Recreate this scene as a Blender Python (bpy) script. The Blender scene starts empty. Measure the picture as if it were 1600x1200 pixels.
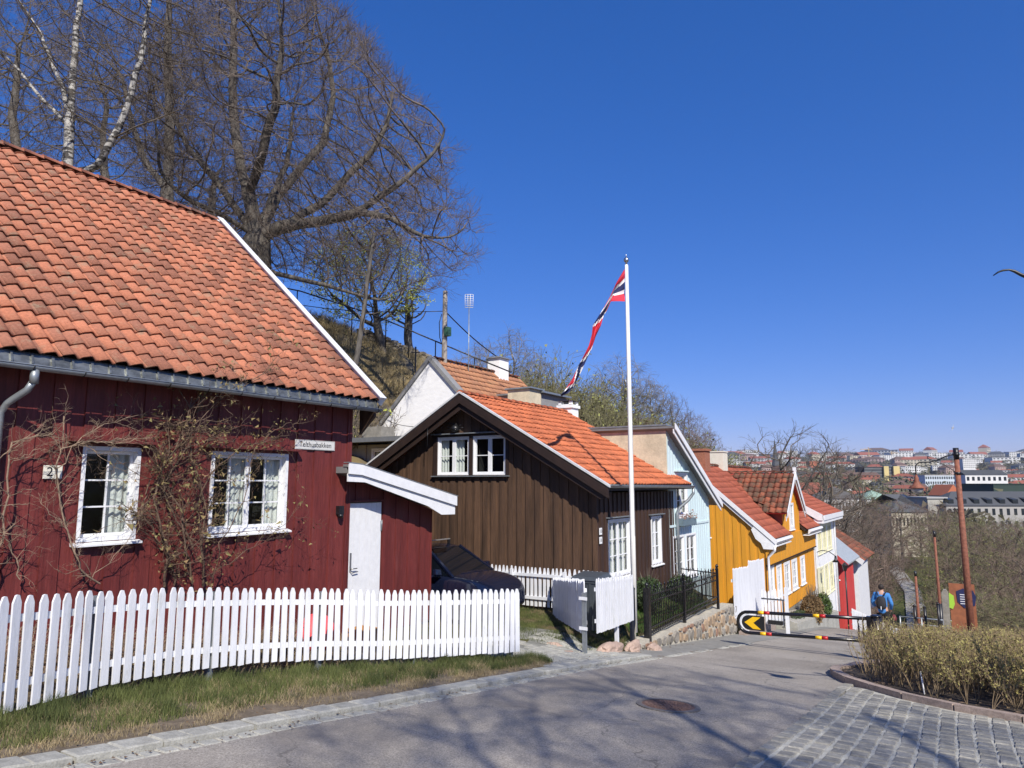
import bpy, bmesh, math, random
import numpy as np
from mathutils import Vector, Matrix, kdtree, noise as mnoise

# ------------------------------------------------------------------ camera, sky, sun, exposure
# World axes: +Y runs down the street, +X across it to the right, z = 0 at eye level.
SC = bpy.context.scene
COL = SC.collection
cam_d = bpy.data.cameras.new("camera")
cam = bpy.data.objects.new("camera", cam_d)
COL.objects.link(cam)
cam.location = (0, 0, 0)
cam.rotation_euler = (math.radians(90 + 7.906), 0, math.radians(32.4))
cam_d.sensor_width = 36.0
cam_d.lens = 1109.0 / 1600.0 * 36.0
cam_d.clip_start = 0.1
cam_d.clip_end = 12000
SC.camera = cam

SUN_V = Vector((0.740 * math.cos(math.radians(41.6)), -0.673 * math.cos(math.radians(41.6)), math.sin(math.radians(41.6))))
w = bpy.data.worlds.new("World")
SC.world = w
w.use_nodes = True
nt = w.node_tree
nt.nodes.clear()
wo = nt.nodes.new("ShaderNodeOutputWorld")
bg = nt.nodes.new("ShaderNodeBackground")
sk = nt.nodes.new("ShaderNodeTexSky")
sk.sky_type = 'NISHITA'
sk.sun_disc = False
sk.sun_elevation = math.radians(41.6)
sk.sun_rotation = math.atan2(SUN_V.x, SUN_V.y)
sk.altitude = 60
sk.air_density = 1.0
sk.dust_density = 0.0
sk.ozone_density = 6.0
bg.inputs[1].default_value = 0.108
hs = nt.nodes.new("ShaderNodeHueSaturation")
hs.inputs['Saturation'].default_value = 1.46
hs.inputs['Value'].default_value = 1.0
gm = nt.nodes.new("ShaderNodeGamma"); gm.inputs[1].default_value = 0.7
nt.links.new(sk.outputs[0], gm.inputs[0])
nt.links.new(gm.outputs[0], hs.inputs['Color'])
tv = nt.nodes.new("ShaderNodeVectorMath"); tv.operation = 'MULTIPLY'
tv.inputs[1].default_value = (1.06, 0.98, 1.52)
nt.links.new(hs.outputs[0], tv.inputs[0])
nt.links.new(tv.outputs[0], bg.inputs[0])
nt.links.new(bg.outputs[0], wo.inputs[0])
sd = bpy.data.lights.new("sun", 'SUN')
sd.energy = 4.7
sd.angle = math.radians(0.53)
sd.color = (1.0, 0.935, 0.84)
sun = bpy.data.objects.new("sun", sd)
COL.objects.link(sun)
sun.rotation_euler = SUN_V.to_track_quat('Z', 'Y').to_euler()
SC.view_settings.view_transform = 'Standard'
SC.view_settings.look = 'None'
SC.view_settings.exposure = 0.42
SC.view_settings.gamma = 1.0

R = random.Random(7)

# ------------------------------------------------------------------ materials
MATS = {}
def mat(name, col, rough=0.7, var=0.15, scale=6.0, col2=None, bump=0.0, bscale=30.0, metal=0.0,
        stretch=(1, 1, 1), idvar=0.0, spec=0.5, thr=(0.35, 0.65), fine=0.0):
    if name in MATS:
        return MATS[name]
    m = bpy.data.materials.new(name)
    m.use_nodes = True
    t = m.node_tree
    b = t.nodes["Principled BSDF"]
    b.inputs['Roughness'].default_value = rough
    b.inputs['Metallic'].default_value = metal
    b.inputs['Specular IOR Level'].default_value = spec
    tc = t.nodes.new("ShaderNodeTexCoord")
    mp = t.nodes.new("ShaderNodeMapping")
    mp.inputs['Scale'].default_value = stretch
    t.links.new(tc.outputs['Object'], mp.inputs[0])
    nz = t.nodes.new("ShaderNodeTexNoise")
    nz.inputs['Scale'].default_value = scale
    nz.inputs['Detail'].default_value = 6
    nz.inputs['Roughness'].default_value = 0.62
    t.links.new(mp.outputs[0], nz.inputs['Vector'])
    rp = t.nodes.new("ShaderNodeValToRGB")
    c1 = tuple(max(0, c * (1 - var)) for c in col[:3]) + (1,)
    c2 = (tuple(col2[:3]) + (1,)) if col2 else tuple(min(1, c * (1 + var)) for c in col[:3]) + (1,)
    rp.color_ramp.elements[0].position = thr[0]
    rp.color_ramp.elements[1].position = thr[1]
    rp.color_ramp.elements[0].color = c1
    rp.color_ramp.elements[1].color = c2
    t.links.new(nz.outputs[0], rp.inputs[0])
    out = rp.outputs[0]
    if fine > 0:
        n2 = t.nodes.new("ShaderNodeTexNoise")
        n2.inputs['Scale'].default_value = bscale
        n2.inputs['Detail'].default_value = 3
        t.links.new(mp.outputs[0], n2.inputs['Vector'])
        mr = t.nodes.new("ShaderNodeMapRange")
        mr.inputs[1].default_value = 0.3
        mr.inputs[2].default_value = 0.7
        mr.inputs[3].default_value = 1 - fine
        mr.inputs[4].default_value = 1 + fine
        t.links.new(n2.outputs[0], mr.inputs[0])
        vm = t.nodes.new("ShaderNodeVectorMath")
        vm.operation = 'SCALE'
        t.links.new(out, vm.inputs[0])
        t.links.new(mr.outputs[0], vm.inputs['Scale'])
        out = vm.outputs[0]
    if idvar > 0:
        uv = t.nodes.new("ShaderNodeUVMap")
        uv.uv_map = "cell"
        wn = t.nodes.new("ShaderNodeTexWhiteNoise")
        wn.noise_dimensions = '2D'
        t.links.new(uv.outputs[0], wn.inputs['Vector'])
        mr = t.nodes.new("ShaderNodeMapRange")
        mr.inputs[3].default_value = 1 - idvar
        mr.inputs[4].default_value = 1 + idvar
        t.links.new(wn.outputs[0], mr.inputs[0])
        vm = t.nodes.new("ShaderNodeVectorMath")
        vm.operation = 'SCALE'
        t.links.new(out, vm.inputs[0])
        t.links.new(mr.outputs[0], vm.inputs['Scale'])
        out = vm.outputs[0]
    t.links.new(out, b.inputs['Base Color'])
    if bump > 0:
        nb = t.nodes.new("ShaderNodeTexNoise")
        nb.inputs['Scale'].default_value = bscale
        nb.inputs['Detail'].default_value = 4
        t.links.new(mp.outputs[0], nb.inputs['Vector'])
        bp = t.nodes.new("ShaderNodeBump")
        bp.inputs['Strength'].default_value = bump
        bp.inputs['Distance'].default_value = 0.02
        t.links.new(nb.outputs[0], bp.inputs['Height'])
        t.links.new(bp.outputs[0], b.inputs['Normal'])
    MATS[name] = m
    return m

def tile_mat(name, base, worn, moss, mossamt=0.62, jit=0.35):
    m = bpy.data.materials.new(name)
    m.use_nodes = True
    t = m.node_tree
    b = t.nodes["Principled BSDF"]
    b.inputs['Roughness'].default_value = 0.85
    b.inputs['Specular IOR Level'].default_value = 0.25
    uv = t.nodes.new("ShaderNodeUVMap"); uv.uv_map = "cell"
    wn = t.nodes.new("ShaderNodeTexWhiteNoise"); wn.noise_dimensions = '2D'
    t.links.new(uv.outputs[0], wn.inputs['Vector'])
    rp = t.nodes.new("ShaderNodeValToRGB")
    e = rp.color_ramp.elements
    e[0].position = 0.0; e[0].color = tuple(c * (1 - jit) for c in worn) + (1,)
    e[1].position = 1.0; e[1].color = tuple(min(1, c * (1 + jit * 0.6)) for c in base) + (1,)
    k = e.new(0.35); k.color = worn + (1,)
    k = e.new(0.6); k.color = base + (1,)
    t.links.new(wn.outputs[0], rp.inputs[0])
    tc = t.nodes.new("ShaderNodeTexCoord")
    nz = t.nodes.new("ShaderNodeTexNoise"); nz.inputs['Scale'].default_value = 3.5; nz.inputs['Detail'].default_value = 7
    nz.inputs['Roughness'].default_value = 0.7
    t.links.new(tc.outputs['Object'], nz.inputs['Vector'])
    mr = t.nodes.new("ShaderNodeMapRange")
    mr.inputs[1].default_value = mossamt - 0.06; mr.inputs[2].default_value = mossamt + 0.12
    mr.inputs[3].default_value = 0; mr.inputs[4].default_value = 0.75
    t.links.new(nz.outputs[0], mr.inputs[0])
    mx = t.nodes.new("ShaderNodeMixRGB")
    t.links.new(mr.outputs[0], mx.inputs[0])
    t.links.new(rp.outputs[0], mx.inputs[1])
    mx.inputs[2].default_value = moss + (1,)
    n2 = t.nodes.new("ShaderNodeTexNoise"); n2.inputs['Scale'].default_value = 28; n2.inputs['Detail'].default_value = 5
    t.links.new(tc.outputs['Object'], n2.inputs['Vector'])
    m2 = t.nodes.new("ShaderNodeMapRange"); m2.inputs[1].default_value = 0.3; m2.inputs[2].default_value = 0.7
    m2.inputs[3].default_value = 0.82; m2.inputs[4].default_value = 1.16
    t.links.new(n2.outputs[0], m2.inputs[0])
    vm = t.nodes.new("ShaderNodeVectorMath"); vm.operation = 'SCALE'
    t.links.new(mx.outputs[0], vm.inputs[0]); t.links.new(m2.outputs[0], vm.inputs['Scale'])
    t.links.new(vm.outputs[0], b.inputs['Base Color'])
    bp = t.nodes.new("ShaderNodeBump"); bp.inputs['Strength'].default_value = 0.35; bp.inputs['Distance'].default_value = 0.01
    t.links.new(n2.outputs[0], bp.inputs['Height']); t.links.new(bp.outputs[0], b.inputs['Normal'])
    return m

def glass_mat(name, tint=(0.02, 0.03, 0.035), alpha=0.35):
    m = bpy.data.materials.new(name)
    m.use_nodes = True
    t = m.node_tree
    b = t.nodes["Principled BSDF"]
    t.nodes.remove(b)
    o = t.nodes["Material Output"]
    tr = t.nodes.new("ShaderNodeBsdfTransparent"); tr.inputs[0].default_value = (0.8, 0.85, 0.85, 1)
    gl = t.nodes.new("ShaderNodeBsdfGlossy"); gl.inputs['Roughness'].default_value = 0.03
    lw = t.nodes.new("ShaderNodeLayerWeight"); lw.inputs[0].default_value = 0.5
    pw = t.nodes.new("ShaderNodeMath"); pw.operation = 'POWER'; pw.inputs[1].default_value = 3.5; t.links.new(lw.outputs['Facing'], pw.inputs[0])
    fr = t.nodes.new("ShaderNodeMapRange"); fr.inputs[3].default_value = 0.05; fr.inputs[4].default_value = 0.95; t.links.new(pw.outputs[0], fr.inputs[0])
    mx = t.nodes.new("ShaderNodeMixShader")
    t.links.new(fr.outputs[0], mx.inputs[0])
    t.links.new(tr.outputs[0], mx.inputs[1]); t.links.new(gl.outputs[0], mx.inputs[2])
    t.links.new(mx.outputs[0], o.inputs[0])
    return m

M_GLASS = glass_mat("window_glass")
M_WHITE = mat("white_paint", (0.74, 0.75, 0.76), 0.45, 0.05, 5, bump=0.08, bscale=60)
M_FENCE = mat("fence_white_paint", (0.70, 0.715, 0.74), 0.55, 0.06, 9, bump=0.12, bscale=50, stretch=(1, 1, 0.2), idvar=0.05)
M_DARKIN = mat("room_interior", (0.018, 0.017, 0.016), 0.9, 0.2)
M_CURTAIN = mat("curtain_cloth", (0.72, 0.71, 0.67), 0.9, 0.06, 20)
M_ZINC = mat("zinc_gutter", (0.30, 0.33, 0.35), 0.42, 0.15, 7, metal=0.55, bump=0.05)
M_BLACK = mat("black_iron", (0.012, 0.012, 0.014), 0.38, 0.3, 20)
M_BLACKP = mat("black_gloss_paint", (0.010, 0.010, 0.012), 0.25, 0.2, 20)
M_RUST = mat("rust_red_steel", (0.20, 0.068, 0.038), 0.75, 0.25, 14, bump=0.2, col2=(0.27, 0.10, 0.06))
M_REDW = mat("red_boards", (0.112, 0.0165, 0.0145), 0.6, 0.12, 5, bump=0.2, bscale=40, stretch=(1, 1, 0.10), idvar=0.15, fine=0.16, col2=(0.150, 0.027, 0.023))
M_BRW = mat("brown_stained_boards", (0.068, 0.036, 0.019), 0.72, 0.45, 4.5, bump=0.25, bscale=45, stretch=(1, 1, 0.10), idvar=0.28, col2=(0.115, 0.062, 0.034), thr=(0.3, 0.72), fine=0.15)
M_BRD = mat("dark_brown_trim", (0.026, 0.014, 0.010), 0.6, 0.25, 6, bump=0.15, idvar=0.1)
M_BLUE = mat("pale_blue_boards", (0.56, 0.68, 0.70), 0.6, 0.05, 6, bump=0.1, stretch=(1, 1, 0.15), idvar=0.04)
M_YEL = mat("ochre_yellow_boards", (0.62, 0.285, 0.022), 0.6, 0.07, 6, bump=0.1, stretch=(1, 1, 0.15), idvar=0.05)
M_CREAM = mat("cream_boards", (0.72, 0.69, 0.47), 0.6, 0.04, 6)
M_RED2 = mat("bright_red_boards", (0.48, 0.055, 0.05), 0.6, 0.08, 6, stretch=(1, 1, 0.15), idvar=0.05)
M_BEIGE = mat("weathered_beige_render", (0.56, 0.49, 0.35), 0.9, 0.16, 2.2, bump=0.3, bscale=18, fine=0.08)
M_WREN = mat("white_lime_render", (0.82, 0.82, 0.81), 0.85, 0.05, 3, bump=0.35, bscale=9, stretch=(1, 1, 2.2))
M_SLATE = mat("grey_roof_sheet", (0.17, 0.17, 0.17), 0.6, 0.12, 4, bump=0.05)
M_BRICK = mat("chimney_brick", (0.30, 0.12, 0.07), 0.85, 0.3, 18, bump=0.3, stretch=(1, 1, 2.5))
M_CONC = mat("old_concrete", (0.24, 0.225, 0.19), 0.9, 0.2, 6, bump=0.3, bscale=25)
T_RED = tile_mat("old_red_clay_tiles", (0.395, 0.150, 0.086), (0.30, 0.130, 0.086), (0.22, 0.20, 0.14), 0.60)
T_ORG = tile_mat("new_orange_clay_tiles", (0.50, 0.150, 0.066), (0.43, 0.130, 0.062), (0.36, 0.12, 0.06), 0.60, 0.26)
T_TAN = tile_mat("tan_clay_tiles", (0.42, 0.20, 0.105), (0.36, 0.17, 0.10), (0.30, 0.22, 0.13), 0.6, 0.15)
T_MOS = tile_mat("mossy_clay_tiles", (0.27, 0.085, 0.047), (0.15, 0.062, 0.042), (0.085, 0.08, 0.055), 0.50, 0.35)
T_FLA = tile_mat("flat_red_tiles", (0.37, 0.105, 0.058), (0.33, 0.095, 0.058), (0.25, 0.08, 0.05), 0.6, 0.12)

def stain(m, col, amt, scale, lo, hi, stretch=(1, 1, 1)):
    """mix irregular patches of dirt or wear into a material"""
    t = m.node_tree; b = t.nodes["Principled BSDF"]; src = b.inputs['Base Color'].links[0].from_socket
    tc = t.nodes.new("ShaderNodeTexCoord"); mp = t.nodes.new("ShaderNodeMapping"); mp.inputs['Scale'].default_value = stretch
    t.links.new(tc.outputs['Object'], mp.inputs[0])
    n = t.nodes.new("ShaderNodeTexNoise"); n.inputs['Scale'].default_value = scale; n.inputs['Detail'].default_value = 8; n.inputs['Roughness'].default_value = .7
    t.links.new(mp.outputs[0], n.inputs['Vector'])
    r = t.nodes.new("ShaderNodeMapRange"); r.inputs[1].default_value = lo; r.inputs[2].default_value = hi; r.inputs[4].default_value = amt
    t.links.new(n.outputs[0], r.inputs[0])
    x = t.nodes.new("ShaderNodeMixRGB"); t.links.new(r.outputs[0], x.inputs[0]); t.links.new(src, x.inputs[1]); x.inputs[2].default_value = col + (1,)
    t.links.new(x.outputs[0], b.inputs['Base Color'])
stain(M_FENCE, (.33, .34, .28), .55, 5.0, .56, .74, (1, 1, .35))
stain(M_FENCE, (.25, .23, .19), .8, 38, .66, .72)
stain(M_REDW, (.20, .06, .055), .5, 7, .58, .75, (1, 1, .15))
stain(M_WHITE, (.45, .45, .42), .35, 4, .58, .76, (1, 1, .4))
stain(M_YEL, (.45, .22, .04), .5, 3, .52, .72, (1, 1, .2))
stain(M_BEIGE, (.42, .37, .27), .6, 1.3, .5, .7)

# ------------------------------------------------------------------ mesh builder
class MB:
    def __init__(s):
        s.v = []; s.f = []; s.u = []; s.m = []; s.cu = (0.3, 0.3); s.cm = 0; s.smooth = []
        s.cs = False
    def new_id(s):
        s.cu = (R.random() * 91.0, R.random() * 73.0)
    def face(s, idx):
        s.f.append(tuple(idx)); s.u.append(s.cu); s.m.append(s.cm); s.smooth.append(s.cs)
    def pts(s, ps):
        n = len(s.v)
        s.v.extend(tuple(p) for p in ps)
        return list(range(n, n + len(ps)))
    def poly(s, ps):
        s.face(s.pts(ps))
    def hexa(s, b, t):
        """b, t: 4 points each (bottom and top), counter-clockwise seen from above."""
        i = s.pts(list(b) + list(t))
        s.face((i[3], i[2], i[1], i[0])); s.face((i[4], i[5], i[6], i[7]))
        for k in range(4):
            j = (k + 1) % 4
            s.face((i[k], i[j], i[4 + j], i[4 + k]))
    def box(s, x0, x1, y0, y1, z0, z1):
        s.hexa([(x0, y0, z0), (x1, y0, z0), (x1, y1, z0), (x0, y1, z0)],
               [(x0, y0, z1), (x1, y0, z1), (x1, y1, z1), (x0, y1, z1)])
    def beam(s, p, q, wdt, hgt, up=(0, 0, 1)):
        p = Vector(p); q = Vector(q); d = (q - p).normalized(); up = Vector(up)
        sd_ = d.cross(up)
        if sd_.length < 1e-5: sd_ = d.cross(Vector((1, 0, 0)))
        sd_.normalize(); u = sd_.cross(d).normalized()
        a = sd_ * wdt / 2; b = u * hgt / 2
        s.hexa([p - a - b, p + a - b, q + a - b, q - a - b], [p - a + b, p + a + b, q + a + b, q - a + b])
    def tube(s, path, r, n=8, caps=True):
        path = [Vector(p) for p in path]
        if not hasattr(r, '__len__'): r = [r] * len(path)
        rings = []
        prev = None
        for k, p in enumerate(path):
            if k == 0: d = path[1] - p
            elif k == len(path) - 1: d = p - path[k - 1]
            else: d = (path[k + 1] - path[k - 1])
            d.normalize()
            if prev is None:
                a = d.cross(Vector((0, 0, 1)))
                if a.length < 0.05: a = d.cross(Vector((1, 0, 0)))
            else:
                a = prev - d * prev.dot(d)
            a.normalize(); prev = a
            b = d.cross(a)
            rings.append(s.pts([p + (a * math.cos(2 * math.pi * i / n) + b * math.sin(2 * math.pi * i / n)) * r[k] for i in range(n)]))
        cs = s.cs; s.cs = True
        for k in range(len(rings) - 1):
            for i in range(n):
                j = (i + 1) % n
                s.face((rings[k][i], rings[k + 1][i], rings[k + 1][j], rings[k][j]))
        s.cs = cs
        if caps:
            s.face(rings[0]); s.face(rings[-1][::-1])
    def lathe(s, c, prof, n=16, smooth=True):
        rings = [s.pts([(c[0] + rr * math.cos(2 * math.pi * i / n), c[1] + rr * math.sin(2 * math.pi * i / n), c[2] + z) for i in range(n)]) for rr, z in prof]
        cs = s.cs; s.cs = smooth
        for k in range(len(rings) - 1):
            for i in range(n):
                j = (i + 1) % n
                s.face((rings[k][i], rings[k][j], rings[k + 1][j], rings[k + 1][i]))
        s.cs = cs
        s.face(rings[0][::-1]); s.face(rings[-1])
    def prism(s, poly, off):
        """poly: list of 3D points, off: extrusion vector."""
        off = Vector(off)
        a = s.pts(poly); b = s.pts([Vector(p) + off for p in poly])
        n = len(poly)
        s.face(a[::-1]); s.face(b)
        for i in range(n):
            j = (i + 1) % n
            s.face((a[i], a[j], b[j], b[i]))
    def build(s, name, mats, parent=None, bevel=0.0):
        me = bpy.data.meshes.new(name)
        me.from_pydata(s.v, [], s.f)
        if not isinstance(mats, (list, tuple)): mats = [mats]
        for m_ in mats: me.materials.append(m_)
        uv = me.uv_layers.new(name="cell")
        arr = np.empty((len(me.loops), 2), dtype=np.float32)
        k = 0
        for f, u in zip(s.f, s.u):
            arr[k:k + len(f)] = u; k += len(f)
        uv.data.foreach_set("uv", arr.ravel())
        me.polygons.foreach_set("material_index", s.m)
        me.polygons.foreach_set("use_smooth", s.smooth)
        me.update()
        o = bpy.data.objects.new(name, me)
        COL.objects.link(o)
        if parent is not None:
            o.parent = parent
            o.matrix_parent_inverse = Matrix.Translation(-parent_loc(parent))
        if bevel > 0:
            bv = o.modifiers.new("bevel", 'BEVEL'); bv.width = bevel; bv.segments = 2; bv.limit_method = 'ANGLE'
        return o

def parent_loc(p):
    return Vector(p.location) if p.parent is None else Vector((0, 0, 0))

def tag(o, label, cat, group=None, kind=None):
    if label: o['label'] = label
    if cat: o['category'] = cat
    if group: o['group'] = group
    if kind: o['kind'] = kind
    return o
def thing(name, label, cat, loc=(0, 0, 0), group=None):
    o = bpy.data.objects.new(name, None)
    COL.objects.link(o)
    o.location = loc
    o.empty_display_size = 0.2
    return tag(o, label, cat, group)
def struct(o):
    o['kind'] = 'structure'
    return o
def copy_tree(o, parent=None):
    c = o.copy(); COL.objects.link(c)
    if parent is not None:
        c.parent = parent
        c.matrix_parent_inverse = o.matrix_parent_inverse.copy()
    for ch in list(o.children):
        copy_tree(ch, c)
    return c
def lerp(a, b, t): return a + (b - a) * t
def interp(T, x):
    if x <= T[0][0]: return T[0][1]
    for (a, za), (b, zb) in zip(T, T[1:]):
        if x <= b: return za + (zb - za) * (x - a) / (b - a)
    return T[-1][1]
def sstep(a, b, x):
    t = min(1, max(0, (x - a) / (b - a))); return t * t * (3 - 2 * t)
# ------------------------------------------------------------------ terrain
STREET = [(-60, 5.0), (-10, -.55), (0, -1.66), (3.2, -2.12), (6.7, -2.53), (10.3, -2.92), (12.2, -3.14), (15.3, -3.60), (20, -4.2),
          (24, -4.70), (28, -5.2), (32, -5.75), (38, -7.0), (46, -9.0), (60, -12.4), (80, -16.5), (110, -19.6), (5000, -20)]
YARD = [(-60, 5.0), (0, -1.66), (6.7, -2.50), (10.3, -2.86), (12.2, -3.05), (14.5, -3.12), (16, -3.02), (21.5, -3.0), (23, -3.6), (26, -4.3),
        (28, -4.55), (35, -5.0), (42, -6.9), (50, -9.5), (60, -12.0), (80, -15.5), (110, -19.6), (5000, -20)]
EDGE = [(-60, 5.0), (0, -1.66), (6.7, -2.52), (10.3, -2.90), (12.2, -3.12), (13.6, -3.35), (15.0, -3.52), (21.9, -3.66), (23, -4.4), (26, -4.85), (30, -5.3), (36, -6.2), (42, -7.6), (50, -9.8), (60, -12.3),
        (80, -16.0), (110, -19.6), (5000, -20)]
def SZ(s):
    return (interp(STREET, s - 0.8) + 2 * interp(STREET, s) + interp(STREET, s + 0.8)) / 4
def crest_q(s): return -26.3 + (s - 24) * 0.27
def crest_z(s): return 8 - (s - 24) * 0.22 if s > 24 else 8 + (24 - s) * 0.10
def G(q, s):
    """ground height at (q across, s down the street)"""
    z = SZ(s)
    if q < -6.2:
        e = interp(EDGE, s); y = interp(YARD, s)
        t = sstep(-6.3, -7.5, q)
        z = lerp(e, y, t)
        z = lerp(SZ(s), z, sstep(-6.15, -6.3, q)) if q > -6.3 else z
        if q < -13:
            sq_ = max(-20, min(75, s))
            cq = min(-17.0, crest_q(sq_)); cz = lerp(crest_z(sq_), y - 1, sstep(66, 110, s))
            mid = lerp(y, min(cz, 1.0), sstep(-14, -19, q)) if cz > y else y
            cz = max(cz, y)
            if q > cq + 4.5: z = mid
            else:
                t = min(1, (cq + 4.5 - q) / 4.5)
                z = lerp(mid, cz, t * (1.35 - 0.35 * t))
                if q < cq: z = cz + min(8, (cq - q) * 0.10)
                z += 0.35 * mnoise.noise(Vector((q * .6, s * .6, 0))) + 0.15 * mnoise.noise(Vector((q * 1.9, s * 1.9, 3)))
    r = math.hypot(q, s)
    if r > 100 and s > 0:
        far = [(100, 0), (450, 1.0), (700, 5), (1200, 18), (2000, 50), (3000, 100), (4000, 146), (5200, 150), (9000, 150)]
        z += interp(far, r)
        if r > 500: z += 7 * mnoise.noise(Vector((q / 500, s / 500, 0))) * min(1, (r - 500) / 1200)
    if q > 3 and s < 60: z -= 0.02 * (q - 3)
    return z

def axis(lo, hi, near_lo, near_hi, step, grow=1.22):
    a = list(np.arange(near_lo, near_hi + 1e-6, step))
    d = step; x = near_hi
    while x < hi:
        d *= grow; x += min(d, 160); a.append(x)
    d = step; x = near_lo; b = []
    while x > lo:
        d *= grow; x -= min(d, 160); b.append(x)
    return b[::-1] + a

def sheet(name, qs, ss, zf, m):
    mb = MB()
    nq, ns = len(qs), len(ss)
    mb.v = [(q, s, zf(q, s)) for s in ss for q in qs]
    mb.cs = True
    for j in range(ns - 1):
        for i in range(nq - 1):
            a = j * nq + i
            mb.face((a, a + 1, a + nq + 1, a + nq))
    return mb.build(name, m)

# ground material: soil, dry grass, park green, driven by height, slope and noise
def ground_mat():
    m = bpy.data.materials.new("ground_cover")
    m.use_nodes = True
    t = m.node_tree; b = t.nodes["Principled BSDF"]; b.inputs['Roughness'].default_value = 0.95
    b.inputs['Specular IOR Level'].default_value = 0.1
    tc = t.nodes.new("ShaderNodeTexCoord")
    def nz(sc, det=5):
        n = t.nodes.new("ShaderNodeTexNoise"); n.inputs['Scale'].default_value = sc; n.inputs['Detail'].default_value = det
        t.links.new(tc.outputs['Object'], n.inputs['Vector']); return n.outputs[0]
    def mr(src, a, b_, c=0, d=1):
        n = t.nodes.new("ShaderNodeMapRange"); n.inputs[1].default_value = a; n.inputs[2].default_value = b_
        n.inputs[3].default_value = c; n.inputs[4].default_value = d; t.links.new(src, n.inputs[0]); return n.outputs[0]
    def mx(f, a, b_):
        n = t.nodes.new("ShaderNodeMixRGB"); t.links.new(f, n.inputs[0])
        for i, x in ((1, a), (2, b_)):
            if isinstance(x, tuple): n.inputs[i].default_value = x + (1,)
            else: t.links.new(x, n.inputs[i])
        return n.outputs[0]
    near = mx(mr(nz(1.6, 6), .42, .60), (0.115, 0.085, 0.052), (0.075, 0.082, 0.026))
    near = mx(mr(nz(9, 4), .45, .70), near, (0.17, 0.14, 0.075))
    park = mx(mr(nz(0.035, 5), .42, .58), (0.075, 0.085, 0.025), (0.09, 0.07, 0.045))
    sx = t.nodes.new("ShaderNodeSeparateXYZ"); t.links.new(tc.outputs['Object'], sx.inputs[0])
    c = mx(mr(sx.outputs[1], 45, 70), near, park)
    far = mx(mr(nz(0.02, 7), .45, .6), (0.055, 0.045, 0.035), (0.06, 0.062, 0.035))
    c = mx(mr(sx.outputs[1], 350, 600), c, far)
    # the steep slope behind the houses: dry grass with bare rock
    slope = mx(mr(nz(0.8, 6), .52, .62), (0.19, 0.145, 0.072), (0.13, 0.115, 0.09))
    lf = mr(sx.outputs[0], -17, -15.5, 1, 0)
    nr = mr(sx.outputs[1], 60, 90, 1, 0)
    ml = t.nodes.new("ShaderNodeMath"); ml.operation = 'MULTIPLY'; t.links.new(lf, ml.inputs[0]); t.links.new(nr, ml.inputs[1])
    c = mx(ml.outputs[0], c, slope)
    t.links.new(c, b.inputs['Base Color'])
    bp = t.nodes.new("ShaderNodeBump"); bp.inputs['Strength'].default_value = 0.7; bp.inputs['Distance'].default_value = 0.05
    t.links.new(nz(14, 6), bp.inputs['Height']); t.links.new(bp.outputs[0], b.inputs['Normal'])
    return m
M_GROUND = ground_mat()
qs = axis(-5500, 5500, -30, 6, 0.5)
ss = axis(-40, 6500, -2, 48, 0.5, 1.1)
def zground(q, s):
    z = G(q, s)
    if 14.6 < s < 40 and -6.62 < q < -6.0: z = SZ(s)
    if -10.6 < q <= -6.15 and -6 < s < 10.6: z = min(z, SZ(s) - .2)
    if -6.62 < q < 12 and s < 60 and (q > -6.15 or 14.6 < s < 40): z -= 0.10          # the pavings lie on this bed
    return z
struct(sheet("ground", qs, ss, zground, M_GROUND))

# ---- asphalt road: left edge follows the cobble gutter, right edge the planting kerb
LEFT = [(-8, -6.0), (0, -5.95), (5, -5.85), (9.7, -5.62), (12.4, -5.42), (15.4, -5.45), (18, -5.3), (20.5, -5.2), (24, -5.0), (29, -5.0), (33, -4.8), (40, -3.6), (48, -1.2), (60, 2.5)]
RIGHT = [(-8, 8.0), (8, 8.0), (11.0, 8.0), (11.7, 0.4), (12.2, -0.55), (13.2, -1.5), (14.6, -2.2), (15.6, -2.42), (17.0, -2.35), (18.6, -2.0), (22, -1.5), (26, -1.4), (33, -1.2), (40, -.2), (48, 2.2), (60, 6)]
def strip(name, sv, lf, rf, dz, m, nq=8):
    mb = MB(); mb.cs = True
    for s in sv:
        a, b = lf(s), rf(s)
        for i in range(nq + 1):
            q = lerp(a, b, i / nq); mb.v.append((q, s, SZ(s) + dz))
    for j in range(len(sv) - 1):
        for i in range(nq):
            a = j * (nq + 1) + i; mb.face((a, a + 1, a + nq + 2, a + nq + 1))
    return struct(mb.build(name, m))
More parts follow.
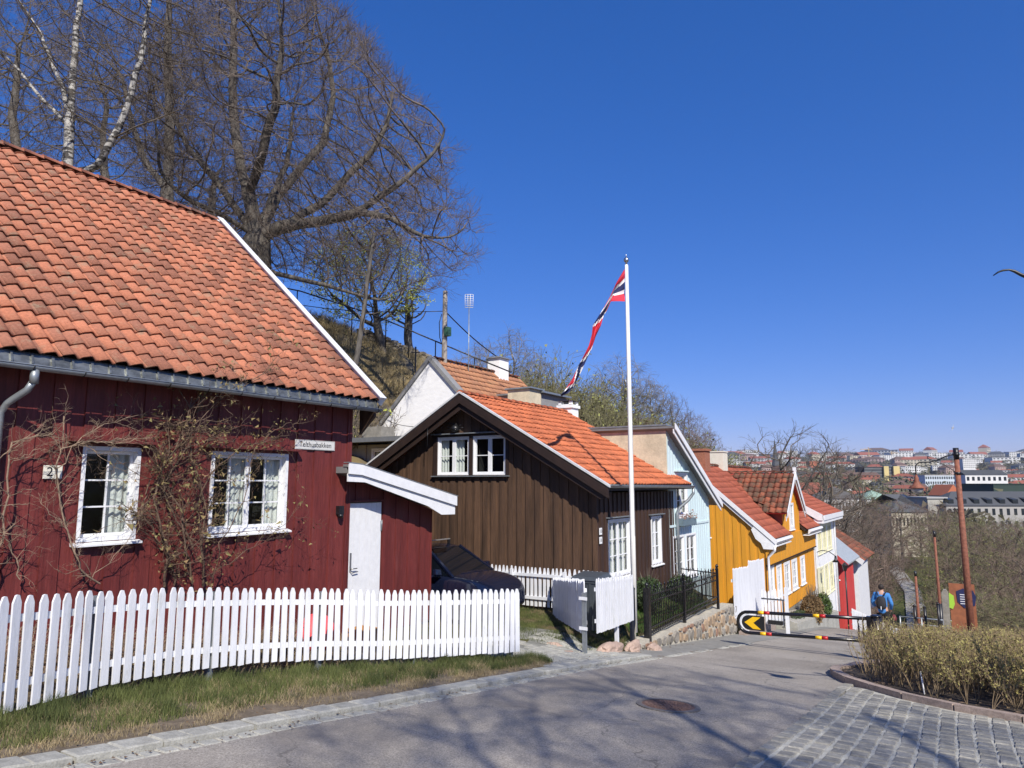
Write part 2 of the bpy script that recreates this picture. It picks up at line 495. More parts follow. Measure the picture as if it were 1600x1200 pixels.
def asphalt_mat():
    m = bpy.data.materials.new("worn_asphalt"); m.use_nodes = True
    t = m.node_tree; b = t.nodes["Principled BSDF"]; b.inputs['Roughness'].default_value = 0.9
    b.inputs['Specular IOR Level'].default_value = 0.25
    tc = t.nodes.new("ShaderNodeTexCoord")
    def nz(sc, det, st=None):
        src = tc.outputs['Object']
        if st:
            mp = t.nodes.new("ShaderNodeMapping"); mp.inputs['Scale'].default_value = st; t.links.new(src, mp.inputs[0]); src = mp.outputs[0]
        n = t.nodes.new("ShaderNodeTexNoise"); n.inputs['Scale'].default_value = sc; n.inputs['Detail'].default_value = det
        t.links.new(src, n.inputs['Vector']); return n.outputs[0]
    rp = t.nodes.new("ShaderNodeValToRGB"); e = rp.color_ramp.elements
    e[0].position = .3; e[0].color = (0.265, 0.240, 0.205, 1); e[1].position = .7; e[1].color = (0.340, 0.310, 0.268, 1)
    t.links.new(nz(0.7, 6), rp.inputs[0])
    vo = t.nodes.new("ShaderNodeTexVoronoi"); vo.inputs['Scale'].default_value = 95; t.links.new(tc.outputs['Object'], vo.inputs['Vector'])
    r2 = t.nodes.new("ShaderNodeMapRange"); r2.inputs[1].default_value = 0; r2.inputs[2].default_value = 1; r2.inputs[3].default_value = .55; r2.inputs[4].default_value = 1.42
    t.links.new(vo.outputs['Color'], r2.inputs[0])
    vm = t.nodes.new("ShaderNodeVectorMath"); vm.operation = 'SCALE'; t.links.new(rp.outputs[0], vm.inputs[0]); t.links.new(r2.outputs[0], vm.inputs['Scale'])
    wv = t.nodes.new("ShaderNodeVectorMath"); wv.operation = 'MULTIPLY_ADD'
    nn = t.nodes.new("ShaderNodeTexNoise"); nn.inputs['Scale'].default_value = 1.7; nn.inputs['Detail'].default_value = 6; t.links.new(tc.outputs['Object'], nn.inputs['Vector'])
    t.links.new(nn.outputs['Color'], wv.inputs[0]); wv.inputs[1].default_value = (.9, .9, .9); t.links.new(tc.outputs['Object'], wv.inputs[2])
    cv = t.nodes.new("ShaderNodeTexVoronoi"); cv.feature = 'DISTANCE_TO_EDGE'; cv.inputs['Scale'].default_value = .33; t.links.new(wv.outputs[0], cv.inputs['Vector'])
    cr = t.nodes.new("ShaderNodeMapRange"); cr.inputs[1].default_value = .0015; cr.inputs[2].default_value = .005; cr.inputs[3].default_value = .62; cr.inputs[4].default_value = 1; t.links.new(cv.outputs[0], cr.inputs[0])
    v2 = t.nodes.new("ShaderNodeVectorMath"); v2.operation = 'SCALE'; t.links.new(vm.outputs[0], v2.inputs[0]); t.links.new(cr.outputs[0], v2.inputs['Scale'])
    t.links.new(v2.outputs[0], b.inputs['Base Color'])
    bp = t.nodes.new("ShaderNodeBump"); bp.inputs['Strength'].default_value = .35; bp.inputs['Distance'].default_value = .008
    t.links.new(vo.outputs['Distance'], bp.inputs['Height']); t.links.new(bp.outputs[0], b.inputs['Normal'])
    return m
M_ASPH = asphalt_mat()
stain(M_ASPH, (.19, .17, .15), .55, .45, .50, .62)
stain(M_ASPH, (.34, .31, .27), .45, 1.3, .56, .72, (1, .4, 1))
stain(M_ASPH, (.09, .08, .075), .7, 2.6, .66, .72)
sv = list(np.arange(-8, 50, 0.4))
strip("road", sv, lambda s: interp(LEFT, s), lambda s: interp(RIGHT, s) - 0.02, -0.03, M_ASPH, 14)
# pavement on the left, past the drive (large worn concrete slabs)
M_PAVE = mat("grey_paving", (0.22, 0.215, 0.195), 0.9, 0.12, 3, bump=0.5, bscale=14, stretch=(1, 1, 1), fine=0.12)
WALLQ = [(10.5, -6.6), (12, -6.3), (14, -6.2), (22, -6.22), (24, -6.1), (40, -6.1)]
strip("pavement", list(np.arange(13.0, 38, 0.4)), lambda s: interp(WALLQ, s) - .02, lambda s: interp(LEFT, s) + .04, -0.024, M_PAVE, 6)

# ---- rows of individual paving stones
def stone(mb, q, s, hl, hw, ang, z, h=0.10, jit=0.012):
    """one slightly irregular sett; hl along direction ang, hw across, top at z"""
    mb.new_id()
    ca, sa = math.cos(ang), math.sin(ang)
    def c(a, b, k=1.0):
        a = a * k + R.uniform(-jit, jit); b = b * k + R.uniform(-jit, jit)
        return (q + ca * a - sa * b, s + sa * a + ca * b)
    cs_ = [(-hl, -hw), (hl, -hw), (hl, hw), (-hl, hw)]
    low = [c(a, b) for a, b in cs_]
    b_ = [(x, y, z(x, y) - h) for x, y in low]
    t1 = [(x, y, z(x, y) - 0.012) for x, y in low]
    up = [(q + (x - q) * .88, s + (y - s) * .88) for x, y in low]
    dz = R.uniform(-0.004, 0.006)
    t2 = [(x, y, z(x, y) + dz) for x, y in up]
    i = mb.pts(b_ + t1 + t2)
    for k in range(4):
        j = (k + 1) % 4
        mb.face((i[k], i[j], i[4 + j], i[4 + k])); mb.face((i[4 + k], i[4 + j], i[8 + j], i[8 + k]))
    mb.face((i[8], i[9], i[10], i[11]))
M_KSTONE = mat("grey_granite_kerb", (0.34, 0.335, 0.295), 0.85, 0.18, 9, bump=0.3, bscale=60, idvar=0.14, fine=0.15)
M_SETT = mat("grey_granite_setts", (0.26, 0.25, 0.215), 0.8, 0.2, 9, bump=0.5, bscale=40, idvar=0.22, fine=0.15)
M_SAND = mat("joint_sand", (0.44, 0.43, 0.37), 0.95, 0.2, 12, bump=0.5, bscale=60)
M_PINK = mat("pink_granite_kerb", (0.33, 0.26, 0.22), 0.85, 0.16, 14, bump=0.4, bscale=60, idvar=0.10, fine=0.15)
# kerb on the left: a row of long stones, then a row of small setts on its road side
mb = MB(); s = -6.0
while s < 13.4:
    l = R.uniform(0.26, 0.44)
    q = interp(LEFT, s + l / 2) - 0.14
    ang = math.atan2(l, interp(LEFT, s + l) - interp(LEFT, s))
    stone(mb, q, s + l / 2, l / 2 - 0.006, 0.125, ang, lambda x, y: SZ(y) + 0.028)
    s += l
struct(mb.build("kerb", M_KSTONE))
mb = MB(); s = -6.0
while s < 20:
    l = R.uniform(0.15, 0.22)
    if s < 13.2 or R.random() < .8:
        q = interp(LEFT, s + l / 2) + 0.08
        stone(mb, q, s + l / 2, l / 2 - 0.010, 0.075, math.pi / 2, lambda x, y: SZ(y) - 0.022)
    s += l
struct(mb.build("gutter_setts", M_KSTONE))
# verge between kerb and fence
def vdip(q, s): return SZ(s) + lerp(-.10, .012, min(1, max(0, (q + 8.2) / 2.0)))
_sz = SZ
def vstrip(name, sv, lf, rf, m, nq=10):
    mb = MB(); mb.cs = True
    for s in sv:
        for i in range(nq + 1): q = lerp(lf(s), rf(s), i / nq); mb.v.append((q, s, vdip(q, s)))
    for j in range(len(sv) - 1):
        for i in range(nq): a = j * (nq + 1) + i; mb.face((a, a + 1, a + nq + 2, a + nq + 1))
    return struct(mb.build(name, m))
vstrip("verge", list(np.arange(-6, 10.6, 0.4)), lambda s: -10.1, lambda s: interp(LEFT, s) - 0.26, mat("verge_soil", (0.15, 0.115, 0.075), 0.95, 0.3, 5, bump=0.6, bscale=30, fine=0.25), 12)
# driveway apron of flat worn setts
ZD = lambda x, y: max(G(x, y), SZ(y)) + 0.015
M_DRIVE = mat("drive_paving", (0.205, 0.205, 0.18), 0.95, 0.2, 3, bump=0.5, bscale=20, fine=0.15)
mb = MB(); mb.cs = True
pl = [(q, s) for s in np.arange(10.2, 13.61, 0.2) for q in np.linspace(-8.6, -5.78, 12)]
mb.v = [(q + 0.0, s, ZD(q, s) - 0.012) for q, s in pl]
for j in range(17):
    for i in range(11):
        a = j * 12 + i; mb.face((a, a + 1, a + 13, a + 12))
struct(mb.build("driveway", M_DRIVE))
mb = MB()
s = 10.35
while s < 13.2:
    q = -7.7 + R.uniform(0, .1)
    while q < -5.85:
        l = R.uniform(.16, .26)
        if not (q < -7.1 and R.random() < .5): stone(mb, q + l / 2, s, l / 2 - .008, .085, 0, lambda x, y: ZD(x, y) + .006, 0.05)
        q += l
    s += .19
struct(mb.build("driveway_setts", M_KSTONE))

# big sett field at the bottom right, rows fanning along the kerb
KERB = [(11.55, 5.0), (11.62, 2.6), (11.7, 1.3), (11.85, 0.4), (12.1, -0.35), (12.55, -1.0), (13.2, -1.5), (13.9, -1.95), (14.6, -2.22), (15.2, -2.38), (15.8, -2.42)]   # (s, q)
struct(strip("sett_bed", list(np.arange(-6, 13.4, .4)), lambda s: -2.03 + .02 * s if s < 12.6 else -1.9, lambda s: min(8.0, interp(RIGHT, s) - .05), -0.008, M_SAND, 12))
mb = MB()
ax = math.radians(90 - 6)          # rows run down the street, slightly turned
row = 0
q0 = -1.98
while q0 < 6.5:
    s = 1.5 + R.uniform(0, .2)
    while s < 13.6:
        l = R.uniform(.17, .25)
        q = q0 + 0.10 + 0.035 * math.sin(s * .8 + row * .2)
        lim = interp([(a_, b_) for a_, b_ in [(8, 9.0), (11.55, 5.0), (11.62, 2.6), (11.7, 1.3), (11.85, .4), (12.1, -.35), (12.55, -1.0), (13.2, -1.5), (13.9, -1.95), (15.8, -2.4)]], s + l)
        if q < lim - .15:
            stone(mb, q, s + l / 2, .076, l / 2 - .014, 0.0, lambda x, y: SZ(y) + 0.004)
        s += l
    q0 += .185; row += 1
struct(mb.build("sett_paving", M_SETT))
# pink granite kerb round the planting bed
def kerb_path(pts, step):
    out = []; acc = 0; P = [Vector((b, a, 0)) for a, b in pts]
    for a, b in zip(P, P[1:]):
        L = (b - a).length; n = max(1, int(round(L / step)))
        for k in range(n): out.append((a.lerp(b, k / n), a.lerp(b, (k + 1) / n)))
    return out
mb = MB()
K2 = KERB + [(16.1, -2.3), (17.0, -2.2), (18.6, -1.85), (22, -1.35), (27, -1.25), (33, -1.1)]
for a, b in kerb_path(K2, .75):
    d = (b - a); L = d.length; d.normalize(); n_ = Vector((-d.y, d.x, 0)) * .085
    mb.new_id()
    e = d * .004
    lo = [a - n_ + e, b - n_ - e, b + n_ - e, a + n_ + e]
    sg = [Vector((p.x, p.y, SZ(p.y) - .15)) for p in lo]; tg = [Vector((p.x, p.y, SZ(p.y) + .085 + R.uniform(-.004, .004))) for p in lo]
    if (lo[1] - lo[0]).cross(lo[2] - lo[1]).z < 0: sg.reverse(); tg.reverse()
    mb.hexa(sg, tg)
o = struct(mb.build("kerb", M_PINK))
# planting soil
M_SOIL = mat("dark_soil", (0.055, 0.042, 0.032), 0.95, 0.35, 9, bump=0.9, bscale=35, fine=.3)
def bedz(q, s): return SZ(s) + .05 + .04 * mnoise.noise(Vector((q * 2, s * 2, 0)))
mb = MB(); mb.cs = True
sv2 = list(np.arange(11.5, 33, .3))
for s in sv2:
    a = interp([(a_, b_) for a_, b_ in [(11.55, 5.0), (11.62, 2.6), (11.7, 1.3), (11.85, .4), (12.1, -.35), (12.55, -1.0), (13.2, -1.5), (13.9, -1.95), (14.6, -2.22), (15.8, -2.42), (17, -2.2), (18.6, -1.85), (22, -1.35), (33, -1.1)]], s) + .08
    for i in range(15): q = lerp(a, 13, (i / 14) ** 1.6); mb.v.append((q, s, bedz(q, s)))
for j in range(len(sv2) - 1):
    for i in range(14): a = j * 15 + i; mb.face((a, a + 1, a + 16, a + 15))
struct(mb.build("planting_bed", M_SOIL))

# manhole cover
def manhole():
    q, s = -3.42, 9.1
    z = SZ(s) - .018
    sl = (SZ(s + .4) - SZ(s - .4)) / .8
    t = thing("manhole_cover", "round rusty iron manhole cover set in the asphalt", "manhole", (q, s, z))
    def P(r, a, h): y = r * math.sin(a); return (q + r * math.cos(a), s + y, z + h + y * sl)
    mb = MB(); n = 40
    i0 = mb.pts([P(.40, 2 * math.pi * k / n, -.02) for k in range(n)]); i1 = mb.pts([P(.40, 2 * math.pi * k / n, .004) for k in range(n)])
    i2 = mb.pts([P(.335, 2 * math.pi * k / n, .004) for k in range(n)])
    for k in range(n):
        j = (k + 1) % n; mb.face((i0[k], i0[j], i1[j], i1[k])); mb.face((i1[k], i1[j], i2[j], i2[k]))
    mb.build("rim", mat("rim_iron", (.16, .145, .13), .7, .25, 30, bump=.3), t)
    mb = MB()
    i1 = mb.pts([P(.33, 2 * math.pi * k / n, .000) for k in range(n)]); mb.face(i1)
    for ring in range(1, 6):
        rr = ring * .055
        m_ = max(6, int(ring * 7))
        for k in range(m_):
            a0 = 2 * math.pi * k / m_ + ring * .3; a1 = a0 + 2 * math.pi / m_ * .6
            b = [P(rr - .02, a0, .001), P(rr + .018, a0, .001), P(rr + .018, a1, .001), P(rr - .02, a1, .001)]
            mb.hexa(b, [(x, y, z_ + .007) for x, y, z_ in b])
    mb.build("lid", mat("lid_rusty_iron", (.19, .115, .085), .75, .35, 22, bump=.4), t)
manhole()
# ------------------------------------------------------------------ building helpers
class Face:
    """a wall plane. 'X': faces +X at x = c, along +Y.  'Y': faces -Y at y = c, along +X."""
    def __init__(s, ax, c): s.ax = ax; s.c = c
    def p(s, a, z, d=0.0):
        return (s.c + d, a, z) if s.ax == 'X' else (a, s.c - d, z)
    def box(s, mb, a0, a1, z0, z1, d0, d1):
        if s.ax == 'X': mb.box(s.c + min(d0, d1), s.c + max(d0, d1), a0, a1, z0, z1)
        else: mb.box(a0, a1, s.c - max(d0, d1), s.c - min(d0, d1), z0, z1)

def board_wall(name, fr, a0, a1, z0, ztop, holes, bw, m, parent, step=0.02, thick=0.03, z0f=None):
    """vertical boards with real openings; ztop is a function of a"""
    if not callable(ztop): zc = ztop; ztop = lambda a: zc
    mb = MB(); a = a0; k = 0
    while a < a1 - 1e-4:
        b = min(a + bw * R.uniform(.94, 1.06), a1)
        mb.new_id()
        lap = 0.012 if k % 2 else 0.0
        d1 = step * (k % 2) + R.uniform(0, .002)
        aa, bb = max(a0, a - lap), min(a1, b + lap)
        cuts = sorted({aa, bb} | {h[0] for h in holes if aa < h[0] < bb} | {h[1] for h in holes if aa < h[1] < bb})
        for c0, c1 in zip(cuts, cuts[1:]):
            mid = (c0 + c1) / 2
            segs = [(z0f(mid) if z0f else z0, None)]
            for h in sorted([h for h in holes if h[0] <= mid <= h[1]], key=lambda h: h[2]):
                lo, _ = segs.pop(); segs.append((lo, h[2])); segs.append((h[3], None))
            for lo, hi in segs:
                tl = hi if hi is not None else ztop(c0); tr = hi if hi is not None else ztop(c1)
                if min(tl, tr) <= lo + 1e-3: continue
                P = fr.p
                if fr.ax == 'X':
                    bt = [P(c0, lo, -thick), P(c0, lo, d1), P(c1, lo, d1), P(c1, lo, -thick)]
                    tp = [P(c0, tl, -thick), P(c0, tl, d1), P(c1, tr, d1), P(c1, tr, -thick)]
                else:
                    bt = [P(c0, lo, d1), P(c1, lo, d1), P(c1, lo, -thick), P(c0, lo, -thick)]
                    tp = [P(c0, tl, d1), P(c1, tr, d1), P(c1, tr, -thick), P(c0, tl, -thick)]
                mb.hexa(bt, tp)
        a = b; k += 1
    return mb.build(name, m, parent)

def window(parent, fr, a0, a1, z0, z1, leaves=1, cols=2, rows=3, recess=0.06, sill=True, hood=None, curtain=0, casing=0.06, proud=0.025, m=None, sillw=.06, label=None, mun=.022, sash=.045, room=True):
    m = m or M_WHITE
    mb = MB()
    fw = casing
    for (b0, b1, y0, y1) in ((a0, a0 + fw, z0, z1), (a1 - fw, a1, z0, z1), (a0 + fw, a1 - fw, z1 - fw, z1), (a0 + fw, a1 - fw, z0, z0 + fw)):
        fr.box(mb, b0, b1, y0, y1, -recess - .03, proud)
    ia0, ia1, iz0, iz1 = a0 + fw, a1 - fw, z0 + fw, z1 - fw
    lw = (ia1 - ia0) / leaves
    for l in range(leaves):
        x0 = ia0 + l * lw + .003; x1 = ia0 + (l + 1) * lw - .003
        s_ = sash
        for (b0, b1, y0, y1) in ((x0, x0 + s_, iz0 + .003, iz1 - .003), (x1 - s_, x1, iz0 + .003, iz1 - .003), (x0 + s_, x1 - s_, iz1 - s_, iz1 - .003), (x0 + s_, x1 - s_, iz0 + .003, iz0 + s_)):
            fr.box(mb, b0, b1, y0, y1, -recess - .02, -recess + .02)
        gx0, gx1, gz0, gz1 = x0 + s_, x1 - s_, iz0 + s_, iz1 - s_
        for c in range(1, cols):
            x = lerp(gx0, gx1, c / cols); fr.box(mb, x - mun / 2, x + mun / 2, gz0, gz1, -recess - .012, -recess + .014)
        for r_ in range(1, rows):
            z = lerp(gz0, gz1, r_ / rows); fr.box(mb, gx0, gx1, z - mun / 2, z + mun / 2, -recess - .011, -recess + .012)
    wdw = mb.build("window", m, parent)
    if label: wdw['label'] = label
    mb = MB()
    i = mb.pts([fr.p(ia0, iz0, -recess - .005), fr.p(ia1, iz0, -recess - .005), fr.p(ia1, iz1, -recess - .005), fr.p(ia0, iz1, -recess - .005)])
    mb.face(i)
    mb.build("pane", M_GLASS, wdw)
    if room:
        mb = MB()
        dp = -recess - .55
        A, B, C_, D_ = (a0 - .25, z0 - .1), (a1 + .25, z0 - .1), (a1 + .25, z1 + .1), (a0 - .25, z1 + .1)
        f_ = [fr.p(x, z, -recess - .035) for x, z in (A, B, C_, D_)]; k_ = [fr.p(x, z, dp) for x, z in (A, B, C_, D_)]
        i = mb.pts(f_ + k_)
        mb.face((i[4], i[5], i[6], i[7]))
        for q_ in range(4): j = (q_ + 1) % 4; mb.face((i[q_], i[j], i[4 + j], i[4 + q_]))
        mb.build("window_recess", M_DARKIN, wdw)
    if curtain:
        for l in range(leaves):
            x0 = ia0 + l * lw; x1 = x0 + lw
            rng = {1: [(x0 + lw * .55, x1)], 2: [(x0, x0 + lw * .22), (x0 + lw * .8, x1)], 3: [(x0, x1)], 4: [(x0, x0 + lw * .5)]}[curtain]
            mb = MB(); mb.cs = True
            for c0, c1 in rng:
                n = max(8, int((c1 - c0) / .018)); top = []; bot = []
                for q_ in range(n + 1):
                    t = q_ / n; x = lerp(c0, c1, t); dd = -recess - .10 + .022 * math.sin(t * (c1 - c0) * 60 + l)
                    top.append(fr.p(x, iz1, dd)); bot.append(fr.p(x, iz0, dd * 1.0 - .01 * math.sin(t * 20)))
                it = mb.pts(top); ib = mb.pts(bot)
                for q_ in range(n): mb.face((ib[q_], ib[q_ + 1], it[q_ + 1], it[q_]))
            mb.build("curtain", M_CURTAIN, wdw)
    if sill:
        mb = MB(); e = sillw
        if fr.ax == 'X':
            x = fr.c
            mb.hexa([(x - .01, a0 - .06, z0 - .05), (x + proud + e, a0 - .06, z0 - .06), (x + proud + e, a1 + .06, z0 - .06), (x - .01, a1 + .06, z0 - .05)],
                    [(x - .01, a0 - .06, z0 - .003), (x + proud + e, a0 - .06, z0 - .035), (x + proud + e, a1 + .06, z0 - .035), (x - .01, a1 + .06, z0 - .003)])
        else:
            y = fr.c
            mb.hexa([(a0 - .06, y - proud - e, z0 - .06), (a1 + .06, y - proud - e, z0 - .06), (a1 + .06, y + .01, z0 - .05), (a0 - .06, y + .01, z0 - .05)],
                    [(a0 - .06, y - proud - e, z0 - .035), (a1 + .06, y - proud - e, z0 - .035), (a1 + .06, y + .01, z0 - .003), (a0 - .06, y + .01, z0 - .003)])
        mb.build("sill", m, wdw)
    if hood:
        mb = MB(); fr.box(mb, a0 - .08, a1 + .08, z1 + .004, z1 + .034, 0, .10)
        mb.build("hood", hood, wdw)
    return wdw

def pantile(name, P0, A, L, U, W, tw, gauge, m, parent, amp=.028, lift=.035, clip=None, seg=8, rnd=.006, ridge=True, ridge_m=None):
    """clay tiles with S profile as geometry. P0: eaves corner, A: unit along eaves, U: unit up the slope"""
    P0, A, U = Vector(P0), Vector(A).normalized(), Vector(U).normalized()
    N = A.cross(U)
    if N.z < 0: N = -N
    mb = MB()
    nc = int(L / tw + .5); tw = L / nc
    nr = int(math.ceil(W / gauge))
    def h(t): return amp * (math.sin(2 * math.pi * t - 1.1) + .28 * math.sin(4 * math.pi * t + .5))
    for j in range(nr):
        for i in range(nc):
            if clip and not clip((i + .5) * tw, (j + .5) * gauge): continue
            mb.cu = (i * 1.37 + .11, j * 2.71 + .17)
            o = R.uniform(-rnd, rnd); ou = R.uniform(-rnd, rnd); tilt = R.uniform(-rnd, rnd) * .6
            u0 = j * gauge + ou - .02; u1 = min(W, (j + 1) * gauge + .03)
            lo = []; hi = []; un = []
            for k in range(seg + 1):
                t = k / seg; x = (i + t) * tw
                hh = h(t)
                droop = -.010 * math.sin(math.pi * t)   # the lower edge is slightly curved
                lo.append(P0 + A * x + U * (u0 + droop) + N * (hh + lift + o + tilt * (t - .5)))
                hi.append(P0 + A * x + U * u1 + N * (hh + .004))
                un.append(P0 + A * x + U * (u0 + droop + .004) + N * (hh + lift + o - .016 + tilt * (t - .5)))
            a = mb.pts(lo); b = mb.pts(hi); c = mb.pts(un)
            mb.cs = True
            for k in range(seg): mb.face((a[k], a[k + 1], b[k + 1], b[k]))
            mb.cs = False
            for k in range(seg): mb.face((c[k], c[k + 1], a[k + 1], a[k]))
    o = mb.build(name, m, parent)
    return o

def ridge_caps(name, P, Q, m, parent, r=.11, l=.36):
    P, Q = Vector(P), Vector(Q); D_ = (Q - P); L = D_.length; D_.normalize(); n = int(L / l); l = L / n
    S_ = D_.cross(Vector((0, 0, 1))).normalized()
    mb = MB()
    for k in range(n):
        mb.cu = (k * 3.1 + .2, 7.7)
        a = []; b = []
        dz = R.uniform(-.006, .006)
        for t in range(9):
            an = math.pi * t / 8
            a.append(P + D_ * (k * l) + S_ * r * math.cos(an) + Vector((0, 0, r * .8 * math.sin(an) + .012 + dz)))
            b.append(P + D_ * ((k + 1) * l + .03) + S_ * r * .88 * math.cos(an) + Vector((0, 0, r * .68 * math.sin(an) - .004 + dz)))
        ia = mb.pts(a); ib = mb.pts(b); mb.cs = True
        for t in range(8): mb.face((ia[t], ia[t + 1], ib[t + 1], ib[t]))
        mb.cs = False; mb.face(ia)
    return mb.build(name, m, parent)

def slab(mb, pts, n, th):
    """thin roof deck: polygon extruded by n*th"""
    mb.prism(pts, Vector(n) * th)

def roof_y(name, q_e, z_e, q_r, z_r, s0, s1, tw, gauge, m, parent, deck=M_BRD, deck_t=.10, **kw):
    """roof plane whose eaves and ridge run down the street (+Y); q_e eaves, q_r ridge"""
    U = Vector((q_r - q_e, 0, z_r - z_e)); W = U.length; U.normalize()
    A = Vector((0, 1, 0)); N = A.cross(U)
    P0 = Vector((q_e, s0, z_e))
    if N.z < 0: N = -N
    mb = MB(); o = -.035
    slab(mb, [P0 + N * o, P0 + A * (s1 - s0) + N * o, P0 + A * (s1 - s0) + U * W + N * o, P0 + U * W + N * o], -N, deck_t)
    dk = mb.build("roof_deck", deck, parent)
    if m: return pantile(name, P0, A, s1 - s0, U, W, tw, gauge, m, parent, **kw), U, N
    return dk, U, N

def gutter(name, fr_pts, r, m, parent, brackets=0, brackets_from=0):
    """half-round gutter along the polyline fr_pts"""
    P, Q = Vector(fr_pts[0]), Vector(fr_pts[1]); D_ = (Q - P); L = D_.length; D_.normalize(); S_ = D_.cross(Vector((0, 0, 1))).normalized()
    mb = MB(); mb.cs = True
    n = 10; nl = max(1, int(L / 1.2))
    rings = []
    for k in range(nl + 1):
        c = P + D_ * (L * k / nl)
        oz = R.uniform(-.004, .004)
        rings.append([mb.pts([c + S_ * rr * math.cos(math.pi * t / n) - Vector((0, 0, rr * math.sin(math.pi * t / n) + oz)) for t in range(n + 1)]) for rr in (r, r * .9)])
    for k in range(nl):
        for w_ in (0, 1):
            a, b = rings[k][w_], rings[k + 1][w_]
            for t in range(n): mb.face((a[t], a[t + 1], b[t + 1], b[t]))
        for t in (0, n):
            mb.face((rings[k][0][t], rings[k + 1][0][t], rings[k + 1][1][t], rings[k][1][t]))
    for k in (0, nl): mb.face(rings[k][0])
    mb.tube([P + S_ * r + Vector((0, 0, .003)), Q + S_ * r + Vector((0, 0, .003))], .009, 6)
    g = mb.build(name, m, parent)
    if brackets:
        x = .4
        while x < L:
            mb = MB()
            c = P + D_ * x
            mb.tube([c + S_ * (r + .006) * math.cos(math.pi * t / 8) - Vector((0, 0, (r + .006) * math.sin(math.pi * t / 8))) for t in range(9)], .007, 5)
            mb.beam(c - S_ * r, c - S_ * (r + .16) + Vector((0, 0, .14)), .02, .006)
            x += brackets * R.uniform(.9, 1.1)
            if x > brackets_from: mb.build("gutter_bracket", M_BLACK, g)
    return g

def text_on(txt, fr, a, z, size, m, parent, name="lettering", d=.012, align='CENTER', sx=1.0, extrude=.001):
    cu = bpy.data.curves.new(name, 'FONT'); cu.body = txt; cu.size = size; cu.align_x = align; cu.align_y = 'CENTER'; cu.extrude = extrude
    cu.materials.append(m)
    o = bpy.data.objects.new(name, cu); COL.objects.link(o)
    o.location = fr.p(a, z, d)
    rz = math.pi / 2 if fr.ax == 'X' else 0
    o.rotation_euler = (math.pi / 2, 0, rz); o.scale = (sx, 1, 1)
    bpy.context.view_layer.update()
    dg = bpy.context.evaluated_depsgraph_get()
    me = bpy.data.meshes.new_from_object(o.evaluated_get(dg))
    me.transform(o.matrix_world)
    bpy.data.objects.remove(o)
    o = bpy.data.objects.new(name, me); COL.objects.link(o)
    if parent is not None:
        o.parent = parent; o.matrix_parent_inverse = Matrix.Translation(-parent_loc(parent))
    return o

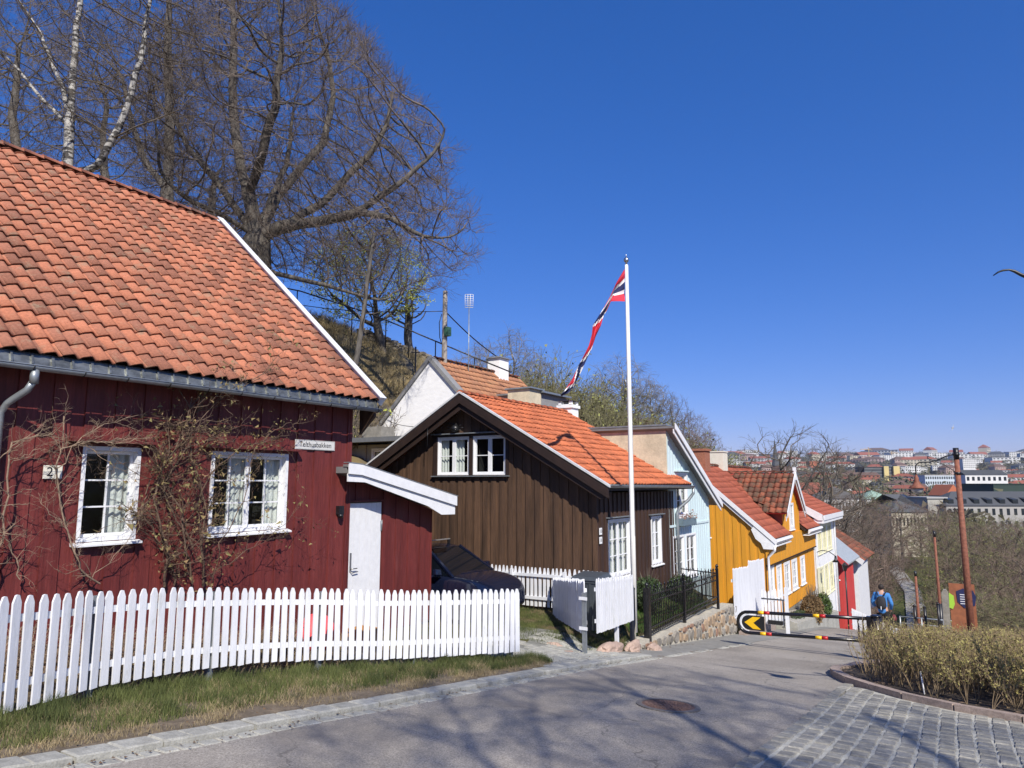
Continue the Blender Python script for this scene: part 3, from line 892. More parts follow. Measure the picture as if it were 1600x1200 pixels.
# ------------------------------------------------------------------ red house
def red_house():
    t = thing("red_house", "dark red timber house with old clay tiles and a rose climbing between its windows", "house", (-12.5, 5, G(-12.5, 5)))
    fr = Face('X', -10.2)
    s0, s1 = -2.5, 10.11
    w1 = (5.08, 5.90, -.80, .50); w2 = (7.07, 8.60, -.80, .50)
    board_wall("wall", fr, s0, s1, -2.95, 1.62, [w1, w2], .205, M_REDW, t, step=.022)
    # corner board and the other walls
    mb = MB()
    mb.box(-10.23, -10.17, s1 - .02, s1 + .035, -2.95, 1.5)
    mb.build("corner_board", M_REDW, t)
    zt = lambda q: 1.62 + (min(-10.2 - q, q + 20.42)) * .868
    board_wall("gable_wall", Face('Y', s1 + .02), -20.4, -10.26, -2.9, lambda a: zt(a) - .25, [], .205, M_REDW, t)
    board_wall("gable_wall", Face('Y', s0), -20.4, -10.24, -2.9, lambda a: zt(a) - .25, [], .205, M_REDW, t)
    mb = MB(); mb.box(-20.46, -20.42, s0, s1, -2.9, 1.6); mb.build("back_wall", M_REDW, t)
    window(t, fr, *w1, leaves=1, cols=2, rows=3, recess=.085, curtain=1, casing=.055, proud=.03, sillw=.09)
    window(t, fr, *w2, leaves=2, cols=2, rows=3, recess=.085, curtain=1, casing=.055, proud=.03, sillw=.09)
    # weather boards over the windows
    for w_ in (w1, w2):
        mb = MB(); fr.box(mb, w_[0] - .22, w_[1] + .18, w_[3] + .05, w_[3] + .09, .02, .17)
        mb.build("drip_board", M_REDW, t)
    # plinth
    mb = MB(); mb.box(-10.5, -10.22, s0, s1, -3.3, -2.93); mb.build("plinth", M_CONC, t)
    # roof
    e0, e1 = -3.0, 10.45
    roof_y("roof_tiles", -9.78, 1.63, -15.31, 6.45, e0, e1, .228, .33, T_RED, t, amp=.030, lift=.040, seg=9)
    mb = MB()
    mb.prism([(-15.31, e0, 6.35), (-20.9, e0, 1.5), (-20.9, e1, 1.5), (-15.31, e1, 6.35)], (0, 0, .08))
    mb.build("back_roof", T_RED, t)
    ridge_caps("ridge_tiles", (-15.33, e0, 6.47), (-15.33, e1 - .1, 6.47), T_RED, t, .12)
    mb = MB()   # white verge board on the gable edge, front and back slope
    U = Vector((-5.53, 0, 4.82)).normalized(); Nn = Vector((.657, 0, .754))
    a = Vector((-9.70, e1 + .02, 1.56)); b = Vector((-15.31, e1 + .02, 6.45))
    mb.beam(a + Nn * .03, b + Nn * .03 + U * .03, .045, .17, Nn)
    c = Vector((-20.9, e1 + .02, 1.5))
    mb.beam(b + Vector((-.02, 0, .03)), c, .045, .17, Nn)
    mb.beam(a + Nn * .125 + Vector((0, -.05, 0)), b + Nn * .125 + Vector((0, -.05, 0)), .16, .018, Nn)
    mb.build("verge_board", M_WHITE, t)
    # rafter end / return piece at the corner
    mb = MB(); mb.prism([(-10.2, e1 - .02, .95), (-9.82, e1 - .02, 1.30), (-9.82, e1 - .02, 1.55), (-10.2, e1 - .02, 1.85)], (0, -.07, 0)); mb.build("eaves_bracket", M_BRW, t)
    mb = MB(); mb.prism([(-10.2, e0, 1.50), (-9.83, e0, 1.44), (-9.83, e0, 1.48), (-10.2, e0, 1.9)], (0, e1 - e0 - .1, 0)); mb.build("soffit", M_BRD, t)
    # flashing strip with folded ribs between tiles and gutter
    M_FL = mat("weathered_zinc_flashing", (0.20, 0.21, 0.20), .38, .4, 9, metal=.6, bump=.15, bscale=12, stretch=(1, .5, 1))
    mb = MB()
    mb.prism([(-9.765, e0, 1.455), (-9.81, e0, 1.615), (-9.815, e0, 1.612), (-9.77, e0, 1.452)], (0, e1 - e0 - .03, 0))
    s = e0 + .1
    while s < e1 - .1:
        ww = R.uniform(.02, .035)
        mb.prism([(-9.765, s, 1.46), (-9.745, s, 1.475), (-9.785, s, 1.60), (-9.80, s, 1.60)], (0, ww, 0))
        s += .235 + R.uniform(-.01, .01)
    mb.build("eaves_flashing", M_FL, t)
    gutter("gutter", [(-9.71, e0, 1.455), (-9.71, e1 - .03, 1.43)], .058, M_ZINC, t, brackets=.62, brackets_from=6.2)
    # downpipe near the left edge of the picture
    mb = MB(); sy = 4.14
    mb.tube([(-9.72, sy + .06, 1.40), (-9.72, sy + .06, 1.22)], .052, 12)
    mb.tube([(-9.72, sy + .06, 1.26), (-9.78, sy + .02, 1.14), (-10.02, sy - .09, .98), (-10.09, sy - .12, .86), (-10.09, sy - .12, -2.8)], .043, 12)
    mb.build("downpipe", M_ZINC, t)
    # lamp by the door
    mb = MB(); mb.box(-10.2, -10.08, 9.78, 9.90, -.60, -.44); mb.lathe((-10.11, 9.84, -.66), [(.045, 0), (.055, .03), (.055, .06)], 12)
    mb.build("wall_lamp", M_BLACK, t)
    # number plate and street sign
    mb = MB(); mb.box(-10.172, -10.158, 4.60, 4.83, .05, .225)
    pl_ = mb.build("number_plate", mat("enamel_plate", (.72, .70, .60), .4, .06, 20), t)
    text_on("21", fr, 4.72, .137, .17, M_BLACK, pl_, "number", d=.045)
    return t
red_house()
def street_sign():
    fr = Face('X', -10.2)
    t = thing("street_sign", "white street name sign with black letters screwed to the red boards", "sign", (-10.17, 9.2, .68))
    mb = MB(); fr.box(mb, 8.73, 9.68, .60, .775, .025, .04); mb.build("sign_plate", mat("sign_enamel", (.60, .60, .58), .4, .05, 8), t, bevel=0)
    mb = MB()
    for x0, x1, y0, y1 in ((8.74, 9.67, .605, .611), (8.74, 9.67, .764, .77), (8.74, 8.746, .605, .77), (9.664, 9.67, .605, .77)): fr.box(mb, x0, x1, y0, y1, .04, .0412)
    mb.build("sign_border", mat("sign_grey", (.2, .2, .2), .5), t)
    text_on("Telthusbakken", fr, 9.205, .69, .132, M_BLACK, t, "lettering", d=.0425, sx=1.0)
street_sign()

# ------------------------------------------------------------------ red shed with the white door
def shed():
    t = thing("red_shed", "small red lean-to shed with a white plank door and white roof edge", "shed", (-11.5, 11.4, G(-11.5, 11.4)))
    fr = Face('X', -10.25)
    def zt(s): return .10 - (s - 10.16) * .27
    dr = (10.18, 11.14, -3.0, -.385)
    board_wall("wall", fr, 10.16, 12.76, -3.0, zt, [dr], .20, M_REDW, t, step=.02)
    board_wall("wall", Face('Y', 10.18), -13.4, -10.3, -3.0, .1, [], .2, M_REDW, t)
    mb = MB(); mb.box(-13.4, -10.27, 12.70, 12.74, -3.0, -.62); mb.box(-13.42, -13.38, 10.2, 12.7, -3, -.6); mb.build("side_wall", M_REDW, t)
    # door
    mb = MB(); a = dr[0] + .02
    while a < dr[1] - .03:
        mb.new_id(); b = min(a + .152, dr[1] - .02)
        fr.box(mb, a + .003, b - .003, -2.95, dr[3] - .02, -.03, .005); a = b
    fr.box(mb, dr[0] + .02, dr[1] - .02, -2.95, dr[3] - .02, -.05, -.02)
    d = mb.build("door", mat("white_plank_door", (.71, .72, .73), .5, .05, 8, bump=.1, idvar=.04), t)
    mb = MB(); fr.box(mb, 10.245, 10.29, -1.72, -1.36, .005, .015); mb.tube([fr.p(10.268, -1.66, .01), fr.p(10.268, -1.66, .06), fr.p(10.40, -1.66, .065)], .011, 8)
    mb.tube([fr.p(10.268, -1.72, .01), fr.p(10.29, -1.74, .05), fr.p(10.43, -1.725, .055)], .010, 8)
    mb.build("handle", mat("brushed_steel", (.35, .35, .35), .35, .1, metal=.8), d)
    mb = MB(); fr.box(mb, 11.09, 11.115, -.98, -.78, .005, .018); mb.tube([fr.p(11.12, -.98, .02), fr.p(11.12, -.76, .02)], .01, 6); mb.build("hinge", M_ZINC, d)
    mb = MB(); fr.box(mb, dr[0] - .02, dr[1] + .02, dr[3] + .002, dr[3] + .04, .02, .07); mb.build("door_hood", M_REDW, t)
    # roof and its white bargeboards
    mb = MB()
    mb.prism([(-9.80, 9.95, .35), (-9.80, 13.12, -.33), (-13.6, 13.12, -.33), (-13.6, 9.95, .35)][::1], (0, 0, -.09))
    mb.prism([(-9.90, 9.75, .30), (-9.90, 13.0, -.42), (-13.5, 13.0, -.42), (-13.5, 9.75, .30)], (0, 0, -.12))
    mb.build("roof", M_SLATE, t)
    mb = MB(); x = -9.80
    mb.prism([(x, 9.70, .365), (x, 10.05, .34), (x, 13.09, -.31), (x, 13.09, -.52), (x, 10.05, .145), (x, 9.70, .165)], (.024, 0, 0))
    x = -9.85
    mb.prism([(x, 9.72, .17), (x, 10.05, .15), (x, 13.07, -.51), (x, 13.07, -.71), (x, 12.58, -.70), (x, 12.1, -.50), (x, 10.18, .005), (x, 9.72, .02)], (.03, 0, 0))
    mb.build("bargeboard", M_WHITE, t)
    mb = MB(); mb.prism([(-9.77, 9.68, .385), (-9.77, 10.05, .36), (-9.77, 13.12, -.295), (-9.77, 13.12, -.31), (-9.77, 10.05, .345), (-9.77, 9.68, .37)], (-.14, 0, 0)); mb.build("roof_edge_strip", M_ZINC, t)
shed()
# ------------------------------------------------------------------ brown house
def brown_house():
    t = thing("brown_house", "dark brown stained timber house with bright orange tiles and its gable to the viewer", "house", (-11, 17, G(-10, 17)))
    S0, S1 = 15.57, 20.75
    QF, QR, ZE, ZR = -7.48, -11.27, -.07, 2.36
    QL = -15.1
    FY = Face('Y', S0); FX = Face('X', QF)
    def zt(q): return ZR - .28 - abs(q - QR) * (ZR - ZE) / (QR * -1 - 7.1) * 1.0
    gw = (-12.30, -11.22, .20, 1.235); gw2 = (-11.10, -10.06, .20, 1.235)
    board_wall("gable_wall", FY, QL, QF, -3.4, zt, [gw, gw2], .132, M_BRW, t, step=.03)
    w1 = (16.13, 17.50, -2.30, -.90); w2 = (18.96, 19.72, -2.24, -.93)
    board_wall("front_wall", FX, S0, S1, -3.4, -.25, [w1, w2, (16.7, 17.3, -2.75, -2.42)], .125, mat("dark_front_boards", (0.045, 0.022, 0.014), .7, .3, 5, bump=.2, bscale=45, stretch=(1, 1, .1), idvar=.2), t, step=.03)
    mb = MB(); mb.box(QL, QF - .02, S1 - .04, S1, -3.4, -.3); mb.box(QL, QL + .04, S0 + .05, S1, -3.4, -.4); mb.build("back_wall", M_BRW, t)
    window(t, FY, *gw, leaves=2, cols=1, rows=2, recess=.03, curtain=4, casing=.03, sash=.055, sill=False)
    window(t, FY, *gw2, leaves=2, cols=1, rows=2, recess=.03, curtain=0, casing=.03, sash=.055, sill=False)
    for zz, zw in ((1.30, .15), (.155, .12)):
        mb = MB(); FY.box(mb, -12.46, -9.93, zz, zz + .028, 0, zw); mb.build("window_ledge", M_ZINC, t)
    mb = MB()
    for a, b in ((-12.44, -12.31), (-11.215, -11.105), (-10.05, -9.95)): FY.box(mb, a, b, .19, 1.29, .02, .055)
    FY.box(mb, -12.30, -10.06, 1.24, 1.295, .02, .05)
    mb.build("window_trim", M_BRD, t)
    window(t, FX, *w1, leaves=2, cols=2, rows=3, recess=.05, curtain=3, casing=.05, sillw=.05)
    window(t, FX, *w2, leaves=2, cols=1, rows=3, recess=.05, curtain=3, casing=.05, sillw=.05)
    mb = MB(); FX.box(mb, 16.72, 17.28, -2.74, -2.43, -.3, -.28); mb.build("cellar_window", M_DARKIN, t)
    for la, lb, lz in ((16.0, 17.55, -.865), (18.75, 19.8, -.895)):
        mb = MB(); FX.box(mb, la, lb, lz, lz + .025, .01, .12); mb.build("window_ledge", M_ZINC, t)
    # roof
    e0, e1 = 15.15, 21.2
    roof_y("roof_tiles", -7.05, -.055, QR, ZR, e0, e1, .205, .33, T_ORG, t, amp=.026, lift=.042, seg=8, rnd=.006)
    mb = MB(); mb.prism([(QR, e0, ZR - .1), (-15.4, e0, -.28), (-15.4, e1, -.28), (QR, e1, ZR - .1)], (0, 0, .08)); mb.build("back_roof", T_ORG, t)
    ridge_caps("ridge_tiles", (QR, e0, ZR + .01), (QR, e1, ZR + .01), T_ORG, t, .10)
    # stepped dark bargeboards with a white capping
    Nn = Vector((.537, 0, .843)); U = Vector((QR + 7.05, 0, ZR + .055)).normalized()
    mb = MB()
    for sgn in (1, -1):
        def mir(p): return Vector((p[0] if sgn > 0 else 2 * QR - p[0], p[1], p[2]))
        for off, y0, th, h0, h1 in ((0, e0 - .02, .03, -.02, -.22), (0, e0 + .05, .03, -.20, -.36)):
            a = Vector((-6.98, 0, -.10)); b = Vector((QR, 0, ZR))
            def q_(p, h): return mir((p.x, y0, p.z + h / .843))
            mb.prism([q_(a, h0), q_(b, h0), q_(b, h1), q_(a + Vector((-.25 if h1 < -.3 else 0, 0, .15 if h1 < -.3 else 0)), h1)], (0, th, 0))
    mb.build("bargeboard", M_BRD, t)
    mb = MB()
    for sgn in (1, -1):
        def mir(p): return Vector((p[0] if sgn > 0 else 2 * QR - p[0], p[1], p[2]))
        a = Vector((-6.94, 0, -.12)); b = Vector((QR, 0, ZR))
        mb.prism([mir((a.x, e0 - .04, a.z + .01)), mir((b.x, e0 - .04, b.z + .01)), mir((b.x, e0 - .04, b.z + .06)), mir((a.x, e0 - .04, a.z + .06))], (0, .10, 0))
    mb.build("roof_edge_cap", mat("light_metal_cap", (.55, .56, .56), .5, .08), t)
    mb = MB()   # dark soffit under the gable overhang
    for sgn in (1, -1):
        xs = (-7.1, QR); f_ = lambda x: x if sgn > 0 else 2 * QR - x
        mb.prism([(f_(-7.1), e0 + .08, -.22), (f_(QR), e0 + .08, ZR - .16), (f_(QR), e0 + .08, ZR - .19), (f_(-7.1), e0 + .08, -.25)], (0, S0 - e0 - .05, 0))
    mb.build("soffit", M_BRD, t)
    g = gutter("gutter", [(-6.99, e0 + .02, -.06), (-6.99, e1 + .05, -.10)], .065, M_ZINC, t)
    mb = MB(); mb.box(-7.06, -7.035, e0, e1, -.19, -.03); mb.build("fascia", M_BRD, t)
    mb = MB(); y = e1 + .02
    mb.tube([(-6.99, y, -.15), (-6.99, y, -.32), (-7.12, y - .08, -.52), (-7.34, y - .24, -.74), (-7.40, y - .3, -.9), (-7.40, y - .3, -3.3)], .045, 10)
    mb.build("downpipe", M_ZINC, t)
    # small white number plates by the corner
    for z0, n in ((-1.23, "13"), (-1.44, "B")):
        mb = MB(); FX.box(mb, 15.60, 15.73, z0, z0 + .16, .03, .045); p_ = mb.build("number_plate", M_WHITE, t)
        text_on(n, FX, 15.665, z0 + .08, .11, M_BLACK, p_, "number", d=.047)
    # chimneys
    mb = MB(); mb.box(-11.55, -11.05, 21.15, 21.65, 1.6, 2.62); mb.box(-11.60, -11.0, 21.10, 21.70, 2.50, 2.60)
    for x in (-11.55, -11.15):
        for y in (21.15, 21.55): mb.box(x, x + .1, y, y + .1, 2.60, 2.74)
    ch = mb.build("chimney", M_WREN, t)
    mb = MB(); mb.hexa([(-11.58, 21.1, 2.74), (-11.0, 21.1, 2.74), (-11.0, 21.7, 2.74), (-11.58, 21.7, 2.74)], [(-11.45, 21.2, 2.78), (-11.15, 21.2, 2.78), (-11.15, 21.6, 2.78), (-11.45, 21.6, 2.78)])
    mb.build("chimney_cap", M_BRD, ch)
    # ornament above the window, loudspeaker-like bell and bracket
    mb = MB()
    mb.lathe((-11.62, S0 - .14, 1.36), [(.02, 0), (.10, .03), (.13, .10), (.08, .17), (.02, .2)], 10)
    mb.tube([(-11.62, S0 - .1, 1.55), (-11.8, S0 - .14, 1.62), (-12.0, S0 - .16, 1.55)], .012, 6)
    for k in range(9):
        an = k * .7; mb.tube([(-11.62, S0 - .14, 1.45), (-11.62 + .28 * math.cos(an), S0 - .16, 1.47 + .12 * math.sin(an))], .009, 4)
    mb.build("roosting_ornament", M_BLACK, t)
brown_house()

# ------------------------------------------------------------------ pale blue house with its rendered fire wall
def blue_house():
    t = thing("blue_house", "pale blue wooden house with a half gable and a beige rendered side wall", "house", (-9, 23, G(-9, 23)))
    FX = Face('X', -7.48)
    S0, S1 = 20.42, 24.2
    def zt(s): return 1.60 - (s - 20.4) * (2.08 / 3.9)
    ws = [(21.02, 22.10, -1.02, .30), (20.62, 21.66, -2.86, -1.58), (21.80, 22.78, -2.86, -1.58)]
    board_wall("front_wall", FX, S0, S1, -4.6, zt, ws, .11, M_BLUE, t, step=.012)
    for w_ in ws:
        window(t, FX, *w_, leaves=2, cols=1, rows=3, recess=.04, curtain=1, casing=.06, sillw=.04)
    mb = MB(); FX.box(mb, 20.95, 22.17, .33, .37, .0, .10); FX.box(mb, S0, S1, -1.32, -1.25, .0, .035); FX.box(mb, 24.12, 24.22, -4.6, -.55, 0, .03); mb.build("trim", M_BLUE, t)
    mb = MB(); FX.box(mb, 22.95, 23.9, -4.2, -1.95, -.05, -.02); mb.build("front_door", M_BLUE, t)
    # verge: two stepped white boards
    mb = MB()
    for x, h0, h1, w_ in ((-7.16, .06, -.12, .03), (-7.22, -.11, -.24, .03)):
        mb.prism([(x, 20.25, zt(20.25) + h0), (x, 24.75, zt(24.75) + h0), (x, 24.75, zt(24.75) + h1), (x, 20.25, zt(20.25) + h1)], (w_, 0, 0))
    mb.build("verge_board", M_WHITE, t)
    mb = MB(); mb.prism([(-7.2, 20.25, zt(20.25) - .02), (-7.2, 24.7, zt(24.7) - .02), (-7.2, 24.7, zt(24.7) - .08), (-7.2, 20.25, zt(20.25) - .08)], (-7, 0, 0)); mb.build("roof", M_SLATE, t)
    # fire wall
    mb = MB(); mb.box(-10.9, -7.49, 20.37, 20.41, -2.5, 1.68); mb.box(-10.9, -7.49, 20.415, 20.7, -2.5, 1.60); mb.build("fire_wall", M_BEIGE, t)
    mb = MB(); mb.box(-10.95, -7.44, 20.30, 20.74, 1.685, 1.73); mb.build("wall_coping", M_ZINC, t)
    mb = MB(); mb.box(-10.9, -10.86, 20.7, 24.2, -2.5, .8); mb.box(-10.86, -7.5, 24.16, 24.19, -4.6, -.5); mb.build("side_wall", M_BLUE, t)
    # flower box
    fb = MB(); FX.box(fb, 20.9, 22.15, -1.28, -1.08, .04, .26); f_ = fb.build("window_box", mat("grey_blue_box", (.12, .17, .20), .7, .1), t)
    mb = MB()
    for k in range(260):
        a = R.uniform(20.9, 22.2); z = -1.1 + abs(R.gauss(0, .12)); d = R.uniform(.05, .30)
        p = Vector(FX.p(a, z, d)); s_ = R.uniform(.015, .04)
        v = [p + Vector((R.uniform(-1, 1), R.uniform(-1, 1), R.uniform(-1, 1))) * s_ for _ in range(3)]
        mb.poly(v)
    mb.build("dry_flowers", mat("dry_heather", (.22, .11, .07), .9, .4, 30), f_)
blue_house()

# ------------------------------------------------------------------ yellow house
def yellow_house():
    t = thing("yellow_house", "ochre yellow wooden house with a steep dormer and white trimmed windows", "house", (-9, 30, G(-9, 30)))
    QF, S0, S1 = -6.2, 26.48, 35.7
    FX = Face('X', QF); FY = Face('Y', S0)
    ZE, ZR, QR = -1.93, .44, -9.05
    k = (ZR - (-1.98)) / (QR - (-6.0)) * -1
    # z of the roof top over q: through (-8.46,.29) and (-5.76,-2.05)
    sl = (.29 + 2.05) / (-8.46 + 5.76)     # negative
    def zr(q): return -2.05 + (q + 5.76) * sl
    QR = -8.9; ZR = zr(QR)
    def zt(q): return min(zr(q), zr(2 * QR - q)) - .16
    wy = (-9.0, -8.12, -2.02, -.96)
    board_wall("gable_wall", FY, -12.4, QF, -4.75, zt, [wy], .145, M_YEL, t, step=.018)
    window(t, FY, -8.78, -8.14, -1.98, -.98, leaves=1, cols=2, rows=3, recess=.02, curtain=0, casing=.08, sillw=.03, proud=.045)
    up = [(27.15, 28.05, -4.10, -2.95), (28.05, 28.95, -4.18, -3.02)]
    lows = [(26.75, 27.55, -4.12, -2.95), (27.95, 28.78, -4.16, -3.02), (29.25, 30.30, -4.24, -3.06), (30.65, 31.70, -4.24, -3.08), (32.40, 33.36, -4.24, -3.10)]
    board_wall("front_wall", FX, S0, S1, -4.85, -2.0, [(a, b, c, d) for a, b, c, d in lows], .16, M_YEL, t, step=.015)
    for w_ in lows:
        window(t, FX, *w_, leaves=2, cols=1, rows=3, recess=.01, curtain=0, casing=.11, sillw=.04, proud=.04)
    # upper floor band juts out a little over the windows
    mb = MB(); s = S0 - .05
    while s < S1:
        mb.new_id(); mb.box(QF + .022, QF + .12 + .01 * (int(s * 7) % 2), s + .002, min(s + .158, S1), -2.88, -2.0); s += .16
    mb.build("jetty_boards", M_YEL, t)
    mb = MB(); mb.box(QF + .02, QF + .14, S0 - .05, S1, -2.93, -2.885); mb.build("jetty_sill", M_BRD, t)
    mb = MB(); mb.box(-12.3, QF - .02, S0 + .06, S1, -6.8, -4.8); mb.build("stone_base", M_CONC, t)
    mb = MB(); mb.box(-12.4, -12.36, S0 + .05, S1, -4.8, -1.9); mb.box(-12.3, QF - .03, S1 - .05, S1 - .01, -4.8, -1.9); mb.build("rear_wall", M_YEL, t)
    # roof
    e0, e1 = 26.34, 35.75
    qe = -5.86
    roof_y("roof_tiles", qe, zr(qe) + .02, QR, ZR + .02, e0, 29.33, .24, .30, T_FLA, t, amp=.006, lift=.02, seg=4, rnd=.003)
    roof_y("roof_tiles", qe, zr(qe) + .02, QR, ZR + .02, 32.47, e1, .24, .30, T_FLA, t, amp=.006, lift=.02, seg=4, rnd=.003)
    roof_y("roof_tiles", -6.6, zr(-6.6) + .02, QR, ZR + .02, 29.331, 32.469, .24, .30, T_FLA, t, amp=.006, lift=.02, seg=4, rnd=.003)
    mb = MB(); mb.prism([(QR, e0, ZR - .08), (-12.5, e0, zr(2 * QR + 12.5) - .08), (-12.5, e1, zr(2 * QR + 12.5) - .08), (QR, e1, ZR - .08)], (0, 0, .08)); mb.build("back_roof", T_FLA, t)
    ridge_caps("ridge_tiles", (QR, e0, ZR + .03), (QR, e1, ZR + .03), T_MOS, t, .09)
    mb = MB()   # white bargeboards, two steps, with a carved foot
    for y, h0, h1 in ((e0 - .02, .06, -.13), (e0 + .03, -.12, -.27)):
        mb.prism([(qe + .12, y, zr(qe + .12) + h0), (QR, y, ZR + h0), (QR, y, ZR + h1), (qe + .05, y, zr(qe + .05) + h1)], (0, .03, 0))
        mb.prism([(QR, y, ZR + h0), (-12.6, y, zr(2 * QR + 12.6) + h0), (-12.6, y, zr(2 * QR + 12.6) + h1), (QR, y, ZR + h1)], (0, .03, 0))
    y = e0 + .005
    mb.prism([(qe + .06, y, zr(qe) - .02), (qe + .06, y, zr(qe) - .36), (-6.22, y, zr(qe) - .36), (-6.30, y, -2.12), (-6.48, y, -1.98), (-6.62, y, -1.66), (-6.5, y, -1.50)], (0, .03, 0))
    mb.build("bargeboard", M_WHITE, t)
    gaps = ((e0 + .03, 29.05), (32.75, e1))
    for a, b in gaps:
        mb = MB()
        mb.prism([(qe + .02, a, zr(qe) - .02), (qe + .10, a, zr(qe) - .02), (qe + .13, a, zr(qe) - .10), (qe + .04, a, zr(qe) - .20), (qe + .0, a, zr(qe) - .20)], (0, b - a, 0))
        mb.box(-6.18, qe + .05, a, b, -2.24, -2.20)
        mb.build("white_gutter", M_WHITE, t)
    # dormer
    d0, d1 = 29.15, 32.65; dm = (d0 + d1) / 2; apex = .40; de = -1.05
    dx = -6.14
    def dz(s): return apex - .12 - abs(s - dm) * (apex - de) / (d1 - dm)
    dw = (30.42, 31.28, -1.86, -.82)
    FD = Face('X', dx)
    dr = board_wall("dormer_wall", FD, d0 + .18, d1 - .18, -2.05, dz, [dw], .12, M_YEL, t, step=.012)
    window(t, FD, *dw, leaves=2, cols=1, rows=3, recess=.01, curtain=0, casing=.09, sillw=.03, proud=.04)
    for y0, y1 in ((d0 + .18, d0 + .21), (d1 - .21, d1 - .18)):
        mb = MB()
        mb.prism([(dx - .03, y0, -2.0), (dx - .03, y0, de - .02), (-7.35, y0, de - .02), (-7.35, y0, zr(-7.35))], (0, y1 - y0, 0))
        mb.build("dormer_cheek", mat("red_sheet_metal", (.25, .055, .035), .55, .12), t)
    for sg in (0, 1):
        ye = d0 - .12 if sg == 0 else d1 + .12
        U = Vector((0, dm - ye, apex - de + .10)); W = U.length; U.normalize()
        A = Vector((-1, 0, 0)); Ln = 3.0
        P0 = Vector((dx + .22, ye, de - .10))
        def clip(x, u, P0=P0, U=U, A=A):
            p = P0 + A * x + U * u
            return p.z > zr(max(p.x, QR)) - .03
        pantile("dormer_tiles", P0, A, Ln, U, W, .25, .30, T_MOS, t, amp=.03, lift=.03, seg=7, clip=clip)
        mb = MB(); N = A.cross(U); N = N if N.z > 0 else -N
        mb.prism([P0 - N * .03, P0 + A * 1.2 - N * .03, P0 + A * Ln + U * W - N * .03, P0 + U * W - N * .03], -N * .05); mb.build("dormer_deck", M_RED2, t)
    ridge_caps("dormer_ridge", (dx + .2, dm, apex + .03), (QR, dm, apex + .03), T_MOS, t, .08)
    mb = MB()
    for sg in (1, -1):
        e_ = dm + sg * (d1 - dm + .16); zb = de - .16
        for x, h0, h1 in ((dx + .24, .08, -.14), (dx + .18, -.12, -.26)):
            mb.prism([(x, dm, apex + h0), (x, e_, zb + h0), (x, e_, zb + h1), (x, dm, apex + h1)], (.025, 0, 0))
    mb.box(dx + .16, dx + .28, dm - .06, dm + .06, apex - .3, apex + .22)
    mb.build("dormer_bargeboard", M_WHITE, t)
    # downpipe and small lamp arms
    mb = MB(); mb.tube([(-5.8, 26.2, -2.2), (-5.82, 26.25, -2.35), (-6.08, 26.4, -2.6), (-6.08, 26.4, -3.0), (-6.1, 26.4, -4.6)], .045, 8); mb.build("downpipe", M_WHITE, t)
    # chimneys
    mb = MB(); mb.box(-9.2, -8.62, 27.75, 28.4, .1, 1.33); mb.box(-9.25, -8.57, 27.7, 28.45, 1.24, 1.33); mb.build("chimney", M_BRICK, t)['label'] = 'red brick chimney'
    mb = MB(); mb.box(-9.3, -8.65, 30.3, 31.0, .1, 1.28); mb.box(-9.33, -8.62, 30.27, 31.03, 1.28, 1.33); mb.build("chimney", mat("pale_render", (.66, .62, .52), .85, .06), t)['label'] = 'cream rendered chimney'
    mb = MB(); mb.box(-9.7, -9.0, 26.6, 27.2, .3, .62); mb.box(-9.75, -8.95, 26.55, 27.25, .62, .66); mb.build("roof_vent", M_SLATE, t)
yellow_house()

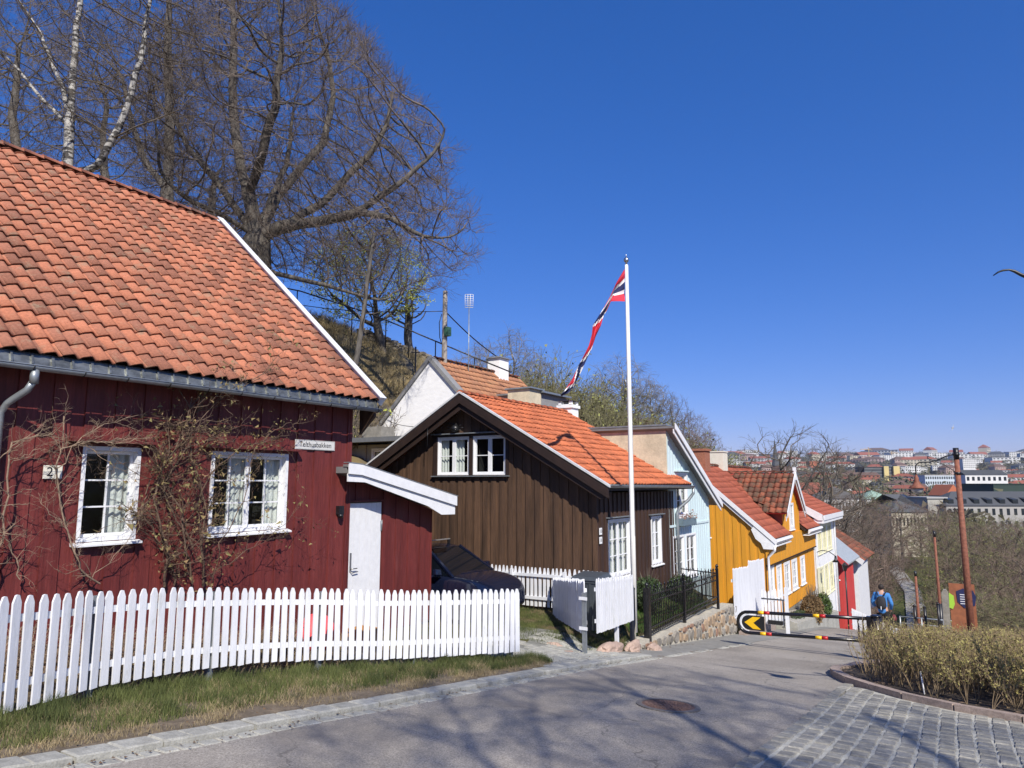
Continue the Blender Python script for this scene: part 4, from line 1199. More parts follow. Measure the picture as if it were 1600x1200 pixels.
# ------------------------------------------------------------------ cream house further down
def cream_house():
    t = thing("cream_house", "tall white house with cream window frames between the yellow house and the red shed", "house", (-8, 38, G(-8, 38)))
    QF = -6.12; FX = Face('X', QF); S0, S1 = 35.8, 41.2
    ups = [(36.4, 37.5, -3.32, -2.02), (37.8, 38.9, -3.32, -2.02), (39.2, 40.4, -3.32, -2.02)]
    lws = [(36.4, 37.5, -5.35, -3.95), (37.8, 38.9, -5.35, -3.95), (39.2, 40.4, -5.35, -3.95)]
    board_wall("front_wall", FX, S0, S1, -7.0, -1.7, ups + lws, .16, M_WHITE, t, step=.01)
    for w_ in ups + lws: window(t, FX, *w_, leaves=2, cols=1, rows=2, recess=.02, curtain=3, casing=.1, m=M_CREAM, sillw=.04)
    mb = MB(); mb.box(-11.5, QF - .02, S0, S0 + .04, -7, -1.8); mb.box(-11.5, -11.46, S0, S1, -7, -1.8); mb.box(-11.5, QF - .03, S1 - .04, S1, -7, -1.8); mb.build("side_wall", M_WHITE, t)
    mb = MB(); FX.box(mb, S0, S0 + .45, -5.6, -3.9, .03, .05); mb.build("cream_panel", M_CREAM, t)
    def zr(q): return -1.62 + (q + 5.7) * -.52 + .10 * max(0, (-q - 8)) * .9
    roof_y("roof_tiles", -5.7, -1.50, -8.7, .12, 35.6, 41.5, .25, .3, T_FLA, t, amp=.006, lift=.02, seg=3)
    mb = MB(); mb.box(-6.1, -5.66, 35.6, 41.5, -1.86, -1.66); mb.box(-5.68, -5.62, 35.6, 41.5, -1.72, -1.5); mb.build("white_gutter", M_WHITE, t)
    mb = MB(); mb.prism([(-5.7, 35.55, -1.46), (-8.7, 35.55, .16), (-8.7, 35.55, -.02), (-5.9, 35.55, -1.72), (-5.7, 35.55, -1.72)], (0, .05, 0)); mb.build("verge_board", M_WHITE, t)
    mb = MB(); mb.prism([(-8.7, 35.6, .1), (-11.8, 35.6, -1.6), (-11.8, 41.5, -1.6), (-8.7, 41.5, .1)], (0, 0, -.08)); mb.build("back_roof", T_FLA, t)
    mb = MB(); mb.tube([(-5.7, 41.3, -1.6), (-6.05, 41.2, -1.9), (-6.05, 41.2, -6.6)], .05, 8); mb.build("downpipe", M_WHITE, t)
    l = thing("wall_lantern", "black bell shaped lantern on a curved bracket on the cream house wall", "lamp", (-6.1, 36.6, -3.4))
    mb = MB(); mb.tube([(-6.1, 36.0, -3.2), (-5.9, 36.0, -3.1), (-5.6, 36.1, -3.15), (-5.35, 36.2, -3.35)], .02, 6); mb.build("bracket", M_BLACK, l)
    mb = MB(); mb.lathe((-5.35, 36.2, -3.62), [(.17, 0), (.06, .12), (.04, .28)], 12); mb.build("lamp_shade", M_BLACK, l)
cream_house()

def small_red_house():
    t = thing("red_outhouse", "small bright red wooden building with a grey sheet roof beside the cream house", "house", (-7, 43.5, G(-7, 43)))
    FY = Face('Y', 42.2); FX = Face('X', -5.95)
    board_wall("gable_wall", FY, -8.6, -5.95, -8.0, lambda q: -4.1 + (-5.95 - q) * .9 if q > -7.3 else -4.1 + (q + 8.65) * .9, [], .14, M_RED2, t, step=.012)
    board_wall("front_wall", FX, 42.2, 46.5, -9.0, -4.2, [], .14, M_RED2, t, step=.012)
    mb = MB(); mb.prism([(-5.6, 41.7, -4.25), (-7.3, 41.7, -2.75), (-9.0, 41.7, -4.25), (-9.0, 41.7, -4.32), (-7.3, 41.7, -2.85), (-5.6, 41.7, -4.32)], (0, 5, 0)); mb.build("roof", mat("pale_grey_sheet", (.33, .36, .37), .5, .1), t)
    mb = MB(); mb.prism([(-5.55, 41.66, -4.25), (-7.3, 41.66, -2.72), (-7.3, 41.66, -2.95), (-5.7, 41.66, -4.45)], (0, .05, 0)); mb.build("bargeboard", M_RED2, t)
    mb = MB()
    for x, z in ((-6.35, -5.5), (-6.22, -5.35), (-6.4, -5.75), (-6.1, -5.15)): mb.lathe((x, 42.15, z), [(.001, -.05), (.06, 0), (.001, .05)], 8)
    mb.build("white_ornament", M_WHITE, t)
    t2 = thing("tiled_house", "low house with brown tiles and a white gable board beyond the bright red shed", "house", (-7, 50, G(-7, 50)))
    mb = MB(); mb.box(-9.5, -5.9, 48, 53, -11, -4.6); mb.build("wall", M_WHITE, t2)
    roof_y("roof_tiles", -5.5, -4.6, -7.7, -3.1, 47.6, 53.3, .3, .33, T_MOS, t2, amp=.03, lift=.03, seg=4)
    mb = MB(); mb.prism([(-5.45, 47.55, -4.6), (-7.7, 47.55, -3.0), (-7.7, 47.55, -3.2), (-5.6, 47.55, -4.85)], (0, .06, 0)); mb.build("verge_board", M_WHITE, t2)
small_red_house()

# ------------------------------------------------------------------ white rendered house behind
def white_house():
    t = thing("white_rendered_house", "white rendered house with a steep gable standing behind the brown house", "house", (-19, 28, 0))
    S0, S1, QR, ZR = 24.0, 31.2, -19.49, 5.30
    sl = 1.0
    qa, qb = -22.6, -15.8
    mb = MB()
    def z(q): return ZR - abs(q - QR) * sl - .03
    y = S0
    mb.prism([(qa, y, -2.6), (qb, y, -2.6), (qb, y, z(qb)), (QR, y, z(QR)), (qa, y, z(qa))], (0, S1 - S0, 0))
    mb.build("wall", M_WREN, t)
    ye = S0 - .10
    def top(q, h=0): return ZR + .22 - abs(q - QR) * sl + h
    qe1, qe2 = -15.4, -23.0
    mb = MB()
    mb.prism([(QR, ye, top(QR)), (qe1, ye, top(qe1)), (qe1, ye, top(qe1) - .18), (QR, ye, top(QR) - .24), (qe2, ye, top(qe2) - .18), (qe2, ye, top(qe2))], (0, .42, 0))
    mb.build("verge_flashing", mat("grey_verge_metal", (.24, .24, .235), .6, .12), t)
    U = Vector((QR - qe1, 0, (qe1 - QR) * -sl)).normalized(); W = (qe1 - QR) * math.sqrt(2)
    roof_y("roof_tiles", qe1, top(qe1) - .12, QR, top(QR) - .10, S0 + .32, S1 + .3, .28, .36, T_TAN, t, amp=.02, lift=.045, seg=6, deck=M_SLATE)
    mb = MB(); mb.prism([(QR, S0 + .3, top(QR) - .2), (qe2, S0 + .3, top(qe2) - .2), (qe2, S1 + .3, top(qe2) - .2), (QR, S1 + .3, top(QR) - .2)], (0, 0, .08)); mb.build("back_roof", T_TAN, t)
    ridge_caps("ridge_tiles", (QR, S0 + .3, top(QR) - .06), (QR, S1 + .2, top(QR) - .06), T_MOS, t, .11)
    mb = MB(); mb.box(-19.85, -19.15, 29.0, 29.85, 4.2, 6.15); c = mb.build("chimney", M_WREN, t)
    mb = MB(); mb.hexa([(-19.95, 28.9, 6.15), (-19.05, 28.9, 6.15), (-19.05, 29.95, 6.15), (-19.95, 29.95, 6.15)], [(-19.8, 29.05, 6.24), (-19.2, 29.05, 6.24), (-19.2, 29.8, 6.24), (-19.8, 29.8, 6.24)]); mb.build("chimney_cap", M_SLATE, c)
    # flat-roofed dormer
    mb = MB(); mb.box(-18.9, -15.75, 27.2, 29.6, 1.4, 3.95); mb.build("dormer", mat("grey_dormer_cladding", (.25, .25, .245), .8, .08), t)
    mb = MB(); mb.box(-16.85, -15.72, 26.2, 27.19, 1.4, 4.05); mb.build("dormer_end", M_BEIGE, t)
    mb = MB(); mb.box(-19.1, -15.55, 27.1, 29.8, 3.96, 4.04); mb.box(-16.95, -15.6, 26.1, 27.3, 4.055, 4.12); mb.build("dormer_roof", M_ZINC, t)
    mb = MB(); mb.beam((-22.95, S0 - .2, 1.86), (-22.95, S1, 1.86), .12, .10); mb.build("gutter", M_SLATE, t)
white_house()

def annex():
    t = thing("grey_annex", "low annex with a flat dark roof and a white window behind the red shed", "building", (-17.5, 20, -2))
    FY = Face('Y', 19.0)
    w_ = (-18.1, -16.6, .35, 1.22)
    mb = MB()
    FY.box(mb, -19.6, -18.35, -2.8, 1.35, -.2, 0); FY.box(mb, -18.349, -18.12, -2.8, 1.35, -.2, -.05); FY.box(mb, -18.12, -15.2, -2.8, .33, -.2, -.05); FY.box(mb, -16.58, -15.2, .331, 1.35, -.2, -.05); FY.box(mb, -18.12, -16.58, 1.23, 1.35, -.2, -.05)
    mb.box(-15.24, -15.2, 19.2, 22.5, -2.8, 1.35); mb.build("wall", mat("grey_beige_render", (.33, .31, .26), .9, .1), t)
    window(t, Face('Y', 19.05), *w_, leaves=2, cols=1, rows=1, recess=.03, curtain=2, casing=.08, sill=False)
    mb = MB(); mb.hexa([(-19.9, 18.4, 1.42), (-14.9, 18.4, 1.42), (-14.9, 23.0, 1.55), (-19.9, 23.0, 1.55)], [(-19.9, 18.4, 1.58), (-14.9, 18.4, 1.58), (-14.9, 23.0, 1.75), (-19.9, 23.0, 1.75)]); mb.build("flat_roof", mat("grey_roof_felt", (.13, .14, .15), .7, .1), t)
    mb = MB(); mb.box(-18.75, -17.8, 19.2, 19.9, 1.6, 2.03); mb.build("concrete_upstand", M_CONC, t)
annex()
# ------------------------------------------------------------------ fences
def picket(mb, p, d, w, zb, zt, th=.02, tip=.075, lean=0.0):
    """one pointed picket at plan point p, facing across direction d"""
    d = Vector((d[0], d[1], 0)).normalized(); n = Vector((d.y, -d.x, 0))
    p = Vector((p[0], p[1], 0)); h = w / 2
    def P(a, z, o): return p + d * (a + lean * (z - zb)) + n * o + Vector((0, 0, z))
    mb.new_id()
    pr = [(-h, zb), (h, zb), (h, zt - tip), (h * .42, zt - .006), (0, zt), (-h * .42, zt - .006), (-h, zt - tip)]
    f = mb.pts([P(a, z, th / 2) for a, z in pr]); b = mb.pts([P(a, z, -th / 2) for a, z in pr])
    mb.face(f); mb.face(b[::-1])
    for i in range(7): j = (i + 1) % 7; mb.face((f[i], b[i], b[j], f[j]))

def picket_fence(name, label, pts, spacing, wr, rail_side=-1, posts=(), group=None, tip=.075, rails=(.22, .80), postm=None, posth=.0, lean=.0, post_side=None):
    """pts: (s, q, z bottom, z top) along the run"""
    t = thing(name, label, "fence", (pts[0][1], pts[0][0], pts[0][2]), group)
    P = [Vector((b, a, 0)) for a, b, c, d in pts]
    L = [0]
    for a, b in zip(P, P[1:]): L.append(L[-1] + (b - a).length)
    def at(x):
        x = max(0, min(L[-1], x))
        for k in range(len(L) - 1):
            if x <= L[k + 1] + 1e-6:
                u = (x - L[k]) / (L[k + 1] - L[k]); return P[k].lerp(P[k + 1], u), lerp(pts[k][2], pts[k + 1][2], u), lerp(pts[k][3], pts[k + 1][3], u), (P[k + 1] - P[k]).normalized()
    mb = MB(); x = 0.03
    while x < L[-1]:
        p, zb, zt, d = at(x)
        sp = spacing(p.y) if callable(spacing) else spacing
        picket(mb, p, d, sp * (wr(p.y) if callable(wr) else wr) * R.uniform(.97, 1.03), zb + R.uniform(-.008, .008), zt + R.uniform(-.012, .012), tip=tip, lean=lean + R.uniform(-.016, .016))
        x += sp
    mb.build("picket_panel", M_FENCE, t)
    for fr_ in rails:
        mb = MB()
        n = max(2, int(L[-1] / .3))
        for k in range(n):
            p, zb, zt, d = at(L[-1] * k / n); p2, zb2, zt2, d2 = at(L[-1] * (k + 1) / n)
            o = Vector((d.y, -d.x, 0)) * (.032 * -rail_side)
            mb.beam(p + o + Vector((0, 0, lerp(zb, zt, fr_))), p2 + Vector((d2.y, -d2.x, 0)) * (.032 * -rail_side) + Vector((0, 0, lerp(zb2, zt2, fr_))), .035, .07)
        mb.build("rail", M_FENCE, t)
    for x in posts:
        p, zb, zt, d = at(x * L[-1]); o = Vector((d.y, -d.x, 0)) * (.085 * -(post_side if post_side is not None else rail_side))
        c = p + o; gz = G(c.x, c.y) - .08
        mb = MB(); mb.box(c.x - .035, c.x + .035, c.y - .035, c.y + .035, gz, zt - .06 + posth); mb.build("post", postm or M_FENCE, t)
    return t
FENCE1 = [(1.9, -6.85, -1.95, -.84), (2.83, -7.45, -2.08, -1.0), (3.41, -7.72, -2.12, -1.07), (4.45, -8.10, -2.19, -1.18), (5.5, -8.24, -2.28, -1.29), (6.53, -8.19, -2.39, -1.41), (7.4, -7.93, -2.49, -1.50),
          (8.27, -7.50, -2.60, -1.60), (9.3, -6.95, -2.68, -1.68), (10.33, -6.40, -2.75, -1.75)]
picket_fence("picket_fence", "long white picket fence curving along the grass verge before the red house", FENCE1,
             lambda y: interp([(1, .155), (3.4, .150), (5, .135), (7, .115), (8.3, .104), (10.4, .101)], y), lambda y: interp([(3, .63), (7, .67), (8.5, .76), (10.4, .82)], y), rail_side=1, posts=(.13, .3, .47, .64, .8, .985), postm=M_ZINC)
picket_fence("picket_fence", "white picket fence with its rails to the viewer in front of the brown gable",
             [(15.33, -11.9, -2.98, -2.06), (15.33, -9.2, -2.97, -2.05), (15.3, -6.75, -2.95, -2.03)], .118, .60, rail_side=-1, posts=(.02, .43, .72), tip=.12, post_side=-1)
picket_fence("picket_fence", "short white picket fence running back beside the drive to the brown gable",
             [(12.45, -6.28, -2.84, -1.82), (15.2, -8.5, -3.12, -2.24)], .118, .62, rail_side=-1, posts=(.985,))
picket_fence("picket_fence", "short white picket fence between the grey gate post and the flagpole",
             [(12.78, -6.18, -2.86, -1.84), (15.0, -6.36, -2.98, -2.02)], .106, .66, rail_side=1, posts=(.6,))
def gate_post():
    t = thing("gate_post", "bare grey steel post at the corner of the two short picket fences", "post", (-6.2, 12.38, -3.1))
    mb = MB(); mb.box(-6.26, -6.19, 12.30, 12.37, -3.35, -2.05); mb.build("steel_post", M_ZINC, t)
    for z in (-2.18, -2.72):
        mb = MB(); mb.box(-6.31, -6.14, 12.28, 12.29, z, z + .06); mb.build("bracket", M_FENCE, t)
gate_post()
# tall close boarded fence before the yellow house
def tall_fence():
    t = thing("tall_board_fence", "tall white close boarded fence beside the yellow gable", "fence", (-6.2, 24.3, -4.6))
    mb = MB(); s = 22.35
    while s < 26.2:
        zt = -2.60 - (s - 22.35) * .05 + (.16 if s > 24.1 else 0) + R.uniform(-.02, .02)
        picket(mb, (-6.2, s), (0, 1), .118, interp(EDGE, s) - .1, zt, tip=.05); s += .122
    mb.build("board_panel", M_FENCE, t)
    mb = MB(); mb.box(-6.27, -6.23, 22.3, 26.1, -3.0, -2.92); mb.box(-6.27, -6.23, 22.3, 26.1, -4.1, -4.02); mb.build("rail", M_FENCE, t)
    mb = MB(); mb.box(-6.1, -5.86, 22.3, 26.0, -5.2, -4.42); mb.prism([(-6.12, 24.5, -4.4), (-6.12, 26.4, -4.35), (-6.12, 26.4, -4.1), (-6.12, 24.5, -4.33)], (.28, 0, 0)); mb.build("granite_base", M_PINK, t)
    g = thing("garden_gate", "narrow white picket gate standing open beside the yellow house", "gate", (-5.6, 24.6, -4.7))
    mb = MB(); q = -5.92
    while q < -5.2: picket(mb, (q, 24.6), (1, 0), .07, -4.55, -3.45 + .05 * math.sin(q * 9), tip=.08); q += .105
    mb.build("picket_panel", M_FENCE, g)
    mb = MB(); mb.box(-5.95, -5.2, 24.62, 24.65, -3.78, -3.72); mb.box(-5.95, -5.2, 24.62, 24.65, -4.4, -4.34); mb.box(-5.22, -5.12, 24.55, 24.65, -4.8, -3.35); mb.build("gate_frame", M_FENCE, g)
    mb = MB(); mb.box(-5.95, -5.25, 24.575, 24.585, -3.76, -3.73); mb.box(-5.28, -5.26, 24.57, 24.585, -4.6, -3.74); mb.build("hinge_strap", M_BLACK, g)
    mb = MB(); mb.box(-5.75, -5.3, 24.5, 24.57, -4.52, -4.40); mb.build("mail_slot", M_BLACK, g)
tall_fence()
picket_fence("picket_fence", "white picket fence dropping down the street past the bright red shed",
             [(40.0, -5.3, -7.2, -6.2), (43, -5.0, -7.95, -6.95), (47, -4.5, -9.0, -8.0), (52, -3.6, -10.3, -9.3)], .22, .62, rail_side=1, posts=(.05, .35, .7))

# ------------------------------------------------------------------ black iron fence on its stone wall
def iron_fence():
    t = thing("iron_fence", "black wrought iron fence with spear tops on a low stone wall", "fence", (-6.28, 18, -3.5))
    q = -6.30; s0, s1 = 15.62, 21.0
    zb = lambda s: -3.42 + (s - 15.6) * .004; zt = lambda s: -2.45 - (s - 15.6) * .018
    k = 0; s = s0 + .1
    while s < s1:
        h = zt(s) + (.10 if k % 2 else .03)
        mb = MB(); mb.tube([(q, s, zb(s)), (q, s, h - .05), (q, s, h)], [.013, .013, .003], 6)
        if k % 2: mb.lathe((q, s, h - .06), [(.012, 0), (.028, .025), (.003, .09)], 6)
        mb.build("bar", M_BLACKP, t)
        s += .115; k += 1
    for h in (-.10, -.24):
        mb = MB(); mb.beam((q, s0, zt(s0) + h), (q, s1, zt(s1) + h), .025, .03); mb.build("rail", M_BLACKP, t)
    for h in (.06, .16):
        mb = MB(); mb.beam((q, s0, zb(s0) + h), (q, s1, zb(s1) + h), .025, .03); mb.build("rail", M_BLACKP, t)
    for s in (s0, 18.1, s1):
        mb = MB(); w_ = .065 if s == s0 else .035
        mb.box(q - w_, q + w_, s - w_, s + w_, -3.9, zt(s) + .08); mb.lathe((q, s, zt(s) + .08), [(.035, 0), (.02, .02), (.05, .06), (.035, .10), (.004, .13)], 10)
        mb.build("post", M_BLACKP, t)
    # scrolls near the far end
    for c in (19.9, 20.5):
        mb = MB(); mb.tube([(q, c + .16 * math.cos(a), zt(c) - .17 + .05 * math.sin(a)) for a in [x * .6 for x in range(11)]], .009, 5); mb.build("scroll", M_BLACKP, t)
    t2 = thing("iron_fence", "plain black iron railing running back toward the blue house", "fence", (-6.9, 21.1, -3.5))
    mb = MB(); mb.beam((-6.3, 21.1, -2.62), (-7.4, 21.1, -2.55), .025, .03); mb.beam((-6.3, 21.1, -3.3), (-7.4, 21.1, -3.2), .025, .03); mb.build("rail", M_BLACKP, t2)
    x = -6.35
    while x > -7.4:
        mb = MB(); mb.tube([(x, 21.1, -3.32), (x, 21.1, -2.5)], .009, 5); mb.build("bar", M_BLACKP, t2); x -= .11
    # stone wall: irregular faces set in mortar
    w_ = thing("stone_wall", "low wall of mixed natural stone in pale mortar under the iron fence", "wall", (-6.2, 18.5, -4))
    mb = MB(); mb.cs = False
    for k in range(14):
        a = 15.0 + k * .53; b = a + .53
        zt_ = lambda s: -3.46 - (s - 15) * .022 + .03 * math.sin(s * 5)
        mb.hexa([(-6.60, a, -3.9), (-6.22, a, SZ(a) - .2), (-6.22, b, SZ(b) - .2), (-6.60, b, -3.9)], [(-6.60, a, zt_(a)), (-6.24, a, zt_(a)), (-6.24, b, zt_(b)), (-6.60, b, zt_(b))])
    mb.build("mortar_core", mat("pale_mortar", (.42, .39, .32), .95, .15, 8, bump=.5, bscale=30), w_)
    ms = [mat("wall_stone_grey", (.22, .20, .17), .9, .25, 8, bump=.5, bscale=25, idvar=.25), mat("wall_stone_tan", (.30, .22, .145), .9, .25, 8, bump=.5, bscale=25, idvar=.2), mat("wall_stone_rust", (.24, .145, .10), .9, .25, 8, bump=.5, bscale=25, idvar=.2)]
    mb = MB(); s = 15.05
    while s < 22.35:
        wd = R.uniform(.14, .42)
        z = SZ(s + wd / 2) - .02; top = -3.50 - (s - 15) * .022
        while z < top - .04:
            h = min(R.uniform(.16, .42), top - z)
            if h < .05: break
            mb.new_id(); mb.cm = R.choice([0, 0, 1, 1, 2])
            c = Vector((-6.205, s + wd / 2, z + h / 2)); n = 9
            ring = []; rin = []
            for i in range(n):
                an = 2 * math.pi * i / n + R.uniform(-.15, .15)
                ca, sa = math.cos(an), math.sin(an)
                m_ = 1 / max(abs(ca), abs(sa)) ** .75
                y = c.y + ca * m_ * (wd / 2 - .012) * R.uniform(.88, 1.0); zz = c.z + sa * m_ * (h / 2 - .012) * R.uniform(.88, 1.0)
                ring.append((-6.235, y, zz)); rin.append((-6.205 + R.uniform(.0, .02), lerp(c.y, y, .86), lerp(c.z, zz, .86)))
            a = mb.pts(ring); b = mb.pts(rin)
            for i in range(n): j = (i + 1) % n; mb.face((a[i], a[j], b[j], b[i]))
            mb.face(b)
            z += h
        s += wd
    mb.build("facing_stones", ms, w_)
iron_fence()

def rock(name, label, c, r, m, parent=None, seed=0, sub=3, flat=.7, cat="rock", group=None):
    bm = bmesh.new(); bmesh.ops.create_icosphere(bm, subdivisions=sub, radius=1)
    for v in bm.verts:
        n = mnoise.noise(v.co * 1.3 + Vector((seed, 0, 0))) * .5 + mnoise.noise(v.co * 3 + Vector((seed, 5, 0))) * .14
        v.co *= 1 + n
        v.co = Vector((c[0] + v.co.x * r[0], c[1] + v.co.y * r[1], c[2] + v.co.z * r[2]))
    me = bpy.data.meshes.new(name); bm.to_mesh(me); bm.free()
    for p in me.polygons: p.use_smooth = False
    me.materials.append(m); o = bpy.data.objects.new(name, me); COL.objects.link(o)
    if parent: o.parent = parent; o.matrix_parent_inverse = Matrix.Translation(-parent_loc(parent))
    elif label: tag(o, label, cat, group)
    return o
M_PROCK = mat("pink_granite_rock", (.37, .27, .215), .9, .2, 5, bump=.6, bscale=18)
for i, (q, s, z, rx, ry, rz, lb) in enumerate([(-6.18, 13.35, -3.28, .15, .42, .15, "largest pink granite boulder, under the picket fence left of the flagpole"), (-6.15, 14.45, -3.42, .13, .28, .13, "pink granite boulder nearest the foot of the flagpole"),
        (-6.42, 12.1, -3.15, .1, .14, .08, "small pink rock at the foot of the grey gate post"), (-6.95, 12.45, -3.12, .15, .12, .08, "pink rock behind the grey gate post by the drive"), (-6.05, 15.3, -3.62, .14, .28, .12, "flat pink stone right of the flagpole foot")]):
    rock("boulder", lb, (q, s, z), (rx, ry, rz), M_PROCK, seed=i * 3.3, group="pink boulders under the picket fence")

# ------------------------------------------------------------------ flagpole and pennant
def flagpole():
    t = thing("flagpole", "tall white flagpole with a metal ball top and a black foot sleeve", "flagpole", (-6.48, 15.31, -3.62))
    x, y = -6.48, 15.31
    mb = MB(); mb.tube([(x, y, -3.3), (x, y, -1), (x, y, 2), (x, y, 5.15)], [.060, .060, .052, .036], 16); mb.build("pole", mat("flagpole_white", (.78, .77, .73), .35, .04), t)
    mb = MB(); mb.lathe((x, y, 5.15), [(.025, 0), (.02, .05), (.05, .08), (.062, .12), (.05, .16), (.015, .19), (.008, .25), (.001, .27)], 14); mb.build("ball_finial", mat("bright_metal", (.45, .45, .46), .25, .1, metal=.9), t)
    mb = MB(); x2, y2 = x + .01, y - .14
    mb.tube([(x2, y2, -3.75), (x2, y2, -3.6), (x2, y2, -3.595), (x2, y2, -2.36)], [.085, .085, .07, .066], 16); mb.lathe((x2, y2, -2.36), [(.07, 0), (.075, .03), (.04, .06), (.045, .09), (.004, .12)], 12); mb.build("foot_sleeve", M_BLACKP, t)
    mb = MB(); mb.tube([(x2, y2, -3.72), (x2, y2, -3.5)], .088, 16); mb.build("rusty_foot", mat("rusty_iron", (.12, .07, .05), .8, .3, 20), t)
    mb = MB(); mb.tube([(x + .065, y - .02, -1.2), (x + .05, y - .02, 5.12)], .004, 5); mb.build("halyard", M_WHITE, t)
    mb = MB(); mb.tube([(x - .05, y - .05, 2.28), (x - .07, y - .06, 2.38)], .02, 6); mb.build("cleat", M_ZINC, t)
    # pennant: red, white, blue, white, red, twisted as it hangs
    Lp = [(15.29, -6.52, 5.05), (15.18, -6.69, 4.71), (15.1, -6.81, 4.41), (15.02, -6.94, 4.13), (14.87, -7.18, 3.66), (14.86, -7.2, 3.46), (14.81, -7.26, 3.2), (14.75, -7.37, 2.94), (14.69, -7.46, 2.75), (14.6, -7.6, 2.4), (14.52, -7.73, 2.16), (14.45, -7.83, 2.01)]
    Rp = [(15.28, -6.53, 4.24), (15.1, -6.81, 4.24), (15.05, -6.89, 4.04), (15.01, -6.95, 3.93), (14.97, -7.02, 3.66), (14.91, -7.12, 3.43), (14.85, -7.21, 3.11), (14.78, -7.32, 2.82), (14.72, -7.41, 2.59), (14.62, -7.57, 2.23), (14.55, -7.68, 2.07), (14.47, -7.81, 1.99)]
    # stripe coordinate window seen at each station (0..1 across the cloth, may fold past its edge)
    win = [(0, 1), (.05, 1.0), (.12, .80), (.25, .62), (.62, .98), (1.25, .95), (1.0, .62), (.85, .45), (.55, .30), (.95, .60), (.70, .40), (.60, .42)]
    mats_ = [mat("flag_red", (.55, .022, .045), .8, .06), mat("flag_white", (.78, .78, .78), .8, .04), mat("flag_navy", (.012, .018, .085), .8, .1)]
    def stripe(w_):
        w_ = abs(w_) % 2; w_ = 2 - w_ if w_ > 1 else w_
        return 0 if w_ < .29 else 1 if w_ < .39 else 2 if w_ < .61 else 1 if w_ < .71 else 0
    mb = MB(); mb.cs = True
    NV = 28; NU = 8; rows = []
    wd = Vector((-.62, .48, .2)).normalized()
    for k in range(len(Lp) - 1):
        for u in range(NU + (1 if k == len(Lp) - 2 else 0)):
            f = u / NU
            l = Vector((lerp(Lp[k][1], Lp[k + 1][1], f), lerp(Lp[k][0], Lp[k + 1][0], f), lerp(Lp[k][2], Lp[k + 1][2], f)))
            r_ = Vector((lerp(Rp[k][1], Rp[k + 1][1], f), lerp(Rp[k][0], Rp[k + 1][0], f), lerp(Rp[k][2], Rp[k + 1][2], f)))
            w0 = lerp(win[k][0], win[k + 1][0], f); w1 = lerp(win[k][1], win[k + 1][1], f)
            xx = (k + f)
            rows.append((mb.pts([l.lerp(r_, v / NV) + Vector((.45, -.89, 0)) * (.05 * math.sin(v / NV * 7 + xx * 1.9) + .03 * math.sin(v / NV * 15 - xx)) for v in range(NV + 1)]), w0, w1))
    for (a, a0, a1), (b, b0, b1) in zip(rows, rows[1:]):
        for v in range(NV):
            mb.cm = stripe(lerp((a0 + b0) / 2, (a1 + b1) / 2, (v + .5) / NV)); mb.face((a[v], a[v + 1], b[v + 1], b[v]))
    o = mb.build("pennant", mats_)
    tag(o, "long red, white and navy pennant hanging twisted from the top of the flagpole", "flag")
flagpole()
def stick():
    t = thing("wooden_stake", "thin grey weathered stake leaning by the foot of the flagpole", "stake", (-6.25, 14.75, -3.5))
    mb = MB(); mb.tube([(-6.2, 14.72, -3.6), (-6.26, 14.80, -3.2), (-6.22, 14.78, -3.0)], [.022, .02, .014], 6); mb.build("stake", M_CONC, t)
stick()

# ------------------------------------------------------------------ wheelie bin
def bin_():
    t = thing("wheelie_bin", "dark grey wheelie bin with its lid closed inside the corner of the picket fences", "bin", (-6.9, 13.97, -3.12))
    M_BIN = mat("grey_bin_plastic", (.055, .065, .075), .5, .1, 20)
    x, y, z = -6.9, 13.97, -3.12
    mb = MB(); a, b = .20, .27
    mb.hexa([(x - a, y - a, z + .08), (x + a, y - a, z + .08), (x + a, y + a, z + .08), (x - a, y + a, z + .08)], [(x - b, y - b, z + 1.0), (x + b, y - b, z + 1.0), (x + b, y + b, z + 1.0), (x - b, y + b, z + 1.0)])
    for k in (-.12, 0, .12): mb.hexa([(x + k - .02, y - a - .012, z + .1), (x + k + .02, y - a - .012, z + .1), (x + k + .02, y - a, z + .1), (x + k - .02, y - a, z + .1)], [(x + k - .02, y - b - .012, z + .95), (x + k + .02, y - b - .012, z + .95), (x + k + .02, y - b, z + .95), (x + k - .02, y - b, z + .95)])
    mb.box(x - b - .02, x + b + .02, y - b - .02, y + b + .02, z + .96, z + 1.0)
    mb.build("bin_body", M_BIN, t)
    mb = MB(); c = b + .045
    mb.hexa([(x - c, y - c, z + 1.005), (x + c, y - c, z + 1.005), (x + c + .05, y + c, z + 1.03), (x - c, y + c, z + 1.03)], [(x - c + .03, y - c + .04, z + 1.07), (x + c - .02, y - c + .04, z + 1.07), (x + c - .02, y + c - .03, z + 1.12), (x - c + .03, y + c - .03, z + 1.12)])
    mb.tube([(x - .25, y + c + .03, z + 1.03), (x + .25, y + c + .03, z + 1.03)], .02, 8)
    mb.build("lid", M_BIN, t, bevel=.012)
    for dx in (-.22, .22):
        mb = MB(); mb.tube([(x + dx - .03, y + .2, z + .10), (x + dx + .03, y + .2, z + .10)], .10, 14); mb.build("wheel", M_BLACK, t)
    t.scale = (1, 1, 1.09)
bin_()

